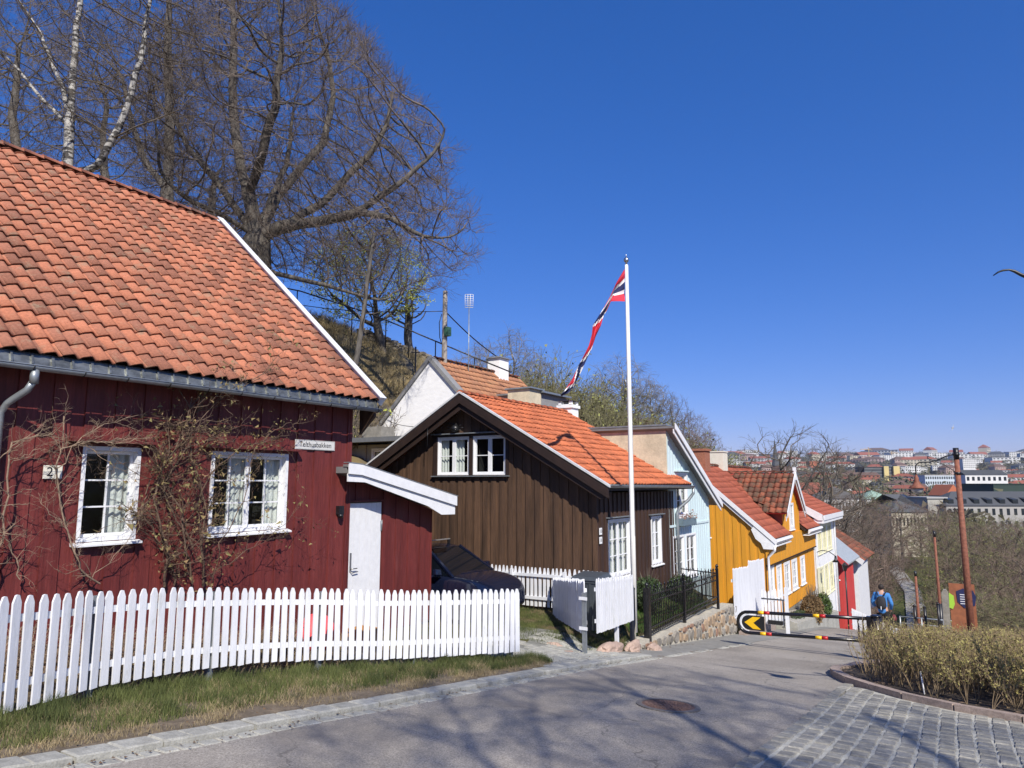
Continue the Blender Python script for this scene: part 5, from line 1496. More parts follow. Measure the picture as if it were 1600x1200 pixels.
# ------------------------------------------------------------------ toys behind the long fence
def toys():
    t = thing("play_ball", "bright pink ball lying behind the long white picket fence", "ball", (-8.75, 8.0, -2.6))
    mb = MB(); mb.lathe((-8.72, 8.05, -2.62), [(.30 * math.sin(math.pi * k / 14) + .001, .30 - .30 * math.cos(math.pi * k / 14)) for k in range(15)], 22)
    o = mb.build("ball_shell", mat("pink_rubber", (.85, .10, .11), .5, .05), t)
    t = thing("plastic_crate", "small ochre plastic crate beside the pink ball behind the fence", "crate", (-8.4, 8.6, -2.6))
    mb = MB(); x, y, z = -8.3, 8.65, -2.62
    mb.box(x - .2, x + .2, y - .17, y - .15, z, z + .32); mb.box(x - .2, x + .2, y + .15, y + .17, z, z + .32); mb.box(x - .2, x - .18, y - .15, y + .15, z, z + .32); mb.box(x + .18, x + .2, y - .15, y + .15, z, z + .32); mb.box(x - .18, x + .18, y - .15, y + .15, z, z + .02)
    mb.box(x - .22, x + .22, y - .19, y - .172, z + .28, z + .33)
    mb.build("crate_body", mat("ochre_plastic", (.50, .27, .10), .5, .1), t)
toys()

# ------------------------------------------------------------------ road barrier
def barrier():
    t = thing("road_barrier", "black looped road barrier with yellow and red bands across the street", "barrier", (-2.02, 19.0, -4.1))
    y = 19.0
    xt, xp = -5.18, -2.16
    def zu(x): return lerp(-3.20, -3.28, (x - xp) / (xt - xp)) if False else lerp(-3.155, -3.27, (x - xp) / (xt - xp))
    def zl(x): return lerp(-3.66, -3.78, (x - xp) / (xt - xp))
    path = [(xp, y, zu(xp)), (-3.2, y, zu(-3.2)), (-4.9, y, zu(-4.9))]
    c = Vector((-4.95, y, (zu(-4.95) + zl(-4.95)) / 2)); r = (zu(-4.95) - zl(-4.95)) / 2
    for k in range(1, 12):
        a = math.pi / 2 + math.pi * k / 12; path.append((c.x + r * math.cos(a), y, c.z + r * math.sin(a)))
    path += [(-4.9, y, zl(-4.9)), (-3.2, y, zl(-3.2)), (xp, y, zl(xp))]
    mb = MB(); mb.tube(path, .041, 10); mb.build("loop_bar", M_BLACKP, t)
    M_Y = mat("signal_yellow", (.80, .47, .01), .4, .04); M_R = mat("signal_red", (.42, .012, .012), .4, .06)
    for x in (-4.62, -3.32):
        for f in (zu, zl):
            sh = .03 if f is zl else 0
            mb = MB(); mb.tube([(x - .07 + sh, y, f(x - .07)), (x + .07 + sh, y, f(x + .07))], .0425, 10); mb.build("yellow_band", M_Y, t)
            mb = MB(); mb.tube([(x + .072 + sh, y, f(x + .072)), (x + .21 + sh, y, f(x + .21))], .0428, 10); mb.build("red_band", M_R, t)
    # sign plate
    zc = c.z
    mb = MB(); h = r - .075
    poly = [(-4.55, y - .01, zc - h), (-4.55, y - .01, zc + h)] + [(-4.93 + h * math.cos(math.pi / 2 + math.pi * k / 10), y - .01, zc + h * math.sin(math.pi / 2 + math.pi * k / 10)) for k in range(11)]
    mb.prism([(-4.70 if i > 1 and False else p[0], p[1], p[2]) for i, p in enumerate(poly)], (0, .012, 0)); s_ = mb.build("sign_plate", M_BLACK, t)
    mb = MB(); w_ = .15; a = h * .82
    pts = [(-4.83, zc + a), (-4.64, zc + a), (-4.82, zc), (-4.64, zc - a), (-4.83, zc - a), (-5.04, zc)]
    mb.prism([(x, y - .016, z) for x, z in pts], (0, .005, 0)); mb.build("yellow_chevron", M_Y, s_)
    mb = MB(); hh = h + .025
    arc = [(-4.93 + hh * math.cos(math.pi / 2 + math.pi * k / 14), y - .005, zc + hh * math.sin(math.pi / 2 + math.pi * k / 14)) for k in range(15)]
    mb.tube(arc, .009, 6); mb.build("pale_edge", M_WHITE, s_)
    # pivot post
    mb = MB(); mb.tube([(-2.02, y, -4.25), (-2.02, y, -3.10)], .105, 16); mb.lathe((-2.02, y, -3.10), [(.115, 0), (.115, .03), (.06, .045)], 16); mb.build("post", M_BLACKP, t)
    mb = MB(); mb.box(-2.22, -2.08, y - .06, y + .06, -3.80, -3.10); mb.build("hinge_plate", M_BLACKP, t)
    mb = MB(); mb.tube([(-2.4, y, -3.72), (-2.4, y, -3.13)], .02, 8); mb.tube([(-2.3, y, -3.72), (-2.3, y, -3.13)], .02, 8); mb.build("stiffener", M_BLACKP, t)
barrier()

# ------------------------------------------------------------------ street lamps
def street_lamp(x, y, z0, top, label, side=-1, arm=.95, lamp=True, scale=1.0, r=.075, black_foot=0.0, group="rust red street lamps", yarm=0.0):
    t = thing("street_lamp", label, "lamp post", (x, y, z0), group)
    mb = MB(); mb.tube([(x, y, z0), (x, y, lerp(z0, top, .45)), (x, y, top - .28)], [r * 1.25, r * 1.05, r * .8], 14); mb.build("pole", M_RUST, t)
    mb = MB(); mb.tube([(x, y, top - .30), (x, y, top)], [r * .88, r * .92], 14); mb.build("black_cap", M_BLACK, t)
    if black_foot:
        mb = MB(); mb.tube([(x, y, z0), (x, y, z0 + black_foot)], r * 1.45, 12); mb.build("black_foot", M_BLACK, t)
    if lamp:
        s_ = side; A = arm
        def P(a, h): return (x + s_ * a, y + yarm * a, top + h)
        mb = MB(); mb.tube([P(.03, -.16), P(.25, -.22), P(.45, -.32), P(.62, -.36), P(A - .1, -.36), P(A - .02, -.42), P(A, -.50), P(A, -.72)], .016, 8); mb.build("arm", M_BLACK, t)
        mb = MB(); mb.tube([P(.03, -.66), P(.12, -.56), P(.28, -.44), P(.45, -.36), P(.58, -.30), P(.66, -.26), P(.65, -.21), P(.60, -.22)], .012, 8); mb.build("brace", M_BLACK, t)
        mb = MB(); mb.tube([P(.0, -.14), P(.0, -.20)], r * 1.05, 12); mb.tube([P(0, -.63), P(0, -.69)], r * 1.08, 12); mb.build("collar", M_BLACK, t)
        mb = MB(); c = P(A, -1.05)
        mb.lathe(c, [(.205, 0), (.19, .025), (.10, .10), (.075, .16), (.06, .20), (.055, .28), (.03, .33), (.02, .36)], 18); mb.build("lamp_shade", M_RUST, t)
        mb = MB(); mb.lathe((c[0], c[1], c[2] - .16), [(.03, 0), (.09, .04), (.14, .10), (.15, .155)], 16); mb.build("lamp_globe", mat("frosted_globe", (.45, .45, .43), .3, .05), t)
    return t
street_lamp(-.18, 22.0, SZ(22) - .05, .90, "nearest rust red street lamp, above the hedge, with a bell lamp on a scrolled arm")
street_lamp(-1.64, 43.98, -8.6, -2.53, "second rust red lamp post, thinner and further down, with a black foot", lamp=False, black_foot=2.4, r=.07)
street_lamp(-3.3, 54.75, -11.2, -5.8, "third rust red lamp post, small, between the far bare trees", lamp=False, r=.09)
# the lamp whose scrolled bracket tip reaches into the picture at the right edge
def near_lamp():
    # camera frame point of the tip converted to street axes: about (0.4, 9.5, 2.3)
    t = thing("street_lamp", "black scrolled tip of a lamp bracket reaching in at the right picture edge", "lamp post", (2.55, 10.2, SZ(10.2)))
    mb = MB(); x, y = 2.6, 10.25; z0 = SZ(y) - .1; top = 2.75
    mb.tube([(x, y, z0), (x, y, 0), (x, y, top)], [.095, .08, .06], 14); mb.build("pole", M_RUST, t)
    mb = MB(); tip = Vector((.43, 9.55, 2.335)); d = Vector((x, y, 0)) - Vector((tip.x, tip.y, 0)); L = d.length; d.normalize()
    def P(a, h): return tip + d * a + Vector((0, 0, h))
    mb.tube([P(0, 0), P(.05, .035), P(.10, .052), P(.16, .055), P(.21, .035), P(.27, -.01), P(.36, -.06), P(.6, -.12), P(1.2, -.15), P(L - .05, .1)], [.006, .009, .012, .011, .018, .02, .028, .028, .026, .026], 8); mb.build("arm", M_BLACK, t)
    mb = MB(); c = P(.75, -.75); mb.lathe(c, [(.205, 0), (.19, .025), (.10, .10), (.06, .20), (.05, .3), (.02, .36)], 18); mb.tube([Vector(c) + Vector((0, 0, .3)), P(.75, -.13)], .016, 6); mb.build("lamp_shade", M_RUST, t)
near_lamp()
def wall_lamp_post():
    t = thing("lantern_post", "small black lantern on a thin post before the bright red shed", "lamp post", (-5.5, 40, -7.4))
    mb = MB(); mb.tube([(-5.5, 40, -7.5), (-5.5, 40, -4.4)], .035, 8); mb.build("pole", M_BLACK, t)
    mb = MB(); mb.lathe((-5.5, 40, -4.4), [(.07, 0), (.13, .25), (.16, .27), (.02, .42)], 8, smooth=False); mb.build("lantern", M_BLACK, t)
wall_lamp_post()

# ------------------------------------------------------------------ sign board and posts beside the street
def board():
    t = thing("information_board", "orange brown board with a blue shield sign behind the nearest street lamp", "sign", (-.55, 35.2, -6.8))
    y = 35.2
    mb = MB(); mb.box(-.95, -.05, y, y + .05, -6.6, -4.12); mb.build("board_panel", mat("rusty_orange_board", (.28, .10, .045), .7, .2, 4), t)
    mb = MB(); mb.prism([(-.70, y - .02, -4.42), (-.45, y - .02, -4.30), (-.12, y - .02, -4.36), (-.02, y - .02, -4.6), (-.08, y - .02, -4.95), (-.45, y - .02, -5.08), (-.68, y - .02, -4.85)], (0, .018, 0)); s_ = mb.build("blue_shield", mat("sign_blue", (.025, .03, .09), .4, .1), t)
    mb = MB()
    for k in range(5): mb.box(-.58, -.16 - .03 * k, y - .026, y - .022, -4.56 - k * .09, -4.53 - k * .09)
    mb.build("text_lines", M_WHITE, s_)
    mb = MB(); mb.prism([(-.96, y - .03, -4.5), (-.80, y - .03, -4.62), (-.78, y - .03, -4.95), (-.86, y - .03, -5.15), (-.98, y - .03, -5.1)], (0, .02, 0)); mb.build("lime_notice", mat("lime_green", (.35, .60, .06), .5, .05), t)
    t = thing("weathered_post", "grey weathered stone post beside the orange board", "post", (-1.08, 35, -6.5))
    mb = MB(); mb.box(-1.22, -.98, 34.9, 35.15, -6.8, -4.5); mb.prism([(-1.22, 34.9, -4.5), (-.98, 34.9, -4.5), (-1.05, 34.9, -4.36), (-1.15, 34.9, -4.36)], (0, .25, 0)); mb.build("post_body", M_CONC, t)
    for i, (x, s, h, lb) in enumerate([(-2.3, 36, 1.3, "left dark post of the pair beside the path"), (-1.95, 36.5, 1.3, "right dark post of the pair beside the path"), (-1.5, 38, 1.6, "single dark bollard nearest the second lamp post")]):
        t = thing("dark_post", lb, "post", (x, s, SZ(s) - .1), "dark posts down the path")
        mb = MB(); mb.tube([(x, s, SZ(s) - .1), (x, s, SZ(s) + h)], .06, 8); mb.lathe((x, s, SZ(s) + h), [(.07, 0), (.05, .06), (.01, .08)], 8); mb.build("post_body", M_BLACK, t)
    t = thing("guard_rail", "pale steel guard rail at the foot of the street", "railing", (-2.6, 40, -7.6))
    for h in (.5, .8, 1.1):
        mb = MB(); mb.tube([(-3.2, 40, SZ(40) + h), (-.4, 40, SZ(40) + h)], .03, 6); mb.build("rail", M_ZINC, t)
    for x in (-3.2, -2.3, -1.4, -.4):
        mb = MB(); mb.tube([(x, 40, SZ(40)), (x, 40, SZ(40) + 1.12)], .035, 6); mb.build("post", M_ZINC, t)
board()

# ------------------------------------------------------------------ railing on the crest, pole, aerial, wires
def crest_things():
    t = thing("crest_railing", "dark steel railing running along the top of the slope behind the houses", "railing", (-22, 23.5, 6))
    pts = [(-27.0, 20.3, 9.15), (-25.02, 21.43, 8.65), (-22.4, 23.09, 7.63), (-21.24, 23.83, 7.07), (-20.28, 24.44, 6.57), (-18.46, 25.59, 5.66), (-16.9, 26.6, 4.9)]
    # pushed back so that it stands on the crest behind the white house
    kx = 1.06
    P = [Vector((a * kx, b * kx, c * kx)) for a, b, c in pts]
    mb = MB(); mb.tube(P, .035, 6); mb.build("top_rail", M_BLACK, t)
    for k in range(7):
        u = k / 6 * 5.0 + .1; i = int(u); p = P[i].lerp(P[i + 1], u - i)
        mb = MB(); mb.tube([p, (p.x, p.y, p.z - 1.35)], .028, 6); mb.build("post", M_BLACK, t)
    t = thing("utility_pole", "grey wooden utility pole with a green box behind the white house", "pole", (-18.52, 23.78 + .3, 2))
    x, y = -19.5, 25.0; k = 25 / 23.77
    x, y = -18.52 * k, 23.77 * k
    mb = MB(); mb.tube([(x, y, 2.0), (x, y, 8.24 * k)], [.15, .105], 12); mb.build("pole", mat("grey_weathered_pole", (.27, .24, .21), .9, .2, 6, stretch=(1, 1, .1), bump=.3), t)
    mb = MB(); mb.box(x + .08, x + .30, y - .15, y + .1, 6.55, 6.95); mb.build("junction_box", mat("green_box", (.04, .12, .08), .6, .1), t)
    mb = MB(); mb.tube([(x - .14, y - .05, 7.6), (x - .24, y - .1, 7.2), (x - .2, y - .1, 6.5), (x - .12, y - .05, 6.2)], .02, 6); mb.build("cable_loop", M_BLACK, t)
    w1 = Vector((x, y, 7.35 * k)); 
    t = thing("overhead_cable", "thick dark cable from the utility pole down to the white chimney", "cable", w1)
    mb = MB(); e = Vector((-19.5, 29.4, 6.25)); mb.tube([w1.lerp(e, i / 8) - Vector((0, 0, .12 * math.sin(math.pi * i / 8))) for i in range(9)], .028, 5); mb.build("cable_strand", M_BLACK, t)
    t = thing("overhead_cable", "thin cable from the utility pole into the big bare tree", "cable", w1)
    mb = MB(); e = Vector((-30.5, 21.0, 9.6)); mb.tube([w1.lerp(e, i / 10) - Vector((0, 0, .5 * math.sin(math.pi * i / 10))) for i in range(11)], .018, 5); mb.build("cable_strand", M_BLACK, t)
    t = thing("aerial_mast", "thin mast with a white lattice television aerial", "aerial", (-18.23 * 1.05, 25.14 * 1.05, 3))
    x, y = -18.23 * 1.05, 25.14 * 1.05
    mb = MB(); mb.tube([(x, y, 3.0), (x, y, 8.7)], .022, 6); mb.build("mast", M_ZINC, t)
    d = Vector((.84, .54, 0))
    mb = MB()
    for k in range(7):
        z = 8.15 + k * .105; mb.tube([Vector((x, y, z)) - d * .19, Vector((x, y, z)) + d * .19], .012, 4)
    for k in range(4):
        o = -.19 + k * .127; mb.tube([Vector((x, y, 8.15)) + d * o, Vector((x, y, 8.78)) + d * o], .010, 4)
    mb.build("aerial_grid", M_WHITE, t)
    t = thing("house_wire", "thin wire crossing the white gable to the brown house bargeboard", "cable", (-12.4, 15.2, 1.4))
    a = Vector((-12.35, 15.15, 1.50)); b = Vector((-22.3, 23.9, 3.0))
    mb = MB(); mb.tube([a.lerp(b, i / 8) - Vector((0, 0, .15 * math.sin(math.pi * i / 8))) for i in range(9)], .010, 4); mb.tube([a, a - Vector((0, 0, .55))], .012, 4); mb.build("wire_strand", M_BLACK, t)
    t = thing("iron_cross", "small black cross standing on the crest beside the railing", "cross", (-21.9, 25.2, 5.8))
    x, y, z = -23.2, 27.4, 6.35
    mb = MB(); mb.beam((x, y, z - .8), (x, y, z + .5), .07, .05, (1, 0, 0)); mb.beam(Vector((x, y, z + .22)) - d * .22, Vector((x, y, z + .22)) + d * .22, .06, .05); mb.build("cross_bars", M_BLACK, t)
crest_things()

# ------------------------------------------------------------------ parked car, nose to the street
def car():
    t = thing("parked_car", "dark blue car with a silver roof bar parked between the red shed and brown house", "car", (-10.5, 13.95, -3.12))
    M_PAINT = mat("midnight_blue_paint", (.006, .009, .024), .10, .1, 3, spec=.7)
    X0, YC, Z0 = -8.85, 13.9, -3.12
    def W(x, y, z): return (X0 - x, YC + y, Z0 + z)
    # body sections: x, half width, sill z, belt z, crown height in the middle
    st = [(0.0, .62, .35, .62, .66), (.06, .74, .28, .72, .78), (.20, .82, .25, .88, .94), (.5, .88, .24, .97, 1.03), (.9, .91, .24, 1.01, 1.08), (1.25, .92, .24, 1.02, 1.10), (1.8, .92, .24, 1.03, 1.05), (3.0, .92, .24, 1.05, 1.06), (4.0, .90, .26, 1.06, 1.08), (4.35, .84, .32, 1.0, 1.04), (4.45, .70, .40, .85, .9)]
    mb = MB(); mb.cs = True; rings = []
    for x, hw, zb, zs, zc in st:
        ring = []
        prof = [(0, zb), (-hw * .9, zb), (-hw, zb + .12), (-hw * 1.0, lerp(zb, zs, .5)), (-hw * .975, zs - .07), (-hw * .93, zs), (-hw * .6, lerp(zs, zc, .7)), (0, zc), (hw * .6, lerp(zs, zc, .7)), (hw * .93, zs), (hw * .975, zs - .07), (hw, lerp(zb, zs, .5)), (hw, zb + .12), (hw * .9, zb)]
        rings.append(mb.pts([W(x, y, z) for y, z in prof]))
    n = 14
    for a, b in zip(rings, rings[1:]):
        for i in range(n): j = (i + 1) % n; mb.face((a[i], b[i], b[j], a[j]))
    mb.face(rings[0]); mb.face(rings[-1][::-1])
    b_ = mb.build("body", M_PAINT, t)
    sm = b_.modifiers.new("s", 'SUBSURF'); sm.levels = 2; sm.render_levels = 2
    # roof and pillars
    def gh(f):  # greenhouse corner points bottom/top
        return f
    hb, ht = .80, .62
    B = [(1.05, hb), (4.05, hb)]; T_ = [(1.95, ht), (3.7, ht)]
    zb, zt_ = 1.03, 1.60
    mb = MB(); mb.cs = True
    rf = [W(1.88, -ht, zt_ - .03), W(1.88, ht, zt_ - .03), W(3.75, ht, zt_ - .03), W(3.75, -ht, zt_ - .03)]
    rt = [W(2.15, -ht + .08, zt_ + .02), W(2.15, ht - .08, zt_ + .02), W(3.5, ht - .08, zt_ + .02), W(3.5, -ht + .08, zt_ + .02)]
    mb.hexa(rf, rt); mb.build("roof", M_PAINT, t, bevel=.02)
    for sg in (-1, 1):
        for pa, pb, pw, ph in ((W(1.02, sg * .81, zb - .02), W(1.90, sg * ht, zt_ - .02), .07, .05), (W(4.1, sg * .80, zb), W(3.72, sg * ht, zt_ - .02), .09, .06), (W(2.75, sg * .83, zb), W(2.7, sg * (ht + .02), zt_), .08, .02)):
            mb = MB(); mb.beam(pa, pb, pw, ph); mb.build("pillar", M_PAINT, t)
        mb = MB(); mb.poly([W(1.15, sg * .80, zb), W(1.95, sg * (ht + .01), zt_ - .04), W(3.68, sg * (ht + .01), zt_ - .04), W(4.0, sg * .80, zb)]); mb.build("side_window", mat("tinted_glass", (.004, .006, .01), .05, .05, spec=.8), t)
        mb = MB(); mb.hexa([W(1.25, sg * .90, 1.05), W(1.42, sg * .90, 1.05), W(1.42, sg * 1.08, 1.07), W(1.28, sg * 1.08, 1.07)], [W(1.27, sg * .92, 1.19), W(1.42, sg * .92, 1.19), W(1.41, sg * 1.07, 1.20), W(1.30, sg * 1.07, 1.20)]); mb.build("wing_mirror", M_PAINT, t, bevel=.02)
        mb = MB(); mb.hexa([W(.03, sg * .50, .62), W(.28, sg * .84, .66), W(.40, sg * .86, .66), W(.12, sg * .50, .62)], [W(.06, sg * .50, .74), W(.30, sg * .83, .81), W(.45, sg * .85, .81), W(.16, sg * .50, .76)]); mb.build("headlight", mat("headlight_glass", (.5, .5, .5), .1, .1, spec=.8), t)
        for x in (.85, 3.55):
            mb = MB(); mb.tube([W(x, sg * .72, .34), W(x, sg * .935, .34)], .34, 24); wl = mb.build("wheel", mat("tyre_rubber", (.02, .02, .02), .8, .1), t)
            mb = MB(); mb.tube([W(x, sg * .93, .34), W(x, sg * .945, .34)], .22, 20); mb.build("rim", M_ZINC, wl)
    mb = MB(); mb.poly([W(1.03, -.78, zb + .01), W(1.03, .78, zb + .01), W(1.90, ht - .03, zt_ - .03), W(1.90, -ht + .03, zt_ - .03)]); mb.build("windscreen", mat("tinted_glass", (.004, .006, .01)), t)
    for x in (2.2, 3.3):
        mb = MB(); mb.beam(W(x, -.58, zt_ + .13), W(x, .58, zt_ + .13), .06, .022); bar = mb.build("roof_bar", mat("satin_aluminium", (.55, .55, .55), .3, .05, metal=.7), t)
        for sg in (-1, 1):
            mb = MB(); mb.beam(W(x, sg * .56, zt_ + .01), W(x, sg * .56, zt_ + .12), .07, .05, (1, 0, 0)); mb.build("bar_foot", M_BLACK, bar)
car()

# ------------------------------------------------------------------ people
def skin_mesh(name, joints, edges, m, parent, sub=2, root=0):
    me = bpy.data.meshes.new(name); me.from_pydata([j[0] for j in joints], edges, []); me.update()
    o = bpy.data.objects.new(name, me); COL.objects.link(o)
    sk_ = o.modifiers.new("skin", 'SKIN'); sk_.use_smooth_shade = True
    if not me.skin_vertices: me.attributes.new
    for i, j in enumerate(joints):
        v = me.skin_vertices[0].data[i]; r = j[1]; v.radius = r if hasattr(r, '__len__') else (r, r); v.use_root = (i == root)
    ss_ = o.modifiers.new("sub", 'SUBSURF'); ss_.levels = sub; ss_.render_levels = sub
    bpy.context.view_layer.update()
    m2 = bpy.data.meshes.new_from_object(o.evaluated_get(bpy.context.evaluated_depsgraph_get()))
    bpy.data.objects.remove(o); m2.materials.clear(); m2.materials.append(m)
    for p in m2.polygons: p.use_smooth = True
    o = bpy.data.objects.new(name, m2); COL.objects.link(o)
    o.parent = parent; o.matrix_parent_inverse = Matrix.Translation(-parent_loc(parent))
    return o
def person(x, y, z, label, top, trousers, walk=1.0, sc=1.0, rot=0.0, bent=True):
    t = thing("person", label, "person", (x, y, z))
    ca, sa = math.cos(rot), math.sin(rot)
    def P(a, f, h): a *= sc; f *= sc; return (x + ca * a - sa * f, y + sa * a + ca * f, z + h * sc)
    M_SKIN = mat("skin", (.46, .27, .19), .6, .05)
    J = []; E_ = []
    def add(p, r, par=None):
        J.append((p, r)); 
        if par is not None: E_.append((par, len(J) - 1))
        return len(J) - 1
    k = walk
    pel = add(P(0, 0, .95), (.15 * sc, .11 * sc)); wa = add(P(0, 0, 1.10), (.14 * sc, .10 * sc), pel); chs = add(P(0, .01, 1.30), (.165 * sc, .115 * sc), wa); sh = add(P(0, 0, 1.43), (.12 * sc, .09 * sc), chs)
    nk = add(P(0, .01, 1.52), .055 * sc, sh); hd = add(P(0, .035, 1.62), (.078 * sc, .092 * sc), nk); ht = add(P(0, .03, 1.71), (.070 * sc, .082 * sc), hd)
    arms = {}
    for sg in (-1, 1):
        s1 = add(P(sg * .18, 0, 1.42), .062 * sc, sh); el = add(P(sg * .27, .00, 1.15), .045 * sc, s1)
        if bent: wr = add(P(sg * .22, .20, 1.02 if sg < 0 else .95), .030 * sc, el); hn = add(P(sg * .19, .28, 1.02 if sg < 0 else .92), (.040 * sc, .022 * sc), wr)
        else: wr = add(P(sg * .29, .06 * sg, .90), .030 * sc, el); hn = add(P(sg * .29, .08 * sg, .82), (.040 * sc, .022 * sc), wr)
        arms[sg] = (s1, el, wr, hn)
        for f_ in range(4):
            o_ = (f_ - 1.5) * .018; b = J[hn][0]
            q1 = add((b[0] + o_ * sc * ca, b[1] + .03 * sc, b[2] - .03 * sc), .010 * sc, hn); add((b[0] + o_ * sc, b[1] + .035 * sc, b[2] - .075 * sc + abs(o_) * .3), .008 * sc, q1)
        b = J[hn][0]; add((b[0] - sg * .045 * sc, b[1] + .01, b[2] - .03 * sc), .011 * sc, hn)
    for sg in (-1, 1):
        hp = add(P(sg * .09, 0, .88), .095 * sc, pel); kn = add(P(sg * .10, .12 * sg * k, .48), .062 * sc, hp)
        an = add(P(sg * .10, (.18 * sg if sg > 0 else -.28) * k, .09 if sg > 0 else .14), .040 * sc, kn); add(P(sg * .11, (.18 * sg if sg > 0 else -.28) * k + .14, .045), (.042 * sc, .030 * sc), an)
    skin_mesh("body", J, E_, M_SKIN, t)
    f = 1.16
    jj = [(P(0, 0, .80), (.175 * sc, .135 * sc)), (P(0, 0, 1.10), (.155 * sc, .115 * sc)), (P(0, .01, 1.30), (.185 * sc, .13 * sc)), (P(0, 0, 1.44), (.125 * sc, .10 * sc)), (P(0, .01, 1.505), .070 * sc)]
    ee = [(0, 1), (1, 2), (2, 3), (3, 4)]
    for sg in (-1, 1):
        b = len(jj); a = arms[sg]
        jj += [(J[a[0]][0], .080 * sc), (J[a[1]][0], .062 * sc), (J[a[2]][0], .046 * sc)]; ee += [(3, b), (b, b + 1), (b + 1, b + 2)]
    skin_mesh("jacket", jj, ee, top, t)
    jj = [(P(0, 0, 1.0), (.15 * sc, .115 * sc)), (P(0, 0, .90), (.165 * sc, .125 * sc))]; ee = [(0, 1)]
    for sg in (-1, 1):
        b = len(jj); jj += [(P(sg * .09, 0, .84), .108 * sc), (P(sg * .10, .12 * sg * k, .48), .078 * sc), (P(sg * .10, (.18 * sg if sg > 0 else -.28) * k, .13), .058 * sc)]
        ee += [(1, b), (b, b + 1), (b + 1, b + 2)]
    skin_mesh("trousers", jj, ee, trousers, t)
    for sg in (-1, 1):
        a_ = (.18 * sg if sg > 0 else -.28) * k
        skin_mesh("shoe", [(P(sg * .10, a_ - .02, .07 if sg > 0 else .11), .052 * sc), (P(sg * .11, a_ + .15, .045), (.050 * sc, .036 * sc))], [(0, 1)], M_BLACK, t)
    skin_mesh("hair", [(P(0, -.02, 1.56), (.070 * sc, .060 * sc)), (P(0, -.018, 1.65), (.096 * sc, .094 * sc)), (P(0, .03, 1.735), (.080 * sc, .085 * sc))], [(0, 1), (1, 2)], mat("dark_hair", (.018, .012, .009), .7, .3, 60), t)
    return t, P
px, py = -2.55, 25.9
t, P = person(px, py, SZ(py) + .0, "person in a bright blue jacket walking down the street seen from behind", mat("blue_jacket", (.045, .20, .50), .8, .12, 12, bump=.3), mat("black_trousers", (.012, .012, .014), .9, .2, 20))
def backpack():
    b = thing("backpack", "black backpack on the back of the person in blue", "backpack", P(0, -.2, 1.0))
    o = skin_mesh("pack_body", [(P(0, -.20, .98), (.15, .085)), (P(0, -.23, 1.12), (.16, .10)), (P(0, -.21, 1.30), (.145, .085)), (P(0, -.18, 1.40), (.10, .05))], [(0, 1), (1, 2), (2, 3)], mat("pack_cloth", (.018, .018, .022), .8, .2, 40), b)
    for sg in (-1, 1):
        mb = MB(); mb.tube([P(sg * .08, -.17, 1.40), P(sg * .12, -.10, 1.50), P(sg * .14, .06, 1.46), P(sg * .16, .13, 1.30)], .02, 6); mb.build("strap", mat("pack_cloth", (0, 0, 0)), b)
    mb = MB(); mb.box(P(-.01, 0, 0)[0], P(.012, 0, 0)[0], P(0, -.335, 0)[1], P(0, -.33, 0)[1], P(0, 0, 1.0)[2], P(0, 0, 1.1)[2]); mb.build("zip_tag", M_WHITE, b)
    g = thing("carrier_bag", "dark red bag held at the right side of the person in blue", "bag", P(.27, .3, .6))
    skin_mesh("bag_body", [(P(.32, .22, .60), (.07, .04)), (P(.31, .23, .70), (.08, .045)), (P(.28, .25, .80), (.04, .02))], [(0, 1), (1, 2)], mat("dark_red_cloth", (.11, .015, .02), .8, .2), g)
    mb = MB(); mb.tube([P(.25, .26, .80), P(.20, .28, .90), P(.24, .28, .80)], .008, 5); mb.build("handle", M_BLACK, g)
    n = thing("white_paper", "sheet of white paper held at the left side of the person in blue", "paper", P(-.3, .3, 1.1))
    mb = MB(); mb.hexa([P(-.34, .26, .95), P(-.26, .30, .95), P(-.26, .303, .95), P(-.34, .263, .95)], [P(-.35, .26, 1.25), P(-.26, .30, 1.25), P(-.26, .303, 1.25), P(-.35, .263, 1.25)]); mb.build("sheet", M_WHITE, n)
backpack()
person(-2.6, 47.5, SZ(47.5), "tiny far person in dark clothes walking at the foot of the street", mat("dark_coat", (.02, .02, .025), .9, .1), mat("black_trousers", (0, 0, 0)), rot=.3, bent=False)
# ------------------------------------------------------------------ trees and plants
_F = 1109.0; _TH = math.radians(7.906); _YW = math.radians(32.4)
def pt(u, v, Y):
    """world point seen at (u, v) of the 1600x1200 survey photograph at forward distance Y metres"""
    x = (u - 800) / _F; y = (600 - v) / _F; c, s = math.cos(_TH), math.sin(_TH); d = c - y * s
    X = x / d * Y; Z = (s + y * c) / d * Y
    return Vector((X * math.cos(_YW) - Y * math.sin(_YW), X * math.sin(_YW) + Y * math.cos(_YW), Z))

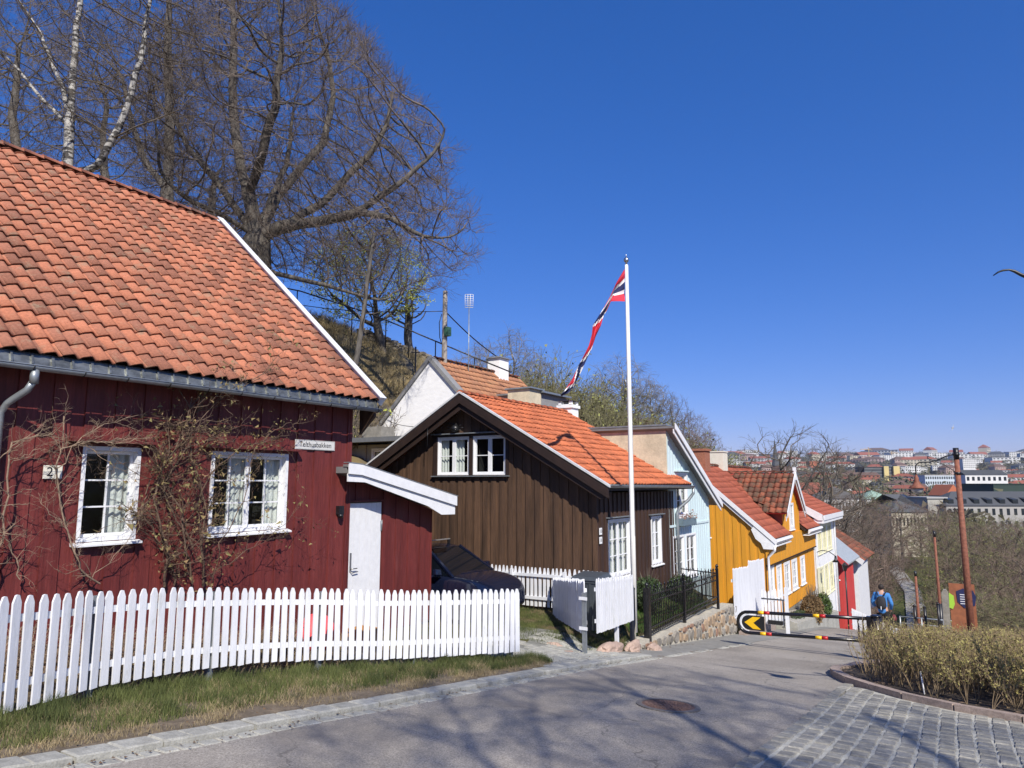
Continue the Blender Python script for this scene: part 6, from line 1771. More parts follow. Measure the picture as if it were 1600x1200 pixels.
def tubes(name, branches, m, parent=None, leaves=None, leafm=None):
    """branches: list of (points Nx3, radii N, sides). leaves: (n,3,3) triangles"""
    groups = {}
    for p, r, k in branches: groups.setdefault((len(p), k), []).append((p, r))
    V = []; F = []; off = 0
    for (N, k), L in groups.items():
        P = np.array([a for a, _ in L], dtype=np.float32); Rr = np.array([b for _, b in L], dtype=np.float32)
        T = np.empty_like(P); T[:, 1:-1] = P[:, 2:] - P[:, :-2]; T[:, 0] = P[:, 1] - P[:, 0]; T[:, -1] = P[:, -1] - P[:, -2]
        T /= np.linalg.norm(T, axis=2, keepdims=True) + 1e-9
        mean = P[:, -1] - P[:, 0]; ref = np.where(np.abs(mean[:, 2:3]) > 0.75 * (np.linalg.norm(mean, axis=1, keepdims=True) + 1e-9), np.array([[1., .15, 0]]), np.array([[0.1, 0, 1.]]))[:, None, :]
        U = np.cross(T, np.broadcast_to(ref, T.shape)); U /= np.linalg.norm(U, axis=2, keepdims=True) + 1e-9
        W_ = np.cross(T, U)
        a = np.arange(k) * 2 * np.pi / k
        ring = P[:, :, None, :] + Rr[:, :, None, None] * (np.cos(a)[None, None, :, None] * U[:, :, None, :] + np.sin(a)[None, None, :, None] * W_[:, :, None, :])
        B = len(L); V.append(ring.reshape(-1, 3))
        idx = off + np.arange(B * N * k).reshape(B, N, k); nx = np.roll(idx, -1, axis=2)
        q = np.stack([idx[:, :-1], nx[:, :-1], nx[:, 1:], idx[:, 1:]], axis=-1).reshape(-1, 4); F.append(q)
        off += B * N * k
    V = np.concatenate(V) if V else np.zeros((0, 3), np.float32); F = np.concatenate(F) if F else np.zeros((0, 4), int)
    nq = len(F); nv = len(V)
    loops = F.reshape(-1); starts = np.arange(nq) * 4; tot = np.full(nq, 4)
    mi = np.zeros(nq, int)
    if leaves is not None and len(leaves):
        lv = np.array(leaves, dtype=np.float32).reshape(-1, 3); nl = len(lv) // 3
        loops = np.concatenate([loops, nv + np.arange(nl * 3)]); starts = np.concatenate([starts, nq * 4 + np.arange(nl) * 3]); tot = np.concatenate([tot, np.full(nl, 3)])
        V = np.concatenate([V, lv]); mi = np.concatenate([mi, np.ones(nl, int)])
    me = bpy.data.meshes.new(name)
    me.vertices.add(len(V)); me.vertices.foreach_set("co", V.astype(np.float32).ravel())
    me.loops.add(len(loops)); me.loops.foreach_set("vertex_index", loops.astype(np.int32))
    me.polygons.add(len(starts)); me.polygons.foreach_set("loop_start", starts.astype(np.int32)); me.polygons.foreach_set("loop_total", tot.astype(np.int32))
    me.materials.append(m)
    if leafm: me.materials.append(leafm)
    me.polygons.foreach_set("material_index", mi.astype(np.int32))
    sm = np.ones(len(starts), bool); me.polygons.foreach_set("use_smooth", sm)
    me.update(calc_edges=True); me.validate()
    o = bpy.data.objects.new(name, me); COL.objects.link(o)
    if parent is not None: o.parent = parent; o.matrix_parent_inverse = Matrix.Translation(-parent_loc(parent))
    return o

def colonize(seeds, attr, step=.38, infl=2.6, kill=.55, iters=120, trop=(0, 0, .05), wob=.12, rnd=R):
    """seeds: list of polylines (list of Vector), the first starts at the root, the others start on an existing node"""
    pos = []; par = []
    def nearest(p): return min(range(len(pos)), key=lambda i: (pos[i] - p).length_squared)
    for k, line in enumerate(seeds):
        prev = -1 if k == 0 else nearest(line[0])
        for a, b in zip(line, line[1:]):
            n = max(1, int((b - a).length / step))
            for i in range(0 if (prev == -1) else 1, n + 1):
                p = a.lerp(b, i / n) + Vector([rnd.gauss(0, wob * .25) for _ in range(3)])
                pos.append(p); par.append(prev); prev = len(pos) - 1
    alive = list(attr); trop = Vector(trop); start = 0
    for it in range(iters):
        if not alive: break
        kd = kdtree.KDTree(len(pos))
        for i, p in enumerate(pos): kd.insert(p, i)
        kd.balance()
        acc = {}; keep = []
        for a in alive:
            co, i, d = kd.find(a)
            if d < kill: continue
            keep.append(a)
            if d < infl or it < 3: acc.setdefault(i, []).append((a - co).normalized())
        alive = keep
        if not acc: break
        n0 = len(pos)
        for i, ds in acc.items():
            d = Vector((0, 0, 0))
            for x in ds: d += x
            if d.length < .2 * len(ds): d = ds[rnd.randrange(len(ds))]
            d = d.normalized() + trop + Vector([rnd.gauss(0, wob) for _ in range(3)])
            np_ = pos[i] + d.normalized() * step * rnd.uniform(.85, 1.15)
            pos.append(np_); par.append(i)
        if len(pos) == n0: break
    return pos, par

def tree_from_nodes(pos, par, tip=.012, e=2.35, minr=0.0, rmax=None):
    n = len(pos); kids = [[] for _ in range(n)]
    for i, p in enumerate(par):
        if p >= 0: kids[p].append(i)
    rad = [0.0] * n
    order = list(range(n))
    acc = [0.0] * n
    for i in reversed(order):     # children always come after parents
        acc[i] = acc[i] if acc[i] > 0 else tip ** e
        if par[i] >= 0: acc[par[i]] += acc[i]
        rad[i] = acc[i] ** (1 / e)
    if rmax:
        f = rmax / rad[0]; rad = [r * f if f < 1 else r * (1 + (f - 1) * min(1, (r / rad[0]) ** .5)) for r in rad] if f > 1 else [min(r, rmax * (.35 + .65 * (r / rad[0]))) if r > rmax * .5 else r for r in rad]
    chains = []; stack = [(0, None)]
    while stack:
        i, st = stack.pop()
        ch = [st] if st is not None else []
        ch.append(i)
        while kids[i]:
            ks = sorted(kids[i], key=lambda k: -rad[k])
            for k in ks[1:]: stack.append((k, i))
            i = ks[0]; ch.append(i)
        if len(ch) > 1: chains.append(ch)
    return rad, chains, kids

def chains_to_branches(pos, rad, chains, cut=None):
    """split chains into pieces of at most 7 nodes so that many share a length; returns thick, thin"""
    thick = []; thin = []
    for ch in chains:
        c = [pos[ch[0]]] + [(pos[a] + pos[b] * 2 + pos[d]) / 4 for a, b, d in zip(ch, ch[1:], ch[2:])] + [pos[ch[-1]]]
        r0 = min(rad[ch[0]], rad[ch[1]] * 1.08)
        rr = [r0] + [rad[k] for k in ch[1:]]
        i = 0
        while i < len(c) - 1:
            j = min(len(c), i + 7)
            seg = [tuple(x) for x in c[i:j]]; rs = rr[i:j]; m = max(rs)
            k = 12 if m > .2 else 8 if m > .08 else 5 if m > .03 else 3
            (thick if (cut and m > cut) else thin).append((seg, rs, k))
            i = j - 1
    return thick, thin

def add_twigs(pos, rad, kids, par, out, n=3, length=.7, r=.006, thr=.035, up=.35, droop=0.0, fork=2, rnd=R, centre=None, leaves=None, lsize=.04, lprob=0.0):
    for i in range(len(pos)):
        if rad[i] > thr or par[i] < 0: continue
        d0 = (pos[i] - pos[par[i]]).normalized()
        cnt = n if kids[i] else n + 1
        for _ in range(cnt):
            d = (d0 + Vector([rnd.gauss(0, .55) for _ in range(3)]) + Vector((0, 0, up))).normalized()
            L = length * rnd.uniform(.5, 1.25); p = pos[i].copy(); pts_ = [tuple(p)]
            for s in range(3):
                d = (d + Vector([rnd.gauss(0, .16) for _ in range(3)]) + Vector((0, 0, up * .25 - droop * (s + 1)))).normalized()
                p = p + d * L / 3; pts_.append(tuple(p))
                if s < 2:
                    for f in range(fork):
                        d2 = (d + Vector([rnd.gauss(0, .6) for _ in range(3)]) + Vector((0, 0, -droop))).normalized(); l2 = L * rnd.uniform(.25, .5)
                        q1 = p + d2 * l2 * .5; q2 = q1 + (d2 + Vector((rnd.gauss(0, .2), rnd.gauss(0, .2), up * .3 - droop))).normalized() * l2 * .5
                        out.append(([tuple(p), tuple(q1), tuple(q2)], [r * .7, r * .55, r * .3], 3))
                        if leaves is not None and rnd.random() < lprob:
                            for _k in range(9):
                                c = q2 + Vector([rnd.gauss(0, .10) for _ in range(3)]); leaves.append([tuple(c + Vector([rnd.gauss(0, 1) for _ in range(3)]) * lsize * .6) for _ in range(3)])
            out.append((pts_, [r, r * .8, r * .6, r * .3], 3))

def ell(c, ax, n, right, up, fwd, rnd=R, shell=.25):
    out = []
    while len(out) < n:
        v = Vector([rnd.uniform(-1, 1) for _ in range(3)]); l = v.length
        if l > 1 or (l < .75 and rnd.random() > shell + l * .75): continue
        out.append(c + right * v.x * ax[0] + fwd * v.y * ax[1] + up * v.z * ax[2])
    return out
RT = Vector((math.cos(_YW), math.sin(_YW), 0)); FW = Vector((-math.sin(_YW), math.cos(_YW), 0)); UP = Vector((0, 0, 1))
M_BARK = mat("grey_brown_bark", (.085, .076, .064), .9, .35, 9, bump=.9, bscale=16, stretch=(1, 1, .25), col2=(.15, .135, .115))
M_TWIG = mat("reddish_grey_twigs", (.150, .120, .098), .85, .25, 3)
M_TWIGB = mat("brown_twigs", (.13, .105, .078), .85, .3, 3)
def birch_bark():
    m = mat("white_birch_bark", (.40, .385, .35), .75, .1, 4)
    t = m.node_tree; b = t.nodes["Principled BSDF"]
    src = b.inputs['Base Color'].links[0].from_socket
    tc = t.nodes.new("ShaderNodeTexCoord"); mp = t.nodes.new("ShaderNodeMapping"); mp.inputs['Scale'].default_value = (1, 1, 2.6); t.links.new(tc.outputs['Object'], mp.inputs[0])
    n = t.nodes.new("ShaderNodeTexNoise"); n.inputs['Scale'].default_value = 3.4; n.inputs['Detail'].default_value = 5; t.links.new(mp.outputs[0], n.inputs['Vector'])
    r = t.nodes.new("ShaderNodeMapRange"); r.inputs[1].default_value = .46; r.inputs[2].default_value = .54; t.links.new(n.outputs[0], r.inputs[0])
    x = t.nodes.new("ShaderNodeMixRGB"); t.links.new(r.outputs[0], x.inputs[0]); t.links.new(src, x.inputs[1]); x.inputs[2].default_value = (.05, .045, .04, 1); t.links.new(x.outputs[0], b.inputs['Base Color'])
    return m
M_BIRCH = birch_bark()

def hero_tree():
    rnd = random.Random(11)
    Y = 30
    base = pt(405, 440, Y); gz = G(base.x, base.y)
    root = Vector((base.x, base.y, gz - .4))
    fork = pt(402, 372, Y)
    seeds = [[root, pt(404, 420, Y), fork],
             [fork, pt(450, 352, 29.6), pt(500, 345, 29), pt(560, 332, 28.5), pt(610, 340, 28), pt(660, 372, 27.6)],
             [fork, pt(432, 310, 30.4), pt(470, 262, 31), pt(505, 225, 31.5), pt(520, 150, 32), pt(512, 85, 32)],
             [fork, pt(388, 300, 30), pt(372, 240, 30), pt(362, 160, 30.5), pt(366, 60, 30.6), pt(360, -40, 31)],
             [fork, pt(362, 315, 30), pt(325, 265, 30), pt(296, 235, 30.5), pt(272, 180, 30.5), pt(250, 90, 31)],
             [pt(450, 352, 29.6), pt(500, 320, 30), pt(535, 285, 30), pt(575, 245, 30), pt(605, 195, 30), pt(612, 150, 30)],
             [pt(388, 300, 30), pt(410, 240, 28.5), pt(430, 160, 27.5), pt(440, 70, 27)],
             [pt(404, 420, Y), pt(450, 432, 29), pt(500, 443, 28.4), pt(560, 462, 28), pt(620, 474, 28)],
             [fork, pt(420, 320, 32.5), pt(450, 250, 34), pt(460, 150, 35)],
             [pt(560, 332, 28.5), pt(620, 290, 28), pt(670, 250, 28), pt(700, 200, 28)],
             [fork, pt(340, 330, 28.6), pt(290, 310, 27.6), pt(250, 270, 27)]]
    C = pt(465, 215, 30)
    A = ell(C, (7.3, 6.6, 7.0), 9400, RT, UP, FW, rnd, .02)
    A += ell(pt(612, 372, 28.3), (3.9, 3.6, 2.6), 1500, RT, UP, FW, rnd, .4)
    A += ell(pt(480, -30, 30), (5.2, 4.5, 3.2), 1100, RT, UP, FW, rnd, .4)
    def inside(a):
        X = a.dot(RT); Y_ = a.dot(FW); dep = Y_ * math.cos(_TH) + a.z * math.sin(_TH); u = 800 + _F * X / dep; v = 600 - _F * (a.z * math.cos(_TH) - Y_ * math.sin(_TH)) / dep
        return not (v < 230 and u > 490 + 215 * (max(0, v + 10) / 240) ** .75)
    A = [a for a in A if inside(a)]
    A = [a for a in A if a.z > 9.2 or (a - pt(612, 430, 28)).length < 3.5]
    pos, par = colonize(seeds, A, step=.36, infl=2.2, kill=.52, iters=90, trop=(0, 0, .10), wob=.16, rnd=rnd)
    rad, ch, kids = tree_from_nodes(pos, par, tip=.012, e=2.25, rmax=.60)
    thick, thin = chains_to_branches(pos, rad, ch, cut=.045)
    tw = []; add_twigs(pos, rad, kids, par, tw, n=4, length=.85, r=.0068, thr=.036, up=.35, fork=1, rnd=rnd)
    t = thing("bare_tree", "huge wide spreading bare tree with dense reddish twigs above the red house roof", "tree", root)
    tubes("trunk", thick, M_BARK, t); tubes("crown", thin + tw, M_TWIG, t)
hero_tree()

def birch(label, stems, C, ax, n, tips=.008, seed=3, base=None, bark=None, cut=.04, droop=.12, tw=3, gn=4200, name="birch_tree", twm=None, L=.7, rmax=None, step=.34):
    rnd = random.Random(seed)
    pos, par = colonize(stems, ell(C, ax, gn, RT, UP, FW, rnd, .35), step=step, infl=2.2, kill=step * 1.5, iters=90, trop=(0, 0, .12), wob=.14, rnd=rnd)
    rad, ch, kids = tree_from_nodes(pos, par, tip=tips, e=2.3, rmax=rmax)
    thick, thin = chains_to_branches(pos, rad, ch, cut=cut)
    o = []; add_twigs(pos, rad, kids, par, o, n=tw, length=L, r=.006, thr=.026, up=.15, droop=droop, fork=1, rnd=rnd)
    t = thing(name, label, "tree", stems[0][0])
    tubes("trunk", thick, bark or M_BIRCH, t); tubes("crown", thin + o, twm or M_TWIGB, t)
    return t
b0 = pt(104, 330, 24); b0.z = G(b0.x, b0.y) - .3
birch("tall white barked birch with two leaning stems at the left picture edge",
      [[b0, pt(105, 270, 24), pt(110, 180, 24), pt(116, 90, 24), pt(124, 0, 24.3), pt(130, -90, 24.5)],
       [pt(105, 270, 24), pt(150, 262, 23.8), pt(180, 215, 23.6), pt(203, 150, 23.5), pt(225, 60, 23.4), pt(240, -40, 23)],
       [pt(110, 180, 24), pt(85, 110, 24.5), pt(60, 40, 25)], [pt(180, 215, 23.6), pt(230, 190, 23), pt(300, 165, 22.5)],
       [pt(110, 200, 24), pt(60, 150, 24), pt(15, 90, 24)]],
      pt(135, 40, 24), (4.9, 4.2, 5.6), 0, seed=5, gn=2800, rmax=.22)
b1 = pt(262, 330, 35); b1.z = G(b1.x, b1.y) - .3
birch("slender grey tree standing between the birch and the huge spreading tree", [[b1, pt(263, 280, 35), pt(266, 180, 35), pt(262, 80, 35), pt(265, -30, 35)], [pt(263, 300, 35), pt(225, 250, 35), pt(205, 190, 35), pt(190, 120, 35)]],
      pt(240, 70, 35), (5.2, 4.5, 7.5), 0, seed=9, gn=1900, bark=M_BARK, name="bare_tree", twm=M_TWIG, rmax=.32)
b1 = pt(20, 380, 42); b1.z = G(b1.x, b1.y) - .3
birch("pale twiggy tree farthest left behind the red roof", [[b1, pt(30, 280, 42), pt(20, 180, 42), pt(30, 80, 42)]], pt(20, 130, 42), (6.5, 5, 7.5), 0, seed=19, gn=1100, bark=M_BARK, name="bare_tree", L=.9, rmax=.3)
b1 = pt(160, 420, 46); b1.z = G(b1.x, b1.y) - .3
birch("hazy bare tree seen through the gap behind the birch stems", [[b1, pt(165, 300, 46), pt(160, 200, 46)]], pt(170, 180, 46), (6.5, 5, 7.5), 0, seed=29, gn=900, bark=M_BARK, name="bare_tree", L=.9, rmax=.3)
b1 = pt(330, 420, 44); b1.z = G(b1.x, b1.y) - .3
birch("low bare tree half hidden behind the trunk of the huge tree", [[b1, pt(330, 340, 44), pt(335, 280, 44)]], pt(335, 300, 44), (5.5, 5, 4.5), 0, seed=31, gn=1100, bark=M_BARK, name="bare_tree", L=.9, twm=M_TWIG, rmax=.3)
# thin leaning young tree on the slope
b1 = Vector((9.4, -4.2, 0)); b1.z = SZ(-4.2) - .3
_t = Vector((8.3, -1.9, 8.5))
birch("bare tree behind the viewer whose branches shade the road", [[b1, Vector((9.20, -3.6, 3.5)), Vector((8.50, -2.4, 6.5)), Vector((7.90, -1.4, 9.5)), Vector((7.50, -.8, 12))], [Vector((9.20, -3.6, 3.5)), Vector((7.10, -3.4, 6.5)), Vector((5.50, -3.0, 9))], [Vector((8.50, -2.4, 6.5)), Vector((9.10, -.2, 8.5)), Vector((9.50, 1.4, 10.5))]], _t, (4.8, 4.6, 4.4), 0, seed=61, gn=1900, bark=M_BARK, name="bare_tree", rmax=.16, tw=4, tips=.009, step=.38, L=1.0)
def young():
    t = thing("young_tree", "thin leaning young tree with a bare pole trunk on the grassy slope", "tree", pt(556, 590, 26))
    P = [pt(548, 610, 26), pt(560, 545, 26), pt(568, 490, 26), pt(575, 430, 26), pt(585, 365, 26)]
    mb = [([tuple(p) for p in P], [.11, .10, .085, .075, .06], 10)]
    tubes("trunk", mb, M_BARK, t)
    br = []
    for k in range(16):
        u = R.uniform(1.5, 3.95); a = P[int(u)].lerp(P[int(u) + 1], u - int(u)); d = Vector((R.gauss(0, 1), R.gauss(0, 1), R.uniform(.1, .9))).normalized(); L = R.uniform(.5, 1.4)
        b = a + d * L * .5; c = b + (d + Vector((0, 0, .3))).normalized() * L * .5
        br.append(([tuple(a), tuple(b), tuple(c)], [.02, .013, .005], 4))
    tubes("crown", br, M_TWIGB, t)
young()
# budding yellow-green tree behind
M_BUD = mat("fresh_yellow_green_leaves", (.48, .52, .10), .8, .25, 3)
def budding(label, base, C, ax, gn, seed, lprob=.9, ls=.05, name="budding_tree", tw=2, m=None, bark=None):
    rnd = random.Random(seed)
    b = base.copy(); b.z = G(b.x, b.y) - .3
    pos, par = colonize([[b, base, base.lerp(C, .5)]], ell(C, ax, gn, RT, UP, FW, rnd, .3), step=.36, infl=2.6, kill=.6, iters=80, trop=(0, 0, .08), wob=.16, rnd=rnd)
    rad, ch, kids = tree_from_nodes(pos, par, tip=.010, e=2.3, rmax=.22)
    thick, thin = chains_to_branches(pos, rad, ch, cut=.04)
    lv = []; o = []; add_twigs(pos, rad, kids, par, o, n=tw, length=.6, r=.006, thr=.03, up=.25, fork=1, rnd=rnd, leaves=lv, lsize=ls, lprob=lprob)
    t = thing(name, label, "tree", b)
    tubes("trunk", thick, bark or M_BARK, t); tubes("crown", thin + o, M_TWIGB, t, leaves=lv, leafm=m or M_BUD)
budding("budding yellow green tree behind the leaning young tree", pt(600, 560, 36), pt(575, 440, 36), (3.2, 3, 2.6), 1500, 41, ls=.065)
budding("small budding yellow green tree spreading toward the utility pole", pt(640, 560, 38), pt(636, 478, 38), (1.5, 1.4, 1.3), 700, 43, ls=.06)
# ------------------------------------------------------------------ grass
def blades(name, label, n, place, h0, h1, wd, m, lean=.5):
    """single bent blades; place() -> (q, s, z, height factor)"""
    V = np.zeros((n, 5, 3), np.float32)
    for i in range(n):
        q, s, z, k = place()
        h = R.uniform(h0, h1) * k; a = R.uniform(0, 6.283); lx = math.cos(a) * h * lean * R.uniform(.2, 1); ly = math.sin(a) * h * lean * R.uniform(.2, 1)
        b = R.uniform(0, 6.283); wx = math.cos(b) * wd / 2; wy = math.sin(b) * wd / 2
        V[i] = ((q - wx, s - wy, z), (q + wx, s + wy, z), (q + lx * .4 + wx * .7, s + ly * .4 + wy * .7, z + h * .6), (q + lx * .4 - wx * .7, s + ly * .4 - wy * .7, z + h * .6), (q + lx, s + ly, z + h))
    base = np.arange(n)[:, None] * 5
    loops = np.concatenate([base + np.array([[0, 1, 2, 3]]), base + np.array([[3, 2, 4]])], axis=1).ravel()
    starts = (np.arange(n)[:, None] * 7 + np.array([[0, 4]])).ravel(); tot = np.tile([4, 3], n)
    me = bpy.data.meshes.new(name)
    me.vertices.add(n * 5); me.vertices.foreach_set("co", V.ravel()); me.loops.add(len(loops)); me.loops.foreach_set("vertex_index", loops.astype(np.int32))
    me.polygons.add(len(starts)); me.polygons.foreach_set("loop_start", starts.astype(np.int32)); me.polygons.foreach_set("loop_total", tot.astype(np.int32))
    me.update(calc_edges=True); me.materials.append(m)
    o = bpy.data.objects.new(name, me); COL.objects.link(o)
    return tag(o, label, "grass", kind="stuff")
FQ = [(b, c) for b, c in [(p[0], p[1]) for p in FENCE1]]
def fence_q(s): return interp([(-2, -5.5)] + FQ + [(10.8, -6.3)], s)
def verge_z(q, s): return vdip(q, s)
M_GREEN = mat("green_grass_blades", (.060, .088, .018), .8, .45, 3, col2=(.13, .15, .04), thr=(.35, .7))
M_STRAW = mat("straw_grass_blades", (.26, .205, .115), .85, .3, 3)
def on_verge(power, lo=0.0, hi=1.0, clump=3.0):
    def f():
        while True:
            s = R.uniform(1.2, 10.75); a = fence_q(s) - .12; b = interp(LEFT, s) - .34
            t = lo + (hi - lo) * R.random() ** power
            q = lerp(a, b, t)
            nz = mnoise.noise(Vector((q * clump, s * clump, 0)))
            if R.random() < .55 + nz * 1.3: return q, s, verge_z(q, s) - .01, 1.15 - .65 * t + .5 * max(0, nz)
    return f
blades("verge_grass", "green tufty grass along the foot of the long white picket fence", 36000, on_verge(1.5, 0, .8), .07, .19, .006, M_GREEN)
blades("dry_verge_grass", "straw coloured dry grass thinning out toward the stone kerb", 22000, on_verge(.8, .10, 1.0, 2.0), .04, .12, .005, M_STRAW, lean=1.1)
def garden():
    while True:
        s = R.uniform(11.2, 15.4); q = R.uniform(-9.5, -6.35)
        ln = -6.28 + (s - 12.45) * -.807
        if s < 12.3 and q > -7.9: continue
        if q < ln and s < 12.9 and R.random() < .75: continue
        if R.random() < .5 + mnoise.noise(Vector((q * 2, s * 2, 4))) * 1.2: return q, s, G(q, s) - .01, 1
blades("drive_grass", "short patchy grass beside the drive before the brown gable", 16000, garden, .03, .09, .006, M_GREEN)
def gard2():
    s = R.uniform(15.6, 21.2); q = R.uniform(-7.4, -6.62); return q, s, G(q, s) - .01, 1
blades("lawn_grass", "green lawn behind the black iron fence", 16000, gard2, .03, .09, .006, mat("lush_green_blades", (.05, .11, .015), .8, .3, 3))
def yardred():
    s = R.uniform(0, 10); q = R.uniform(-10.1, fence_q(s) - .2); return q, s, G(q, s) - .01, 1
blades("yard_grass", "rough grass and dead stalks in the yard of the red house", 12000, yardred, .04, .16, .006, M_STRAW, lean=.9)
def hill_pt():
    while True:
        s = R.uniform(17, 34); cq = crest_q(s)
        q = R.uniform(cq - 2.5, cq + 6.5)
        if q > -20.5 and s < 23: continue
        if R.random() < .6 + mnoise.noise(Vector((q * .7, s * .7, 9))) * 1.3: return q, s, G(q, s) - .05, 1
blades("slope_grass", "long dry grass hanging on the steep slope behind the houses", 46000, hill_pt, .15, .55, .018, mat("dry_slope_blades", (.50, .40, .23), .9, .3, 1.2, col2=(.38, .31, .17)), lean=1.2)
blades("slope_green_grass", "olive green grass patches on the steep slope behind the houses", 6000, hill_pt, .12, .35, .018, mat("olive_blades", (.12, .13, .04), .9, .3, 1.2), lean=1.0)
# loose leaves and twigs caught along the kerb
mb = MB()
for _ in range(420):
    s = R.uniform(1.5, 17); q = interp(LEFT, s) + abs(R.gauss(0, .10)) - (R.random() < .35) * .35
    c = Vector((q, s, SZ(s) + (.062 if q < interp(LEFT, s) - .02 else -.012))); r = R.uniform(.008, .028); a = R.uniform(0, 6.28)
    mb.poly([c + Vector((math.cos(a + k * 2.1) * r, math.sin(a + k * 2.1) * r * .6, R.uniform(0, .01))) for k in range(3)])
tag(mb.build("leaf_litter", mat("dead_leaf", (.12, .07, .035), .9, .4, 20)), "scattered dead leaves and twig bits along the stone kerb", "litter", kind="stuff")

# ------------------------------------------------------------------ climbing roses on the red house
M_VINE = mat("rose_stem", (.12, .078, .052), .85, .35, 12)
M_VINE2 = mat("pale_dry_stem", (.25, .18, .125), .85, .3, 12)
M_ROSE = mat("withered_rose_leaf", (.34, .20, .10), .9, .4, 15, col2=(.20, .19, .07))
def on_wall(u, v, d=.12):
    x = (u - 800) / _F; y = (600 - v) / _F; c, s = math.cos(_TH), math.sin(_TH); dd = c - y * s
    X = x / dd; Z = (s + y * c) / dd
    qq = X * math.cos(_YW) - math.sin(_YW); ss_ = X * math.sin(_YW) + math.cos(_YW)
    k = (-10.2 + d) / qq
    return Vector((-10.2 + d, ss_ * k, Z * k))
def rose(name, label, stems, m, seed, sub=26, subL=.5, leafn=0, spread=.10, r0=.012):
    rnd = random.Random(seed); br = []; lv = []
    def grow(p, d, L, r, lev):
        n = 6; pts_ = [tuple(p)]; rs = [r]
        for i in range(n):
            d = (d + Vector((rnd.gauss(0, .10), rnd.gauss(0, .20), rnd.gauss(0, .20) + .02))).normalized()
            p = p + d * L / n
            if p.x < -10.16: p.x = -10.16; d.x = abs(d.x) * .5
            if p.x > -9.6: d.x = -abs(d.x)
            pts_.append(tuple(p)); rs.append(r * (1 - .75 * (i + 1) / n))
            if lev < 2 and rnd.random() < (.75 if lev == 0 else .45):
                dd = (d + Vector((rnd.gauss(.05, .3), rnd.gauss(0, .9), rnd.gauss(.1, .8)))).normalized(); grow(Vector(p), dd, L * rnd.uniform(.3, .6), r * .55, lev + 1)
        if leafn and rnd.random() < leafn:
            for _ in range(rnd.randint(1, 4)):
                c = Vector(p) + Vector([rnd.gauss(0, .035) for _ in range(3)]); sz = rnd.uniform(.012, .028)
                lv.append([tuple(c + Vector([rnd.gauss(0, 1) for _ in range(3)]) * sz) for _ in range(3)])
        br.append((pts_, rs, 4 if r < .008 else 6))
    for st, r in stems:
        P = [on_wall(u, v, d) for u, v, d in st]
        if len(P) > 2:   # smooth the drawn stem
            Q = []
            for a, b in zip(P, P[1:]):
                for i in range(4): Q.append(a.lerp(b, i / 4) + Vector((rnd.gauss(0, .012), rnd.gauss(0, .018), rnd.gauss(0, .018))))
            Q.append(P[-1])
        else: Q = P
        n = len(Q); br.append(([tuple(p) for p in Q], [r * (1 - .6 * i / n) for i in range(n)], 6))
        for _ in range(int(sub * n / 12)):
            i = rnd.randrange(1, n); p = Q[i]; d0 = (Q[i] - Q[i - 1]).normalized()
            d = (d0 * .7 + Vector((rnd.gauss(.15, .35), rnd.gauss(0, .7), rnd.gauss(.1, .6)))).normalized()
            grow(p.copy(), d, subL * rnd.uniform(.4, 1.3), r * .42, 0)
    t = thing(name, label, "climbing plant", (-10.0, P[0].y, -2.6))
    tubes("stem", br, m, t, leaves=lv, leafm=M_ROSE)
    return t
rose("climbing_rose", "dense tangled climbing rose with withered leaves between the two red house windows",
     [([(255, 915, .10), (262, 850, .2), (240, 780, .15), (262, 720, .2), (300, 650, .15), (330, 600, .3)], .022), ([(300, 915, .12), (290, 860, .25), (285, 800, .2), (250, 740, .2), (230, 690, .1)], .018),
      ([(320, 915, .15), (312, 850, .3), (322, 800, .25), (310, 740, .25), (290, 690, .2), (300, 620, .3)], .02), ([(275, 915, .1), (265, 870, .12), (240, 830, .1), (215, 800, .1), (250, 740, .1)], .016),
      ([(330, 915, .2), (345, 850, .35), (380, 780, .4), (400, 700, .3), (440, 665, .3), (465, 660, .35)], .010), ([(318, 905, .2), (370, 870, .4), (420, 840, .4), (465, 795, .4)], .007), ([(300, 800, .2), (330, 740, .3), (380, 690, .35), (440, 690, .3)], .012),
      ([(225, 770, .15), (265, 700, .3), (330, 640, .35), (400, 590, .45), (430, 560, .55)], .009), ([(305, 860, .2), (270, 800, .2), (255, 760, .2), (290, 700, .25), (350, 680, .25)], .015)], M_VINE, 3, sub=15, subL=.58, leafn=.20)
rose("climbing_rose", "bare pale climber arching over the left red house window past the number plate",
     [([(150, 915, .1), (120, 880, .2), (100, 820, .15), (88, 740, .15), (92, 700, .2), (130, 690, .2), (170, 688, .2), (220, 686, .15)], .014), ([(88, 745, .15), (110, 700, .25), (150, 670, .25), (210, 650, .2)], .008),
      ([(130, 690, .2), (160, 720, .3), (200, 740, .3)], .006), ([(100, 820, .15), (70, 800, .2), (60, 770, .2)], .006), ([(140, 905, .1), (180, 870, .2), (212, 830, .25), (222, 790, .2)], .006), ([(100, 650, .1), (98, 700, .15)], .009)], M_VINE2, 8, sub=12, subL=.36)
rose("climbing_rose", "bare pale climber rising beside the downpipe at the left picture edge",
     [([(-20, 915, .2), (0, 850, .2), (5, 790, .2), (14, 730, .25), (18, 690, .25), (50, 680, .2), (90, 682, .2)], .016), ([(-10, 720, .2), (20, 700, .3), (70, 660, .3)], .007), ([(30, 910, .15), (22, 870, .2), (10, 840, .25), (-20, 830, .2)], .009), ([(14, 730, .25), (50, 705, .3), (70, 700, .3)], .006)], M_VINE2, 12, sub=10, subL=.36)
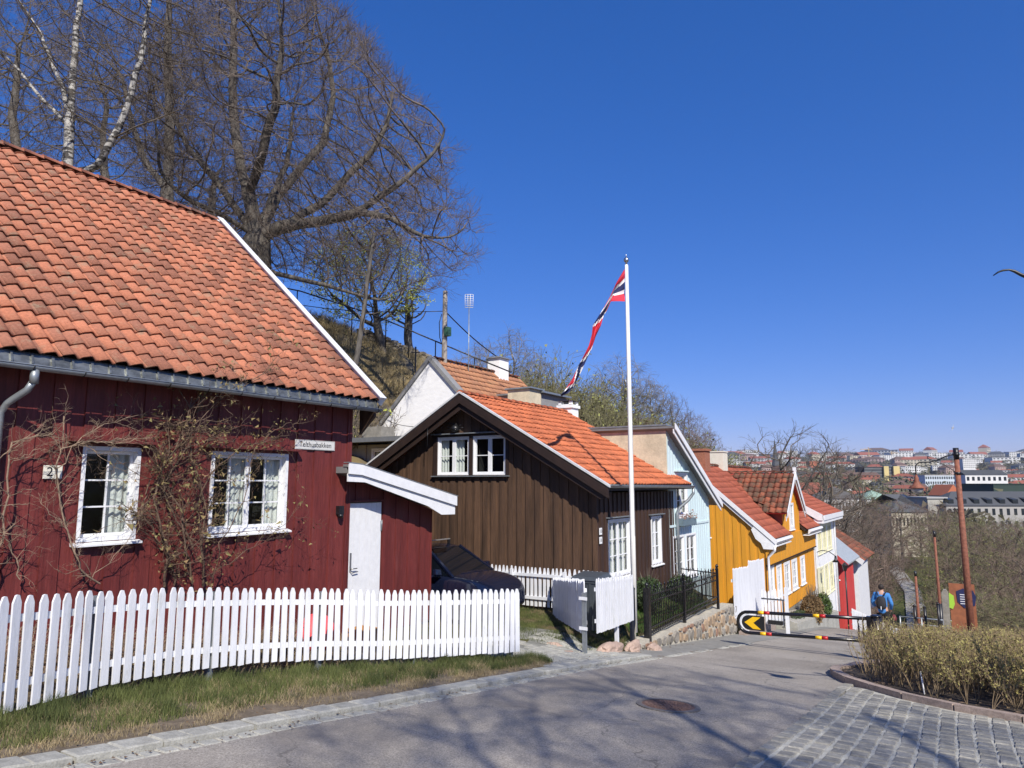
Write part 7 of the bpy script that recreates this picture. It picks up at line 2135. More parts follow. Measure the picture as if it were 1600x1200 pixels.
def low_brush():
    rnd = random.Random(77); br = []
    for _ in range(260):
        s = rnd.uniform(2.6, 8.6); q = rnd.uniform(-9.9, -8.7); p = Vector((q, s, G(q, s))); k = .5 + .9 * max(0, mnoise.noise(Vector((s * .9, q, 2))))
        for _ in range(4):
            d = Vector((rnd.gauss(0, .5), rnd.gauss(0, .5), 1)).normalized(); L = rnd.uniform(.35, .95) * k; a = p + d * L * .4; b = a + (d + Vector((rnd.gauss(0, .5), rnd.gauss(0, .5), -.1))).normalized() * L * .35; c = b + (d + Vector((rnd.gauss(0, .9), rnd.gauss(0, .9), -.4))).normalized() * L * .3
            br.append(([tuple(p), tuple(a), tuple(b), tuple(c)], [.007, .006, .004, .002], 4))
            for _ in range(2):
                d2 = Vector((rnd.gauss(0, 1), rnd.gauss(0, 1), rnd.gauss(.3, .6))).normalized(); br.append(([tuple(b), tuple(b + d2 * .12), tuple(b + d2 * .22 + Vector((0, 0, .03)))], [.004, .003, .001], 3))
    t = thing("garden_brush", "tangle of bare garden brush behind the long picket fence", "shrub", (-9.2, 5, -2.4)); tubes("stem", br, M_VINE2, t)
low_brush()

# ------------------------------------------------------------------ hedge in the bed at the right
M_HSTEM = mat("hedge_stem", (.25, .185, .11), .85, .3, 14)
M_HBUD = mat("yellow_green_buds", (.40, .325, .115), .75, .3, 6, col2=(.30, .28, .085))
def bedq(s): return interp([(11.55, 5.0), (11.62, 2.6), (11.7, 1.3), (11.85, .4), (12.1, -.35), (12.55, -1.0), (13.2, -1.5), (13.9, -1.95), (14.6, -2.22), (15.8, -2.42), (17, -2.2), (18.6, -1.85), (22, -1.35), (33, -1.1)], s)
def hedge(name, label, place, n, hgt, shoots, twigs, budn, seed, buds=True, r=.006):
    rnd = random.Random(seed); br = []; lv = []
    P0 = None
    for _ in range(n):
        q, s = place(rnd); z = SZ(s) + .03; p = Vector((q, s, z)); P0 = P0 or p; H = hgt(q, s)
        for _ in range(shoots):
            d = Vector((rnd.gauss(0, .30), rnd.gauss(0, .30), 1)).normalized(); L = H * rnd.uniform(.75, 1.1); pts_ = [tuple(p)]; c = p.copy()
            for i in range(4):
                d = (d + Vector((rnd.gauss(0, .13), rnd.gauss(0, .13), .06))).normalized(); c = c + d * L / 4; pts_.append(tuple(c))
                if i >= 1:
                    for _k in range(twigs):
                        d2 = (d + Vector((rnd.gauss(0, .6), rnd.gauss(0, .6), .35))).normalized(); l2 = rnd.uniform(.12, .30) * (1 if i > 1 else .7); a = c + d2 * l2 * .5; b = a + (d2 + Vector((0, 0, .4))).normalized() * l2 * .5
                        br.append(([tuple(c), tuple(a), tuple(b)], [.003, .0025, .0012], 3))
                        if buds:
                            for _b in range(budn if i > 1 else max(0, budn - 2)):
                                u = rnd.random(); e = c.lerp(a, u * 2) if u < .5 else a.lerp(b, u * 2 - 1); e = e + Vector((rnd.gauss(0, .008), rnd.gauss(0, .008), rnd.gauss(0, .008))); sz = rnd.uniform(.008, .016)
                                lv.append([tuple(e + Vector((rnd.gauss(0, sz), rnd.gauss(0, sz), rnd.gauss(0, sz)))) for _ in range(3)])
            br.append((pts_, [r, r * .85, r * .65, r * .45, r * .2], 4))
    t = thing(name, label, "hedge" if "hedge" in name else "shrub", P0); tubes("stem", br, M_HSTEM, t, leaves=lv, leafm=M_HBUD); return t
def hp(rnd):
    while True:
        s = rnd.uniform(12.2, 21.0); q = bedq(s) + .45 + abs(rnd.uniform(0, 1)) ** .9 * 7.2
        if q > 5.8: continue
        if s > 17 and rnd.random() < .35: continue
        if q < bedq(s) + 1.3 and rnd.random() < .5: continue
        return q, s
hedge("hedge", "broad hedge of bare stems with yellow green buds in the bed at the right", hp, 1000, lambda q, s: interp([(12.2, .76), (15, .82), (18, .72), (21, .60)], s) * (1 + .12 * mnoise.noise(Vector((q * .9, s * .9, 0)))) * sstep(0, 1.2, q - bedq(s) + .35), 4, 5, 5, 5)
for i, (q, s, H, lb) in enumerate([(-1.75, 15.2, .75, "sparse thorny bare shrub nearest the barrier post"), (-1.35, 13.9, .85, "sparse bare shrub at the rounded corner of the planting bed"), (-1.3, 17.2, .7, "sparse bare shrub behind the barrier post in the bed")]):
    hedge("bare_shrub", lb, lambda rnd, q=q, s=s: (q + rnd.gauss(0, .12), s + rnd.gauss(0, .12)), 7, lambda a, b, H=H: H, 3, 2, 2, 50 + i, r=.008)
def label_stick():
    t = thing("white_stake", "thin white marker stake standing in the planting bed before the hedge", "stake", (-.8, 13.2, -3.3))
    mb = MB(); mb.tube([(-.78, 13.1, -3.35), (-.82, 13.12, -2.9)], .012, 6); mb.build("stake", M_WHITE, t)
label_stick()
mb = MB()
for _ in range(900):
    s = R.uniform(11.9, 17); q = bedq(s) + .1 + R.random() ** 1.5 * 3; c = Vector((q, s, bedz(q, s) + .012)); r = R.uniform(.01, .035); mb.poly([c + Vector((R.gauss(0, r), R.gauss(0, r), R.uniform(0, .012))) for _ in range(3)])
tag(mb.build("bed_litter", mat("bark_chips", (.16, .11, .07), .9, .5, 15)), "bark chips and dead leaves on the dark soil of the planting bed", "litter", kind="stuff")

# ------------------------------------------------------------------ garden shrubs
def leafy(name, label, c, r, n, m, sz=.03, seed=1, stems=14):
    rnd = random.Random(seed); lv = []; br = []
    c = Vector(c)
    for _ in range(stems):
        d = Vector((rnd.gauss(0, .6), rnd.gauss(0, .6), 1)).normalized(); e = c + Vector((d.x * r[0], d.y * r[1], d.z * r[2] * 1.6)); br.append(([tuple(c - Vector((0, 0, r[2]))), tuple(c.lerp(e, .5)), tuple(e)], [.012, .008, .003], 4))
    for _ in range(n):
        v = Vector([rnd.gauss(0, 1) for _ in range(3)]).normalized() * rnd.uniform(.45, 1) ** .5 * (1 + .25 * mnoise.noise(Vector((seed, rnd.random() * 3, 0))))
        p = c + Vector((v.x * r[0], v.y * r[1], v.z * r[2])); lv.append([tuple(p + Vector([rnd.gauss(0, sz) for _ in range(3)])) for _ in range(3)])
    t = thing(name, label, "shrub", (c.x, c.y, c.z - r[2])); tubes("foliage", br, M_TWIGB, t, leaves=lv, leafm=m); return t
M_EVG = mat("evergreen_leaf", (.035, .06, .018), .7, .4, 8); M_DRYL = mat("dry_brown_leaf", (.26, .15, .06), .85, .4, 8, col2=(.16, .11, .05))
leafy("evergreen_shrub", "round dark evergreen shrub behind the nearer part of the iron fence", (-6.95, 17.3, -2.75), (.38, .55, .40), 2600, M_EVG, .028, 1)
leafy("evergreen_shrub", "low dark evergreen shrub behind the far end of the iron fence", (-6.9, 19.6, -2.85), (.32, .6, .30), 2200, M_EVG, .028, 2)
leafy("evergreen_shrub", "small leafy rose shrub at the corner of the brown house", (-7.0, 15.9, -2.8), (.22, .25, .30), 900, M_EVG, .028, 3)
leafy("dry_shrub", "round brown dry shrub at the foot of the yellow house", (-5.55, 31.0, -5.0), (.42, .9, .62), 5200, M_DRYL, .03, 4, 60)
leafy("evergreen_shrub", "small upright green conifer shrub right of the round brown shrub", (-5.5, 33.2, -5.2), (.32, .5, .55), 3200, mat("fresh_conifer", (.06, .10, .02), .7, .4, 8), .03, 5)
leafy("low_plants", "low green plants in the bed below the yellow house wall", (-5.75, 28.5, -5.0), (.25, 1.6, .22), 1800, M_EVG, .03, 6)
M_BROWNL = mat("brown_ground_leaf", (.17, .12, .06), .9, .4, 8)
# raised bed edge before the yellow house
mb = MB(); mb.cs = False
for k in range(20):
    a = 26.9 + k * .45; mb.new_id(); z = lambda s: interp([(26.9, -4.85), (36, -5.75)], s)
    mb.hexa([(-6.15, a, -7), (-5.28, a, -7), (-5.28, a + .43, -7), (-6.15, a + .43, -7)], [(-6.15, a, z(a) + .22), (-5.34, a, z(a)), (-5.34, a + .43, z(a + .43)), (-6.15, a + .43, z(a + .43) + .22)])
tag(mb.build("planter_wall", M_KSTONE), "low stone edged bed along the foot of the yellow house", "wall")

# ------------------------------------------------------------------ rocks and dry stone wall on the slope
def slope_rocks():
    M_ROCK = mat("grey_brown_rock", (.21, .185, .15), .95, .3, 2.5, bump=.8, bscale=7)
    lst = [(575, 655, 27.5, 1.1, "mossy grey rock low on the slope beside the white gable"), (640, 590, 31, .9, "grey rock just below the crest railing left of the wall")]
    for i, (u, v, Y, r, lb) in enumerate(lst):
        p = pt(u, v, Y); p.z = G(p.x, p.y) + .1; rock("slope_rock", lb, p, (r, r, r * .6), M_ROCK, seed=i * 7 + 2)
    t = thing("dry_stone_wall", "old dry stone retaining wall at the top of the slope left of the white gable", "wall", pt(670, 590, 31))
    mb = MB(); rnd = random.Random(4)
    for col in range(26):
        s = 26.2 + col * .36
        q = crest_q(s) + .35
        for row in range(9):
            mb.new_id(); w_ = rnd.uniform(.14, .24); h = .13; z = crest_z(s) - 1.35 + row * .20 + rnd.uniform(-.03, .03)
            q2 = q - row * .05 + rnd.uniform(-.05, .05); a = s + rnd.uniform(-.08, .08)
            b = [(q2 - .25, a - w_, z), (q2 + .12, a - w_ * .9, z), (q2 + .12, a + w_ * .9, z), (q2 - .25, a + w_, z)]
            j = lambda p: (p[0] + rnd.uniform(-.04, .04), p[1] + rnd.uniform(-.04, .04), p[2] + h * rnd.uniform(.8, 1.3))
            mb.hexa(b, [j(p) for p in b])
    mb.build("stone_courses", mat("slope_stone", (.25, .215, .165), .95, .3, 4, bump=.6, bscale=12, idvar=.3), t)
slope_rocks()
# scrub on the slope: small bare bushes
def scrub(u, v, Y, r, label, m=None, seed=0, leaf=False):
    rnd = random.Random(seed); p = pt(u, v, Y); p.z = G(p.x, p.y) - .1; br = []; lv = []
    for _ in range(26):
        d = Vector((rnd.gauss(0, .5), rnd.gauss(0, .5), 1)).normalized(); c = p + Vector((rnd.gauss(0, r * .3), rnd.gauss(0, r * .3), 0)); pts_ = [tuple(c)]
        for i in range(4):
            d = (d + Vector([rnd.gauss(0, .2) for _ in range(3)])).normalized(); c = c + d * r * rnd.uniform(.3, .5); pts_.append(tuple(c))
            for _k in range(4):
                d2 = (d + Vector([rnd.gauss(0, .7) for _ in range(3)])).normalized(); e = c + d2 * r * rnd.uniform(.15, .35); br.append(([tuple(c), tuple(c.lerp(e, .5) + Vector((0, 0, .02))), tuple(e)], [.010, .008, .004], 3))
                if leaf:
                    for _q in range(3): lv.append([tuple(e + Vector([rnd.gauss(0, .05) for _ in range(3)])) for _ in range(3)])
        br.append((pts_, [.022, .018, .014, .010, .006], 4))
    t = thing("bare_bush", label, "bush", p); tubes("branches", br, m or M_TWIGB, t, leaves=lv, leafm=M_BUD)
scrub(525, 560, 27.5, 1.5, "twiggy brown bush on the slope just right of the red roof edge", seed=1)
scrub(505, 500, 28.5, 1.7, "greenish bush highest on the slope beside the red roof edge", seed=2, leaf=True)
scrub(600, 545, 30.5, 1.3, "bare bush on the crest behind the leaning young tree", seed=3)
scrub(540, 610, 26.5, 1.0, "low tangled bush near the foot of the leaning young tree", seed=4)
scrub(650, 555, 33, 1.1, "small dark bare bush behind the crest railing", seed=5)
HAZE = True
# ------------------------------------------------------------------ background trees: a few grown once, then copied
def grow_kind(name, label, Hh, Rr, gn, seed, trunk_h, m_b, m_t, up=.2, droop=0.0, L=.9, r=.012, leaf=None, lprob=.0, ls=.09, multi=1, tw=2):
    rnd = random.Random(seed)
    base = Vector((0, -400 - seed * 40, -60)); top = base + Vector((0, 0, trunk_h))
    seeds = [[base, top, top + Vector((0, 0, (Hh - trunk_h) * .4))]]
    for k in range(multi - 1):
        a = rnd.uniform(0, 6.28); seeds.append([base + Vector((0, 0, .3)), base + Vector((math.cos(a) * Rr * .3, math.sin(a) * Rr * .3, trunk_h)), base + Vector((math.cos(a) * Rr * .5, math.sin(a) * Rr * .5, Hh * .6))])
    C = base + Vector((0, 0, (Hh + trunk_h * .8) / 2)); ax = (Rr, Rr, (Hh - trunk_h * .8) / 2)
    pos, par = colonize(seeds, ell(C, ax, gn, Vector((1, 0, 0)), UP, Vector((0, 1, 0)), rnd, .4), step=.6, infl=3.2, kill=.85, iters=60, trop=(0, 0, up), wob=.16, rnd=rnd)
    rad, ch, kids = tree_from_nodes(pos, par, tip=.018, e=2.3, rmax=Hh * .018)
    thick, thin = chains_to_branches(pos, rad, ch, cut=.05)
    o = []; lv = [] if leaf else None
    add_twigs(pos, rad, kids, par, o, n=tw, length=L, r=r, thr=.06, up=up, droop=droop, fork=1, rnd=rnd, leaves=lv, lsize=ls, lprob=lprob)
    t = thing(name, label, "tree", base)
    tubes("trunk", thick, m_b, t); tubes("crown", thin + o, m_t, t, leaves=lv, leafm=leaf)
    return t
M_TW_OLIVE = mat("olive_twigs", (.155, .145, .075), .85, .3, 1)
M_TW_RED = mat("brown_red_twigs", (.175, .125, .095), .85, .3, 1)
M_TW_GREY = mat("grey_twigs", (.20, .18, .15), .85, .3, 1)
M_HAZEBUD = mat("pale_olive_buds", (.22, .23, .07), .85, .3, 1)
KINDS = {
    'birch': grow_kind("birch_tree", "pale twiggy birch", 13, 3.6, 1700, 1, 2.5, M_BIRCH, M_TW_GREY, up=.15, droop=.22, L=1.2, r=.012, tw=4),
    'broad': grow_kind("bare_tree", "broad bare tree", 13, 5.6, 1700, 2, 2.6, M_BARK, M_TW_RED, up=.12, L=1.0, r=.013, tw=3),
    'tall': grow_kind("bare_tree", "tall narrow bare tree", 15, 3.6, 1300, 3, 3.0, M_BARK, M_TWIGB, up=.3, L=1.0, r=.012, tw=3),
    'olive': grow_kind("budding_tree", "olive budding tree", 12, 4.8, 1200, 4, 2.4, M_BARK, M_TW_OLIVE, up=.15, L=.9, r=.012, leaf=M_HAZEBUD, lprob=.22, ls=.06),
    'bushy': grow_kind("bare_bush", "rounded bare bush", 6, 4.0, 1500, 5, .6, M_BARK, M_TW_OLIVE, up=.12, L=.8, r=.014, leaf=M_HAZEBUD, lprob=.12, ls=.05, multi=5, tw=4),
    'redbush': grow_kind("bare_bush", "rounded reddish bush", 6, 4.2, 1500, 6, .5, M_BARK, M_TW_RED, up=.12, L=.9, r=.014, multi=6, tw=4),
}
USED = set()
def plant(kind, label, u, v_top, Y, hk=None, group=None, sink=0.0, rs=1.0, cat=None):
    """stands a tree so that it rises to v_top at forward distance Y"""
    k = KINDS[kind]; H0 = {'birch': 13, 'broad': 13, 'tall': 15, 'olive': 12, 'bushy': 6, 'redbush': 6}[kind]
    top = pt(u, v_top, Y); g = G(top.x, top.y) - sink
    sc = max(.35, (top.z - g) / H0)
    if kind in USED: t = copy_tree(k)
    else: t = k; USED.add(kind)
    t.location = (top.x, top.y, g - .2); t.rotation_euler = (0, 0, R.uniform(0, 6.28)); t.scale = (sc * rs, sc * rs, sc)
    t['label'] = label
    if kind in ('bushy', 'redbush'): t['category'] = "bush"
    if group: t['group'] = group
    return t
gb = "bare trees behind the houses"
for kind, lb, u, v, Y, rs in [
    ('birch', "leftmost pale birch crown rising behind the white chimney", 745, 535, 72, 1.0), ('birch', "tall pale birch crown between the white chimney and the pennant", 798, 516, 74, 1.1), ('birch', "small pale birch beside the fire wall chimney", 838, 555, 76, .8),
    ('bushy', "dark olive bush right behind the beige chimney block", 775, 570, 58, 1.2), ('bushy', "olive bush left of the small white chimney", 858, 596, 60, 1.2), ('bushy', "olive brown bush right of the small white chimney", 905, 612, 58, 1.2),
    ('birch', "high drooping birch seen behind the flagpole", 972, 556, 62, 1.25), ('birch', "drooping birch just right of the flagpole", 1018, 592, 60, 1.1), ('bushy', "olive bush left of the flagpole above the fire wall", 925, 590, 64, 1.3), ('tall', "bare tree above the fire wall end", 1050, 612, 60, 1.1),
    ('broad', "bare tree above the pale blue gable", 1075, 640, 62, .9), ('redbush', "reddish bush behind the pale blue gable", 1060, 668, 52, 1.2), ('broad', "rounded bare tree above the yellow house chimneys", 1100, 668, 66, .8), ('bushy', "low olive bush left of the brick chimney", 1085, 700, 54, 1.2),
    ('redbush', "low brown bush above the fire wall", 985, 645, 50, 1.4), ('bushy', "brown green bush behind the fire wall middle", 950, 650, 52, 1.2), ('tall', "slim bare tree beside the drooping birch", 940, 600, 70, 1.0), ('redbush', "brown bush on the crest behind the orange ridge", 890, 650, 52, 1.2),
    ('broad', "bare tree on the crest left of the utility pole", 700, 575, 64, .9), ('redbush', "brown bush below the birches", 820, 590, 60, 1.3)]:
    plant(kind, lb, u, v, Y, group=gb, rs=rs)
plant('tall', "lone bare tree with open branches beyond the yellow dormer", 1240, 664, 60, rs=1.5)
plant('tall', "thin bare tree right of the lone tree beyond the dormer", 1278, 690, 75, rs=1.1)
# the wooded park below
rp = random.Random(21)
gp = "bare trees in the park below the street"
spots = [(1285, 850, 62, 'redbush'), (1312, 832, 66, 'redbush'), (1325, 862, 60, 'redbush'), (1318, 800, 78, 'broad'), (1356, 800, 84, 'tall'), (1305, 788, 90, 'tall'), (1340, 780, 105, 'broad'),  (1395, 792, 215, 'tall'), (1415, 790, 225, 'olive'), (1440, 792, 210, 'broad'),
         (1466, 800, 125, 'olive'), (1480, 806, 100, 'broad'), (1510, 812, 95, 'olive'), (1535, 800, 110, 'olive'), (1560, 806, 92, 'broad'), (1590, 806, 84, 'broad'), (1615, 800, 80, 'olive'), (1500, 845, 74, 'olive'), (1545, 850, 70, 'broad'), (1585, 845, 66, 'olive'),
         (1620, 850, 60, 'broad'), (1525, 890, 62, 'bushy'), (1570, 895, 56, 'bushy'), (1610, 900, 50, 'redbush'), (1640, 830, 75, 'tall'), (1400, 780, 160, 'broad'), (1430, 785, 165, 'tall'), (1465, 784, 170, 'broad'), (1500, 800, 165, 'olive'),
         (1545, 812, 160, 'olive'), (1585, 815, 150, 'olive'), (1620, 805, 150, 'broad'), (1370, 772, 170, 'olive'), (1335, 768, 175, 'broad'), (1300, 772, 170, 'broad'), (1525, 905, 60, 'redbush'), 
         (1290, 820, 80, 'broad'), (1505, 835, 130, 'broad'), (1520, 838, 125, 'tall'), (1565, 832, 120, 'broad'), (1605, 838, 118, 'tall'), (1310, 880, 54, 'redbush'), (1510, 915, 50, 'bushy'), (1555, 922, 45, 'bushy'), (1600, 925, 40, 'bushy'), (1640, 900, 42, 'redbush')]
PL = {'birch': "pale birch", 'broad': "broad crowned bare tree", 'tall': "tall narrow bare tree", 'olive': "olive tinted budding tree", 'bushy': "rounded olive bush", 'redbush': "rounded reddish brown bush"}
ORD = ["first", "second", "third", "fourth", "fifth", "sixth", "seventh", "eighth", "ninth", "tenth", "eleventh", "twelfth", "thirteenth", "fourteenth", "fifteenth"]
def zone(Y): return "near" if Y < 72 else "middle" if Y < 108 else "far"
spots = [(u + rp.uniform(-5, 5), v + rp.uniform(-4, 4), Y, k) for u, v, Y, k in spots]
for u, v, Y, k in spots:
    row = sorted(x[0] for x in spots if x[3] == k and zone(x[2]) == zone(Y)); i = row.index(u)
    lb = "%s, %s from the left of its kind in the %s park" % (PL[k], ORD[i], zone(Y)) if len(row) > 1 else "only %s in the %s part of the park" % (PL[k], zone(Y))
    t = plant(k, lb, u, v, Y, group=gp, rs=rp.uniform(.95, 1.2) * (.62 if 'bush' in k and u < 1500 else 1))
# undergrowth on the ridge behind the houses
def thicket():
    rnd = random.Random(15); br = []; lv = []
    for _ in range(5200):
        s = rnd.uniform(40, 72); q = rnd.uniform(-40, -11) * (s / 60); z = G(q, s); c = Vector((q, s, z)); H = rnd.uniform(1.5, 4.5) * (.7 + .6 * mnoise.noise(Vector((q * .15, s * .15, 0))))
        d = Vector((rnd.gauss(0, .35), rnd.gauss(0, .35), 1)).normalized(); a = c + d * H * .5; b = a + (d + Vector((rnd.gauss(0, .4), rnd.gauss(0, .4), 0))).normalized() * H * .5
        br.append(([tuple(c), tuple(a), tuple(b)], [.03, .02, .008], 3))
        for _k in range(3):
            e = a.lerp(b, rnd.random()); f = e + Vector((rnd.gauss(0, .5), rnd.gauss(0, .5), rnd.uniform(.1, .7))); br.append(([tuple(e), tuple(e.lerp(f, .5)), tuple(f)], [.012, .010, .006], 3))
            lv.append([tuple(f + Vector([rnd.gauss(0, .07) for _ in range(3)])) for _ in range(3)])
    o = tubes("thicket", br, M_TW_OLIVE, None, leaves=lv, leafm=M_HAZEBUD)
    tag(o, "olive brown thicket of bare undergrowth on the ridge behind the houses", "undergrowth", kind="stuff")
thicket()

# park paths
mb = MB(); mb.cs = True
path = [pt(1400, 985, 70), pt(1432, 930, 95), pt(1425, 905, 130), pt(1395, 892, 170)]
for p in path: p.z = G(p.x, p.y) + .25
for a, b in zip(path, path[1:]):
    n = 12
    for i in range(n):
        c = a.lerp(b, i / n); d = a.lerp(b, (i + 1) / n); w_ = 1.5
        ps = [c - RT * w_, c + RT * w_, d + RT * w_, d - RT * w_]
        mb.poly([(p.x, p.y, G(p.x, p.y) + .28) for p in ps])
struct(mb.build("park_path", mat("pale_gravel_path", (.30, .28, .24), .95, .1, 2)))
mb = MB()
struct(mb.build("park_path_edge", M_KSTONE)) if False else None

# ------------------------------------------------------------------ the city
M_WIN = mat("dark_window_glass", (.02, .025, .03), .15, .2, 1)
def cmat(n, c, rough=.85): return mat("city_" + n, c, rough, .08, .08)
def block(name, label, u0, u1, v_top, Y, h, depth, wall, roofm, roof='flat', rise=2.5, rows=0, cols=0, ww=.5, wh=.55, group=None, over=.4, win_parts=False, winm=None, z_top=None, turn=0.0, cat="building", dormers=0, skip=()):
    """building whose eaves line runs from (u0, v_top) to (u1, v_top) at forward distance Y"""
    A = pt(u0, v_top, Y); B = pt(u1, v_top, Y)
    zt = (A.z + B.z) / 2; c = (A + B) / 2; L = (B - A).length
    d = (B - A); d.z = 0; d.normalize()
    d = Vector((d.x * math.cos(turn) - d.y * math.sin(turn), d.x * math.sin(turn) + d.y * math.cos(turn), 0)); n = Vector((-d.y, d.x, 0))   # n points away from the viewer
    z0 = zt - h
    t = thing(name, label, cat, (c.x, c.y, z0), group)
    def W(a, b, z): return c + d * a + n * b + Vector((0, 0, z - c.z))
    hl = L / 2
    zg = min(z0, min(G(W(a_, b_, 0).x, W(a_, b_, 0).y) for a_, b_ in ((-hl, 0), (hl, 0), (-hl, depth), (hl, depth))) - .5); zw = z0; z0 = zg
    mb = MB(); mb.hexa([W(-hl, 0, z0), W(hl, 0, z0), W(hl, depth, z0), W(-hl, depth, z0)], [W(-hl, 0, zt), W(hl, 0, zt), W(hl, depth, zt), W(-hl, depth, zt)]); wmb = mb; wmb.cm = 1; z0 = zw
    mb = MB(); o = over
    if roof == 'flat': mb.hexa([W(-hl - o, -o, zt), W(hl + o, -o, zt), W(hl + o, depth + o, zt), W(-hl - o, depth + o, zt)], [W(-hl - o, -o, zt + .5), W(hl + o, -o, zt + .5), W(hl + o, depth + o, zt + .5), W(-hl - o, depth + o, zt + .5)])
    elif roof == 'ridge': mb.prism([W(-hl - o, -o, zt - .05), W(-hl - o, depth / 2, zt + rise), W(-hl - o, depth + o, zt - .05)], d * (L + 2 * o))
    elif roof == 'hip':
        i = mb.pts([W(-hl - o, -o, zt), W(hl + o, -o, zt), W(hl + o, depth + o, zt), W(-hl - o, depth + o, zt), W(-hl + depth * .45, depth / 2, zt + rise), W(hl - depth * .45, depth / 2, zt + rise)])
        for f in ((0, 1, 5, 4), (1, 2, 5), (2, 3, 4, 5), (3, 0, 4), (0, 3, 2, 1)): mb.face([i[k] for k in f])
    elif roof == 'gable': mb.prism([W(-hl - o, -o, zt - .05), W(0, -o, zt + rise), W(hl + o, -o, zt - .05)], n * (depth + 2 * o))
    mb.build("roof", roofm, t)
    if roof == 'gable':
        mb = MB(); mb.prism([W(-hl, -.02, zt), W(0, -.02, zt + rise * .93), W(hl, -.02, zt)], n * .3); mb.build("gable", wall, t)
    if rows:
        one = None if win_parts else wmb
        for r_ in range(rows):
            for k in range(cols):
                if (r_, k) in skip: continue
                a = -hl + L * (k + .5) / cols; z = zt - h * (r_ + .5) / rows if h < 30 else zt - 3.2 * (r_ + .6)
                w_ = L / cols * ww / 2; hh = (h / rows if h < 30 else 3.2) * wh / 2
                m_ = one if one else MB()
                m_.hexa([W(a - w_, -.06, z - hh), W(a + w_, -.06, z - hh), W(a + w_, .1, z - hh), W(a - w_, .1, z - hh)], [W(a - w_, -.06, z + hh), W(a + w_, -.06, z + hh), W(a + w_, .1, z + hh), W(a - w_, .1, z + hh)])
                if win_parts:
                    m_.build("window", winm or M_WIN, t)

    wmb.build("wall", [wall, winm or M_WIN], t)
    for k in range(dormers):
        a = -hl + L * (k + .5) / dormers; mb = MB(); mb.hexa([W(a - .9, .6, zt + .6), W(a + .9, .6, zt + .6), W(a + .9, 4, zt + .6), W(a - .9, 4, zt + .6)], [W(a - .9, .6, zt + 2.0), W(a + .9, .6, zt + 2.0), W(a + .9, 4, zt + 2.6), W(a - .9, 4, zt + 2.6)]); dmr = mb.build("dormer", M_WIN, t)
    return t
WH = cmat("white", (.62, .62, .60)); CR = cmat("cream", (.52, .47, .36)); GR = cmat("grey", (.30, .30, .29)); BR = cmat("brick", (.28, .10, .065)); OR = cmat("orange", (.50, .16, .08)); YL = cmat("yellow", (.55, .45, .20)); DK = cmat("dark", (.055, .06, .065)); LB = cmat("blue_white", (.50, .56, .60)); PK = cmat("pinkish", (.42, .30, .26))
RD = cmat("red_roof", (.26, .085, .055)); RB = cmat("brown_roof", (.12, .075, .06)); SL = cmat("slate_roof", (.065, .07, .078)); GN = cmat("copper_roof", (.24, .34, .27)); DG = cmat("dark_green_roof", (.025, .045, .035)); LG = cmat("light_roof", (.36, .36, .35))
block("apartment_block", "long grey four storey building with slate roof and dormers at the right edge", 1478, 1660, 790, 235, 16, 14, cmat("grey_plaster", (.33, .32, .30)), SL, 'hip', 4.5, 4, 16, .42, .52, win_parts=True, dormers=9)
block("scaffolded_building", "beige building wrapped in pale scaffold netting left of the long grey building", 1449, 1478, 779, 238, 16, 12, cmat("netting", (.36, .35, .31)), LG, 'flat', 0, 0, 0)
block("low_hall", "low dark hipped roof building with a white eaves line among the park trees", 1392, 1448, 800, 190, 5, 16, CR, cmat("felt_roof", (.085, .09, .095)), 'hip', 4.5, 1, 10, .5, .4)
block("green_roof_building", "white building with a pale green copper roof above the park", 1352, 1398, 780, 265, 8, 13, WH, GN, 'hip', 3.2, 2, 9, .45, .5)
block("solar_roof_building", "beige building with rows of solar panels on its roof", 1402, 1450, 786, 262, 12, 14, CR, cmat("solar_panels", (.03, .05, .10)), 'hip', 3.0, 3, 10, .4, .5)
block("white_town_house", "white plastered building with a brown roof and dark windows beyond the cream house", 1288, 1346, 779, 225, 14, 13, WH, cmat("dull_slate", (.10, .095, .09)), 'hip', 3.8, 3, 11, .45, .5, win_parts=True)
block("brick_town_house", "brick building with red roof left of the white plastered building", 1240, 1290, 772, 250, 12, 12, BR, RD, 'ridge', 4, 3, 9, .4, .5)
block("office_tower", "wide dark office block with two pale yellow wall sections", 1350, 1404, 730, 900, 19, 24, DK, SL, 'flat', 0, 5, 1, .98, .25, winm=cmat("grey_bands", (.16, .17, .17)))
block("office_wing", "left pale yellow wall section of the dark office block", 1381, 1388.5, 729, 896, 19, 3, YL, YL, 'flat', over=0); block("office_wing", "right pale yellow wall section of the dark office block", 1396, 1405.5, 729, 896, 19, 3, YL, YL, 'flat', over=0)
block("modern_block", "pale blue white modern block with a grid of dark windows", 1445, 1492, 743, 640, 8.5, 16, LB, WH, 'flat', 0, 2, 13, .6, .5, win_parts=True)
block("orange_building", "bright orange cube shaped building below the horizon", 1265, 1279, 721, 1500, 20, 20, OR, RD, 'flat', 0, 3, 4, .3, .3)
block("white_tower", "white tower block with a grid of windows near the right end of the skyline", 1504, 1524, 717, 1300, 17, 20, WH, LG, 'flat', 0, 5, 7, .45, .45)
block("green_roof_hall", "dark green flat hall roof near the right edge", 1552, 1640, 757, 420, 6, 30, DG, DG, 'flat')
block("black_roof_row", "row of long black roofs with white gables in front of the red roofs", 1508, 1574, 742, 560, 6, 14, WH, DK, 'ridge', 4, 1, 8, .5, .5)
block("hospital_block", "tall beige slab block on the skyline beside a red tower", 1328, 1345, 712, 2300, 28, 20, CR, LG, 'flat', 0, 6, 5, .5, .4); block("red_tower", "brick red tower block beside the beige slab on the skyline", 1346, 1360, 713, 2280, 26, 20, PK, RD, 'flat', 0, 6, 4, .4, .4)
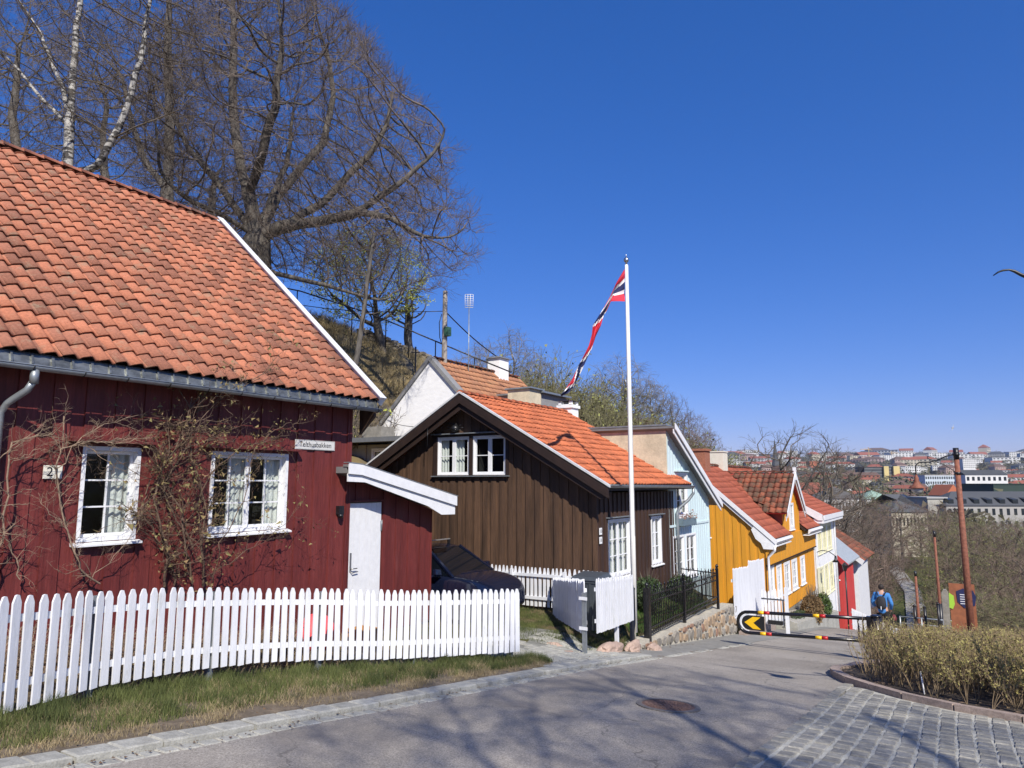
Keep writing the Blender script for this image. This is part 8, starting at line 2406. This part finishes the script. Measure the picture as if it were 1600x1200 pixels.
block("orange_roof_house", "house with a bright orange pitched roof left of the nearest lamp", 1478, 1502, 774, 300, 6, 12, CR, cmat("orange_roof", (.42, .13, .06)), 'gable', 4.5, 1, 4, .4, .5)
block("white_gable_house", "small white gabled house catching the sun among brown roofs", 1324, 1332, 763, 420, 5, 9, WH, RB, 'gable', 4, 0, 0); block("yellow_gable_house", "small yellow gabled house left of the small white gable", 1293, 1301, 763, 420, 5, 9, YL, RD, 'gable', 4, 0, 0)
block("white_slab", "broad white slab block on the skyline behind the lone tree", 1181, 1194, 715, 2600, 22, 20, WH, LG, 'flat', 0, 4, 6, .4, .4)
# church spire behind the lone bare tree
def church():
    p = pt(1213, 745, 800); z0 = G(p.x, p.y) - 2; top = pt(1213, 686, 800).z
    t = thing("church", "dark slender church spire behind the branches of the lone bare tree", "church", (p.x, p.y, z0))
    zb = top - 30
    mb = MB(); mb.box(p.x - 4, p.x + 4, p.y - 4, p.y + 4, z0, zb); mb.build("tower", cmat("dark_brick", (.12, .07, .055)), t)
    mb = MB(); mb.lathe((p.x, p.y, zb), [(5, 0), (3.4, 5), (.15, 30)], 8, smooth=False); mb.build("spire", SL, t)
church()
def crane(u, v, Y, L, lb, sg):
    p = pt(u, v, Y); z0 = G(p.x, p.y)
    t = thing("tower_crane", lb, "crane", (p.x, p.y, z0))
    m = cmat("crane_steel", (.45, .32, .16))
    mb = MB(); mb.beam((p.x, p.y, z0), (p.x, p.y, p.z), 2.2, 2.2); mb.build("mast", m, t)
    a = Vector((p.x, p.y, p.z - 6)); mb = MB(); mb.beam(a - RT * L * .3 * sg, a + RT * L * sg, 1.8, 1.8); mb.build("jib", m, t)
    mb = MB(); mb.beam(Vector((p.x, p.y, p.z)), a + RT * L * .7 * sg, .6, .6); mb.build("tie_rod", m, t)
crane(1357, 699, 2200, 26, "tower crane on the skyline above the red tower", -1); crane(1393, 705, 2400, 22, "tower crane on the skyline left of the scrolled lamp", 1)
crane(1420, 709, 2600, 40, "low tower crane with a long jib on the skyline", 1)

# rows of ordinary houses: nine built, then copied
rc = random.Random(5)
PROTO = []
specs = [("white flat roofed block", WH, LG, 'flat', 3, 7), ("cream house with a red hipped roof", CR, RD, 'hip', 3, 6), ("brick house with a brown ridge roof", BR, RB, 'ridge', 3, 6), ("white house with a red ridge roof", WH, RD, 'ridge', 2, 6), ("grey block with a slate roof", GR, SL, 'hip', 3, 7),
         ("yellow house with a red roof", YL, RD, 'ridge', 2, 5), ("pink plastered house with a brown hipped roof", PK, RB, 'hip', 3, 6), ("pale house with a gable to the viewer", CR, RB, 'gable', 2, 3), ("dark low building with a black roof", DK, SL, 'flat', 2, 6)]
for i, (lb, wm, rm, rf, rows, cols) in enumerate(specs):
    t = block("distant_house", lb + " among the distant rows of the city", 1200, 1200 + 22 / 600 * 1109 * 1.0, 760, 600, rows * 3.1, 11, wm, rm, rf, 3.6, rows, cols, .45, .45, group="distant city houses (" + lb + ")")
    PROTO.append(t)
n_h = 0
bands = [(290, 16, .62), (360, 28, .62), (450, 32, .62), (570, 36, .68), (740, 36, .78), (980, 34, .95), (1350, 34, 1.2), (1900, 30, 1.6), (2600, 26, 2.1), (3400, 22, 2.6)]
first = [True] * len(PROTO)
ORD += ["sixteenth", "seventeenth", "eighteenth"]
for bi, (Y0, n, k) in enumerate(bands):
    lst = []
    for j in range(n):
        u = 1120 + (1640 - 1120) * (j + rc.random()) / n
        Y = Y0 * rc.uniform(.88, 1.12)
        if Y < 450 and u < 1250: continue
        i = rc.choice([0, 1, 1, 2, 2, 3, 3, 4, 5, 6, 6, 7, 8] if Y0 < 1200 else [0, 0, 0, 3, 3, 4, 6, 8, 1])
        lst.append((u, Y, i))
    for u, Y, i in lst:
        p = pt(u, 760, Y)
        if first[i]: t = PROTO[i]; first[i] = False
        else: t = copy_tree(PROTO[i])
        same = sorted(x[0] for x in lst if x[2] == i); o_ = same.index(u)
        t['label'] = ("%s, %s from left in the %s far row" % (specs[i][0], ORD[o_], ORD[bi])) if len(same) > 1 else "only %s in the %s far row" % (specs[i][0], ORD[bi])
        t['group'] = "distant city houses"
        t.location = (p.x, p.y, G(p.x, p.y) + rc.uniform(-1.5, 1)); t.rotation_euler = (0, 0, rc.uniform(-.8, .8))
        s_ = k * rc.uniform(.75, 1.25); t.scale = (s_ * rc.uniform(.8, 1.9), s_, s_ * rc.uniform(.8, 1.25)); n_h += 1
for i, f in enumerate(first):
    if f: print("unused proto", i)
# trees between the far houses: soft twiggy clumps, one mass
def far_trees():
    rnd = random.Random(8); lv = []
    for _ in range(1500):
        Y = 230 * (16 ** rnd.random()); u = rnd.uniform(1100, 1640)
        if Y < 330 and u < 1250: continue
        p = pt(u, 760, Y); g = G(p.x, p.y); r = rnd.uniform(3, 6) * (1 + Y / 2500)
        n = 70 if Y < 800 else 34
        for _k in range(n):
            v = Vector([rnd.gauss(0, .5) for _ in range(3)]); c = Vector((p.x + v.x * r, p.y + v.y * r, g + r * .9 + v.z * r * .8)); sz = r * .16
            lv.append([tuple(c + Vector((rnd.gauss(0, sz), rnd.gauss(0, sz), rnd.gauss(0, sz)))) for _ in range(3)])
    o = tubes("distant_trees", [([(0, 300, -30), (0, 300, -29)], [.1, .1], 3)], M_TW_RED, None, leaves=lv, leafm=mat("far_twig_mass", (.135, .115, .075), .9, .35, .02, col2=(.15, .15, .075)))
    tag(o, "brown and olive mass of bare trees between the distant houses", "trees", kind="stuff")
far_trees()
def haze():
    mb = MB(); mb.box(-3200, 1900, -60, 5600, -26.5, 190)
    m = bpy.data.materials.new("thin_air"); m.use_nodes = True; t = m.node_tree; t.nodes.clear()
    o = t.nodes.new("ShaderNodeOutputMaterial"); v = t.nodes.new("ShaderNodeVolumePrincipled"); v.inputs['Density'].default_value = 7e-5; v.inputs['Color'].default_value = (.85, .92, 1, 1); v.inputs['Anisotropy'].default_value = .3
    t.links.new(v.outputs[0], o.inputs['Volume'])
    h = mb.build("haze", m); h['kind'] = 'stuff'; h['label'] = "thin pale blue air softening the far city"
if HAZE: haze()
def bird():
    p = pt(1487, 669, 60); t = thing("bird", "tiny gull gliding in the sky above the far city", "bird", p)
    mb = MB(); mb.tube([p - RT * .02, p + Vector((0, 0, .02)), p + RT * .25 + Vector((0, 0, .02))], [.02, .05, .01], 6); mb.build("body", GR, t)
    mb = MB(); mb.poly([p + RT * .05, p + RT * .15, p + RT * .3 + UP * .35 + FW * .2]); mb.poly([p + RT * .05, p + RT * .15, p - RT * .15 - UP * .25 - FW * .2]); mb.build("wing", GR, t)
bird()
print("houses", n_h)
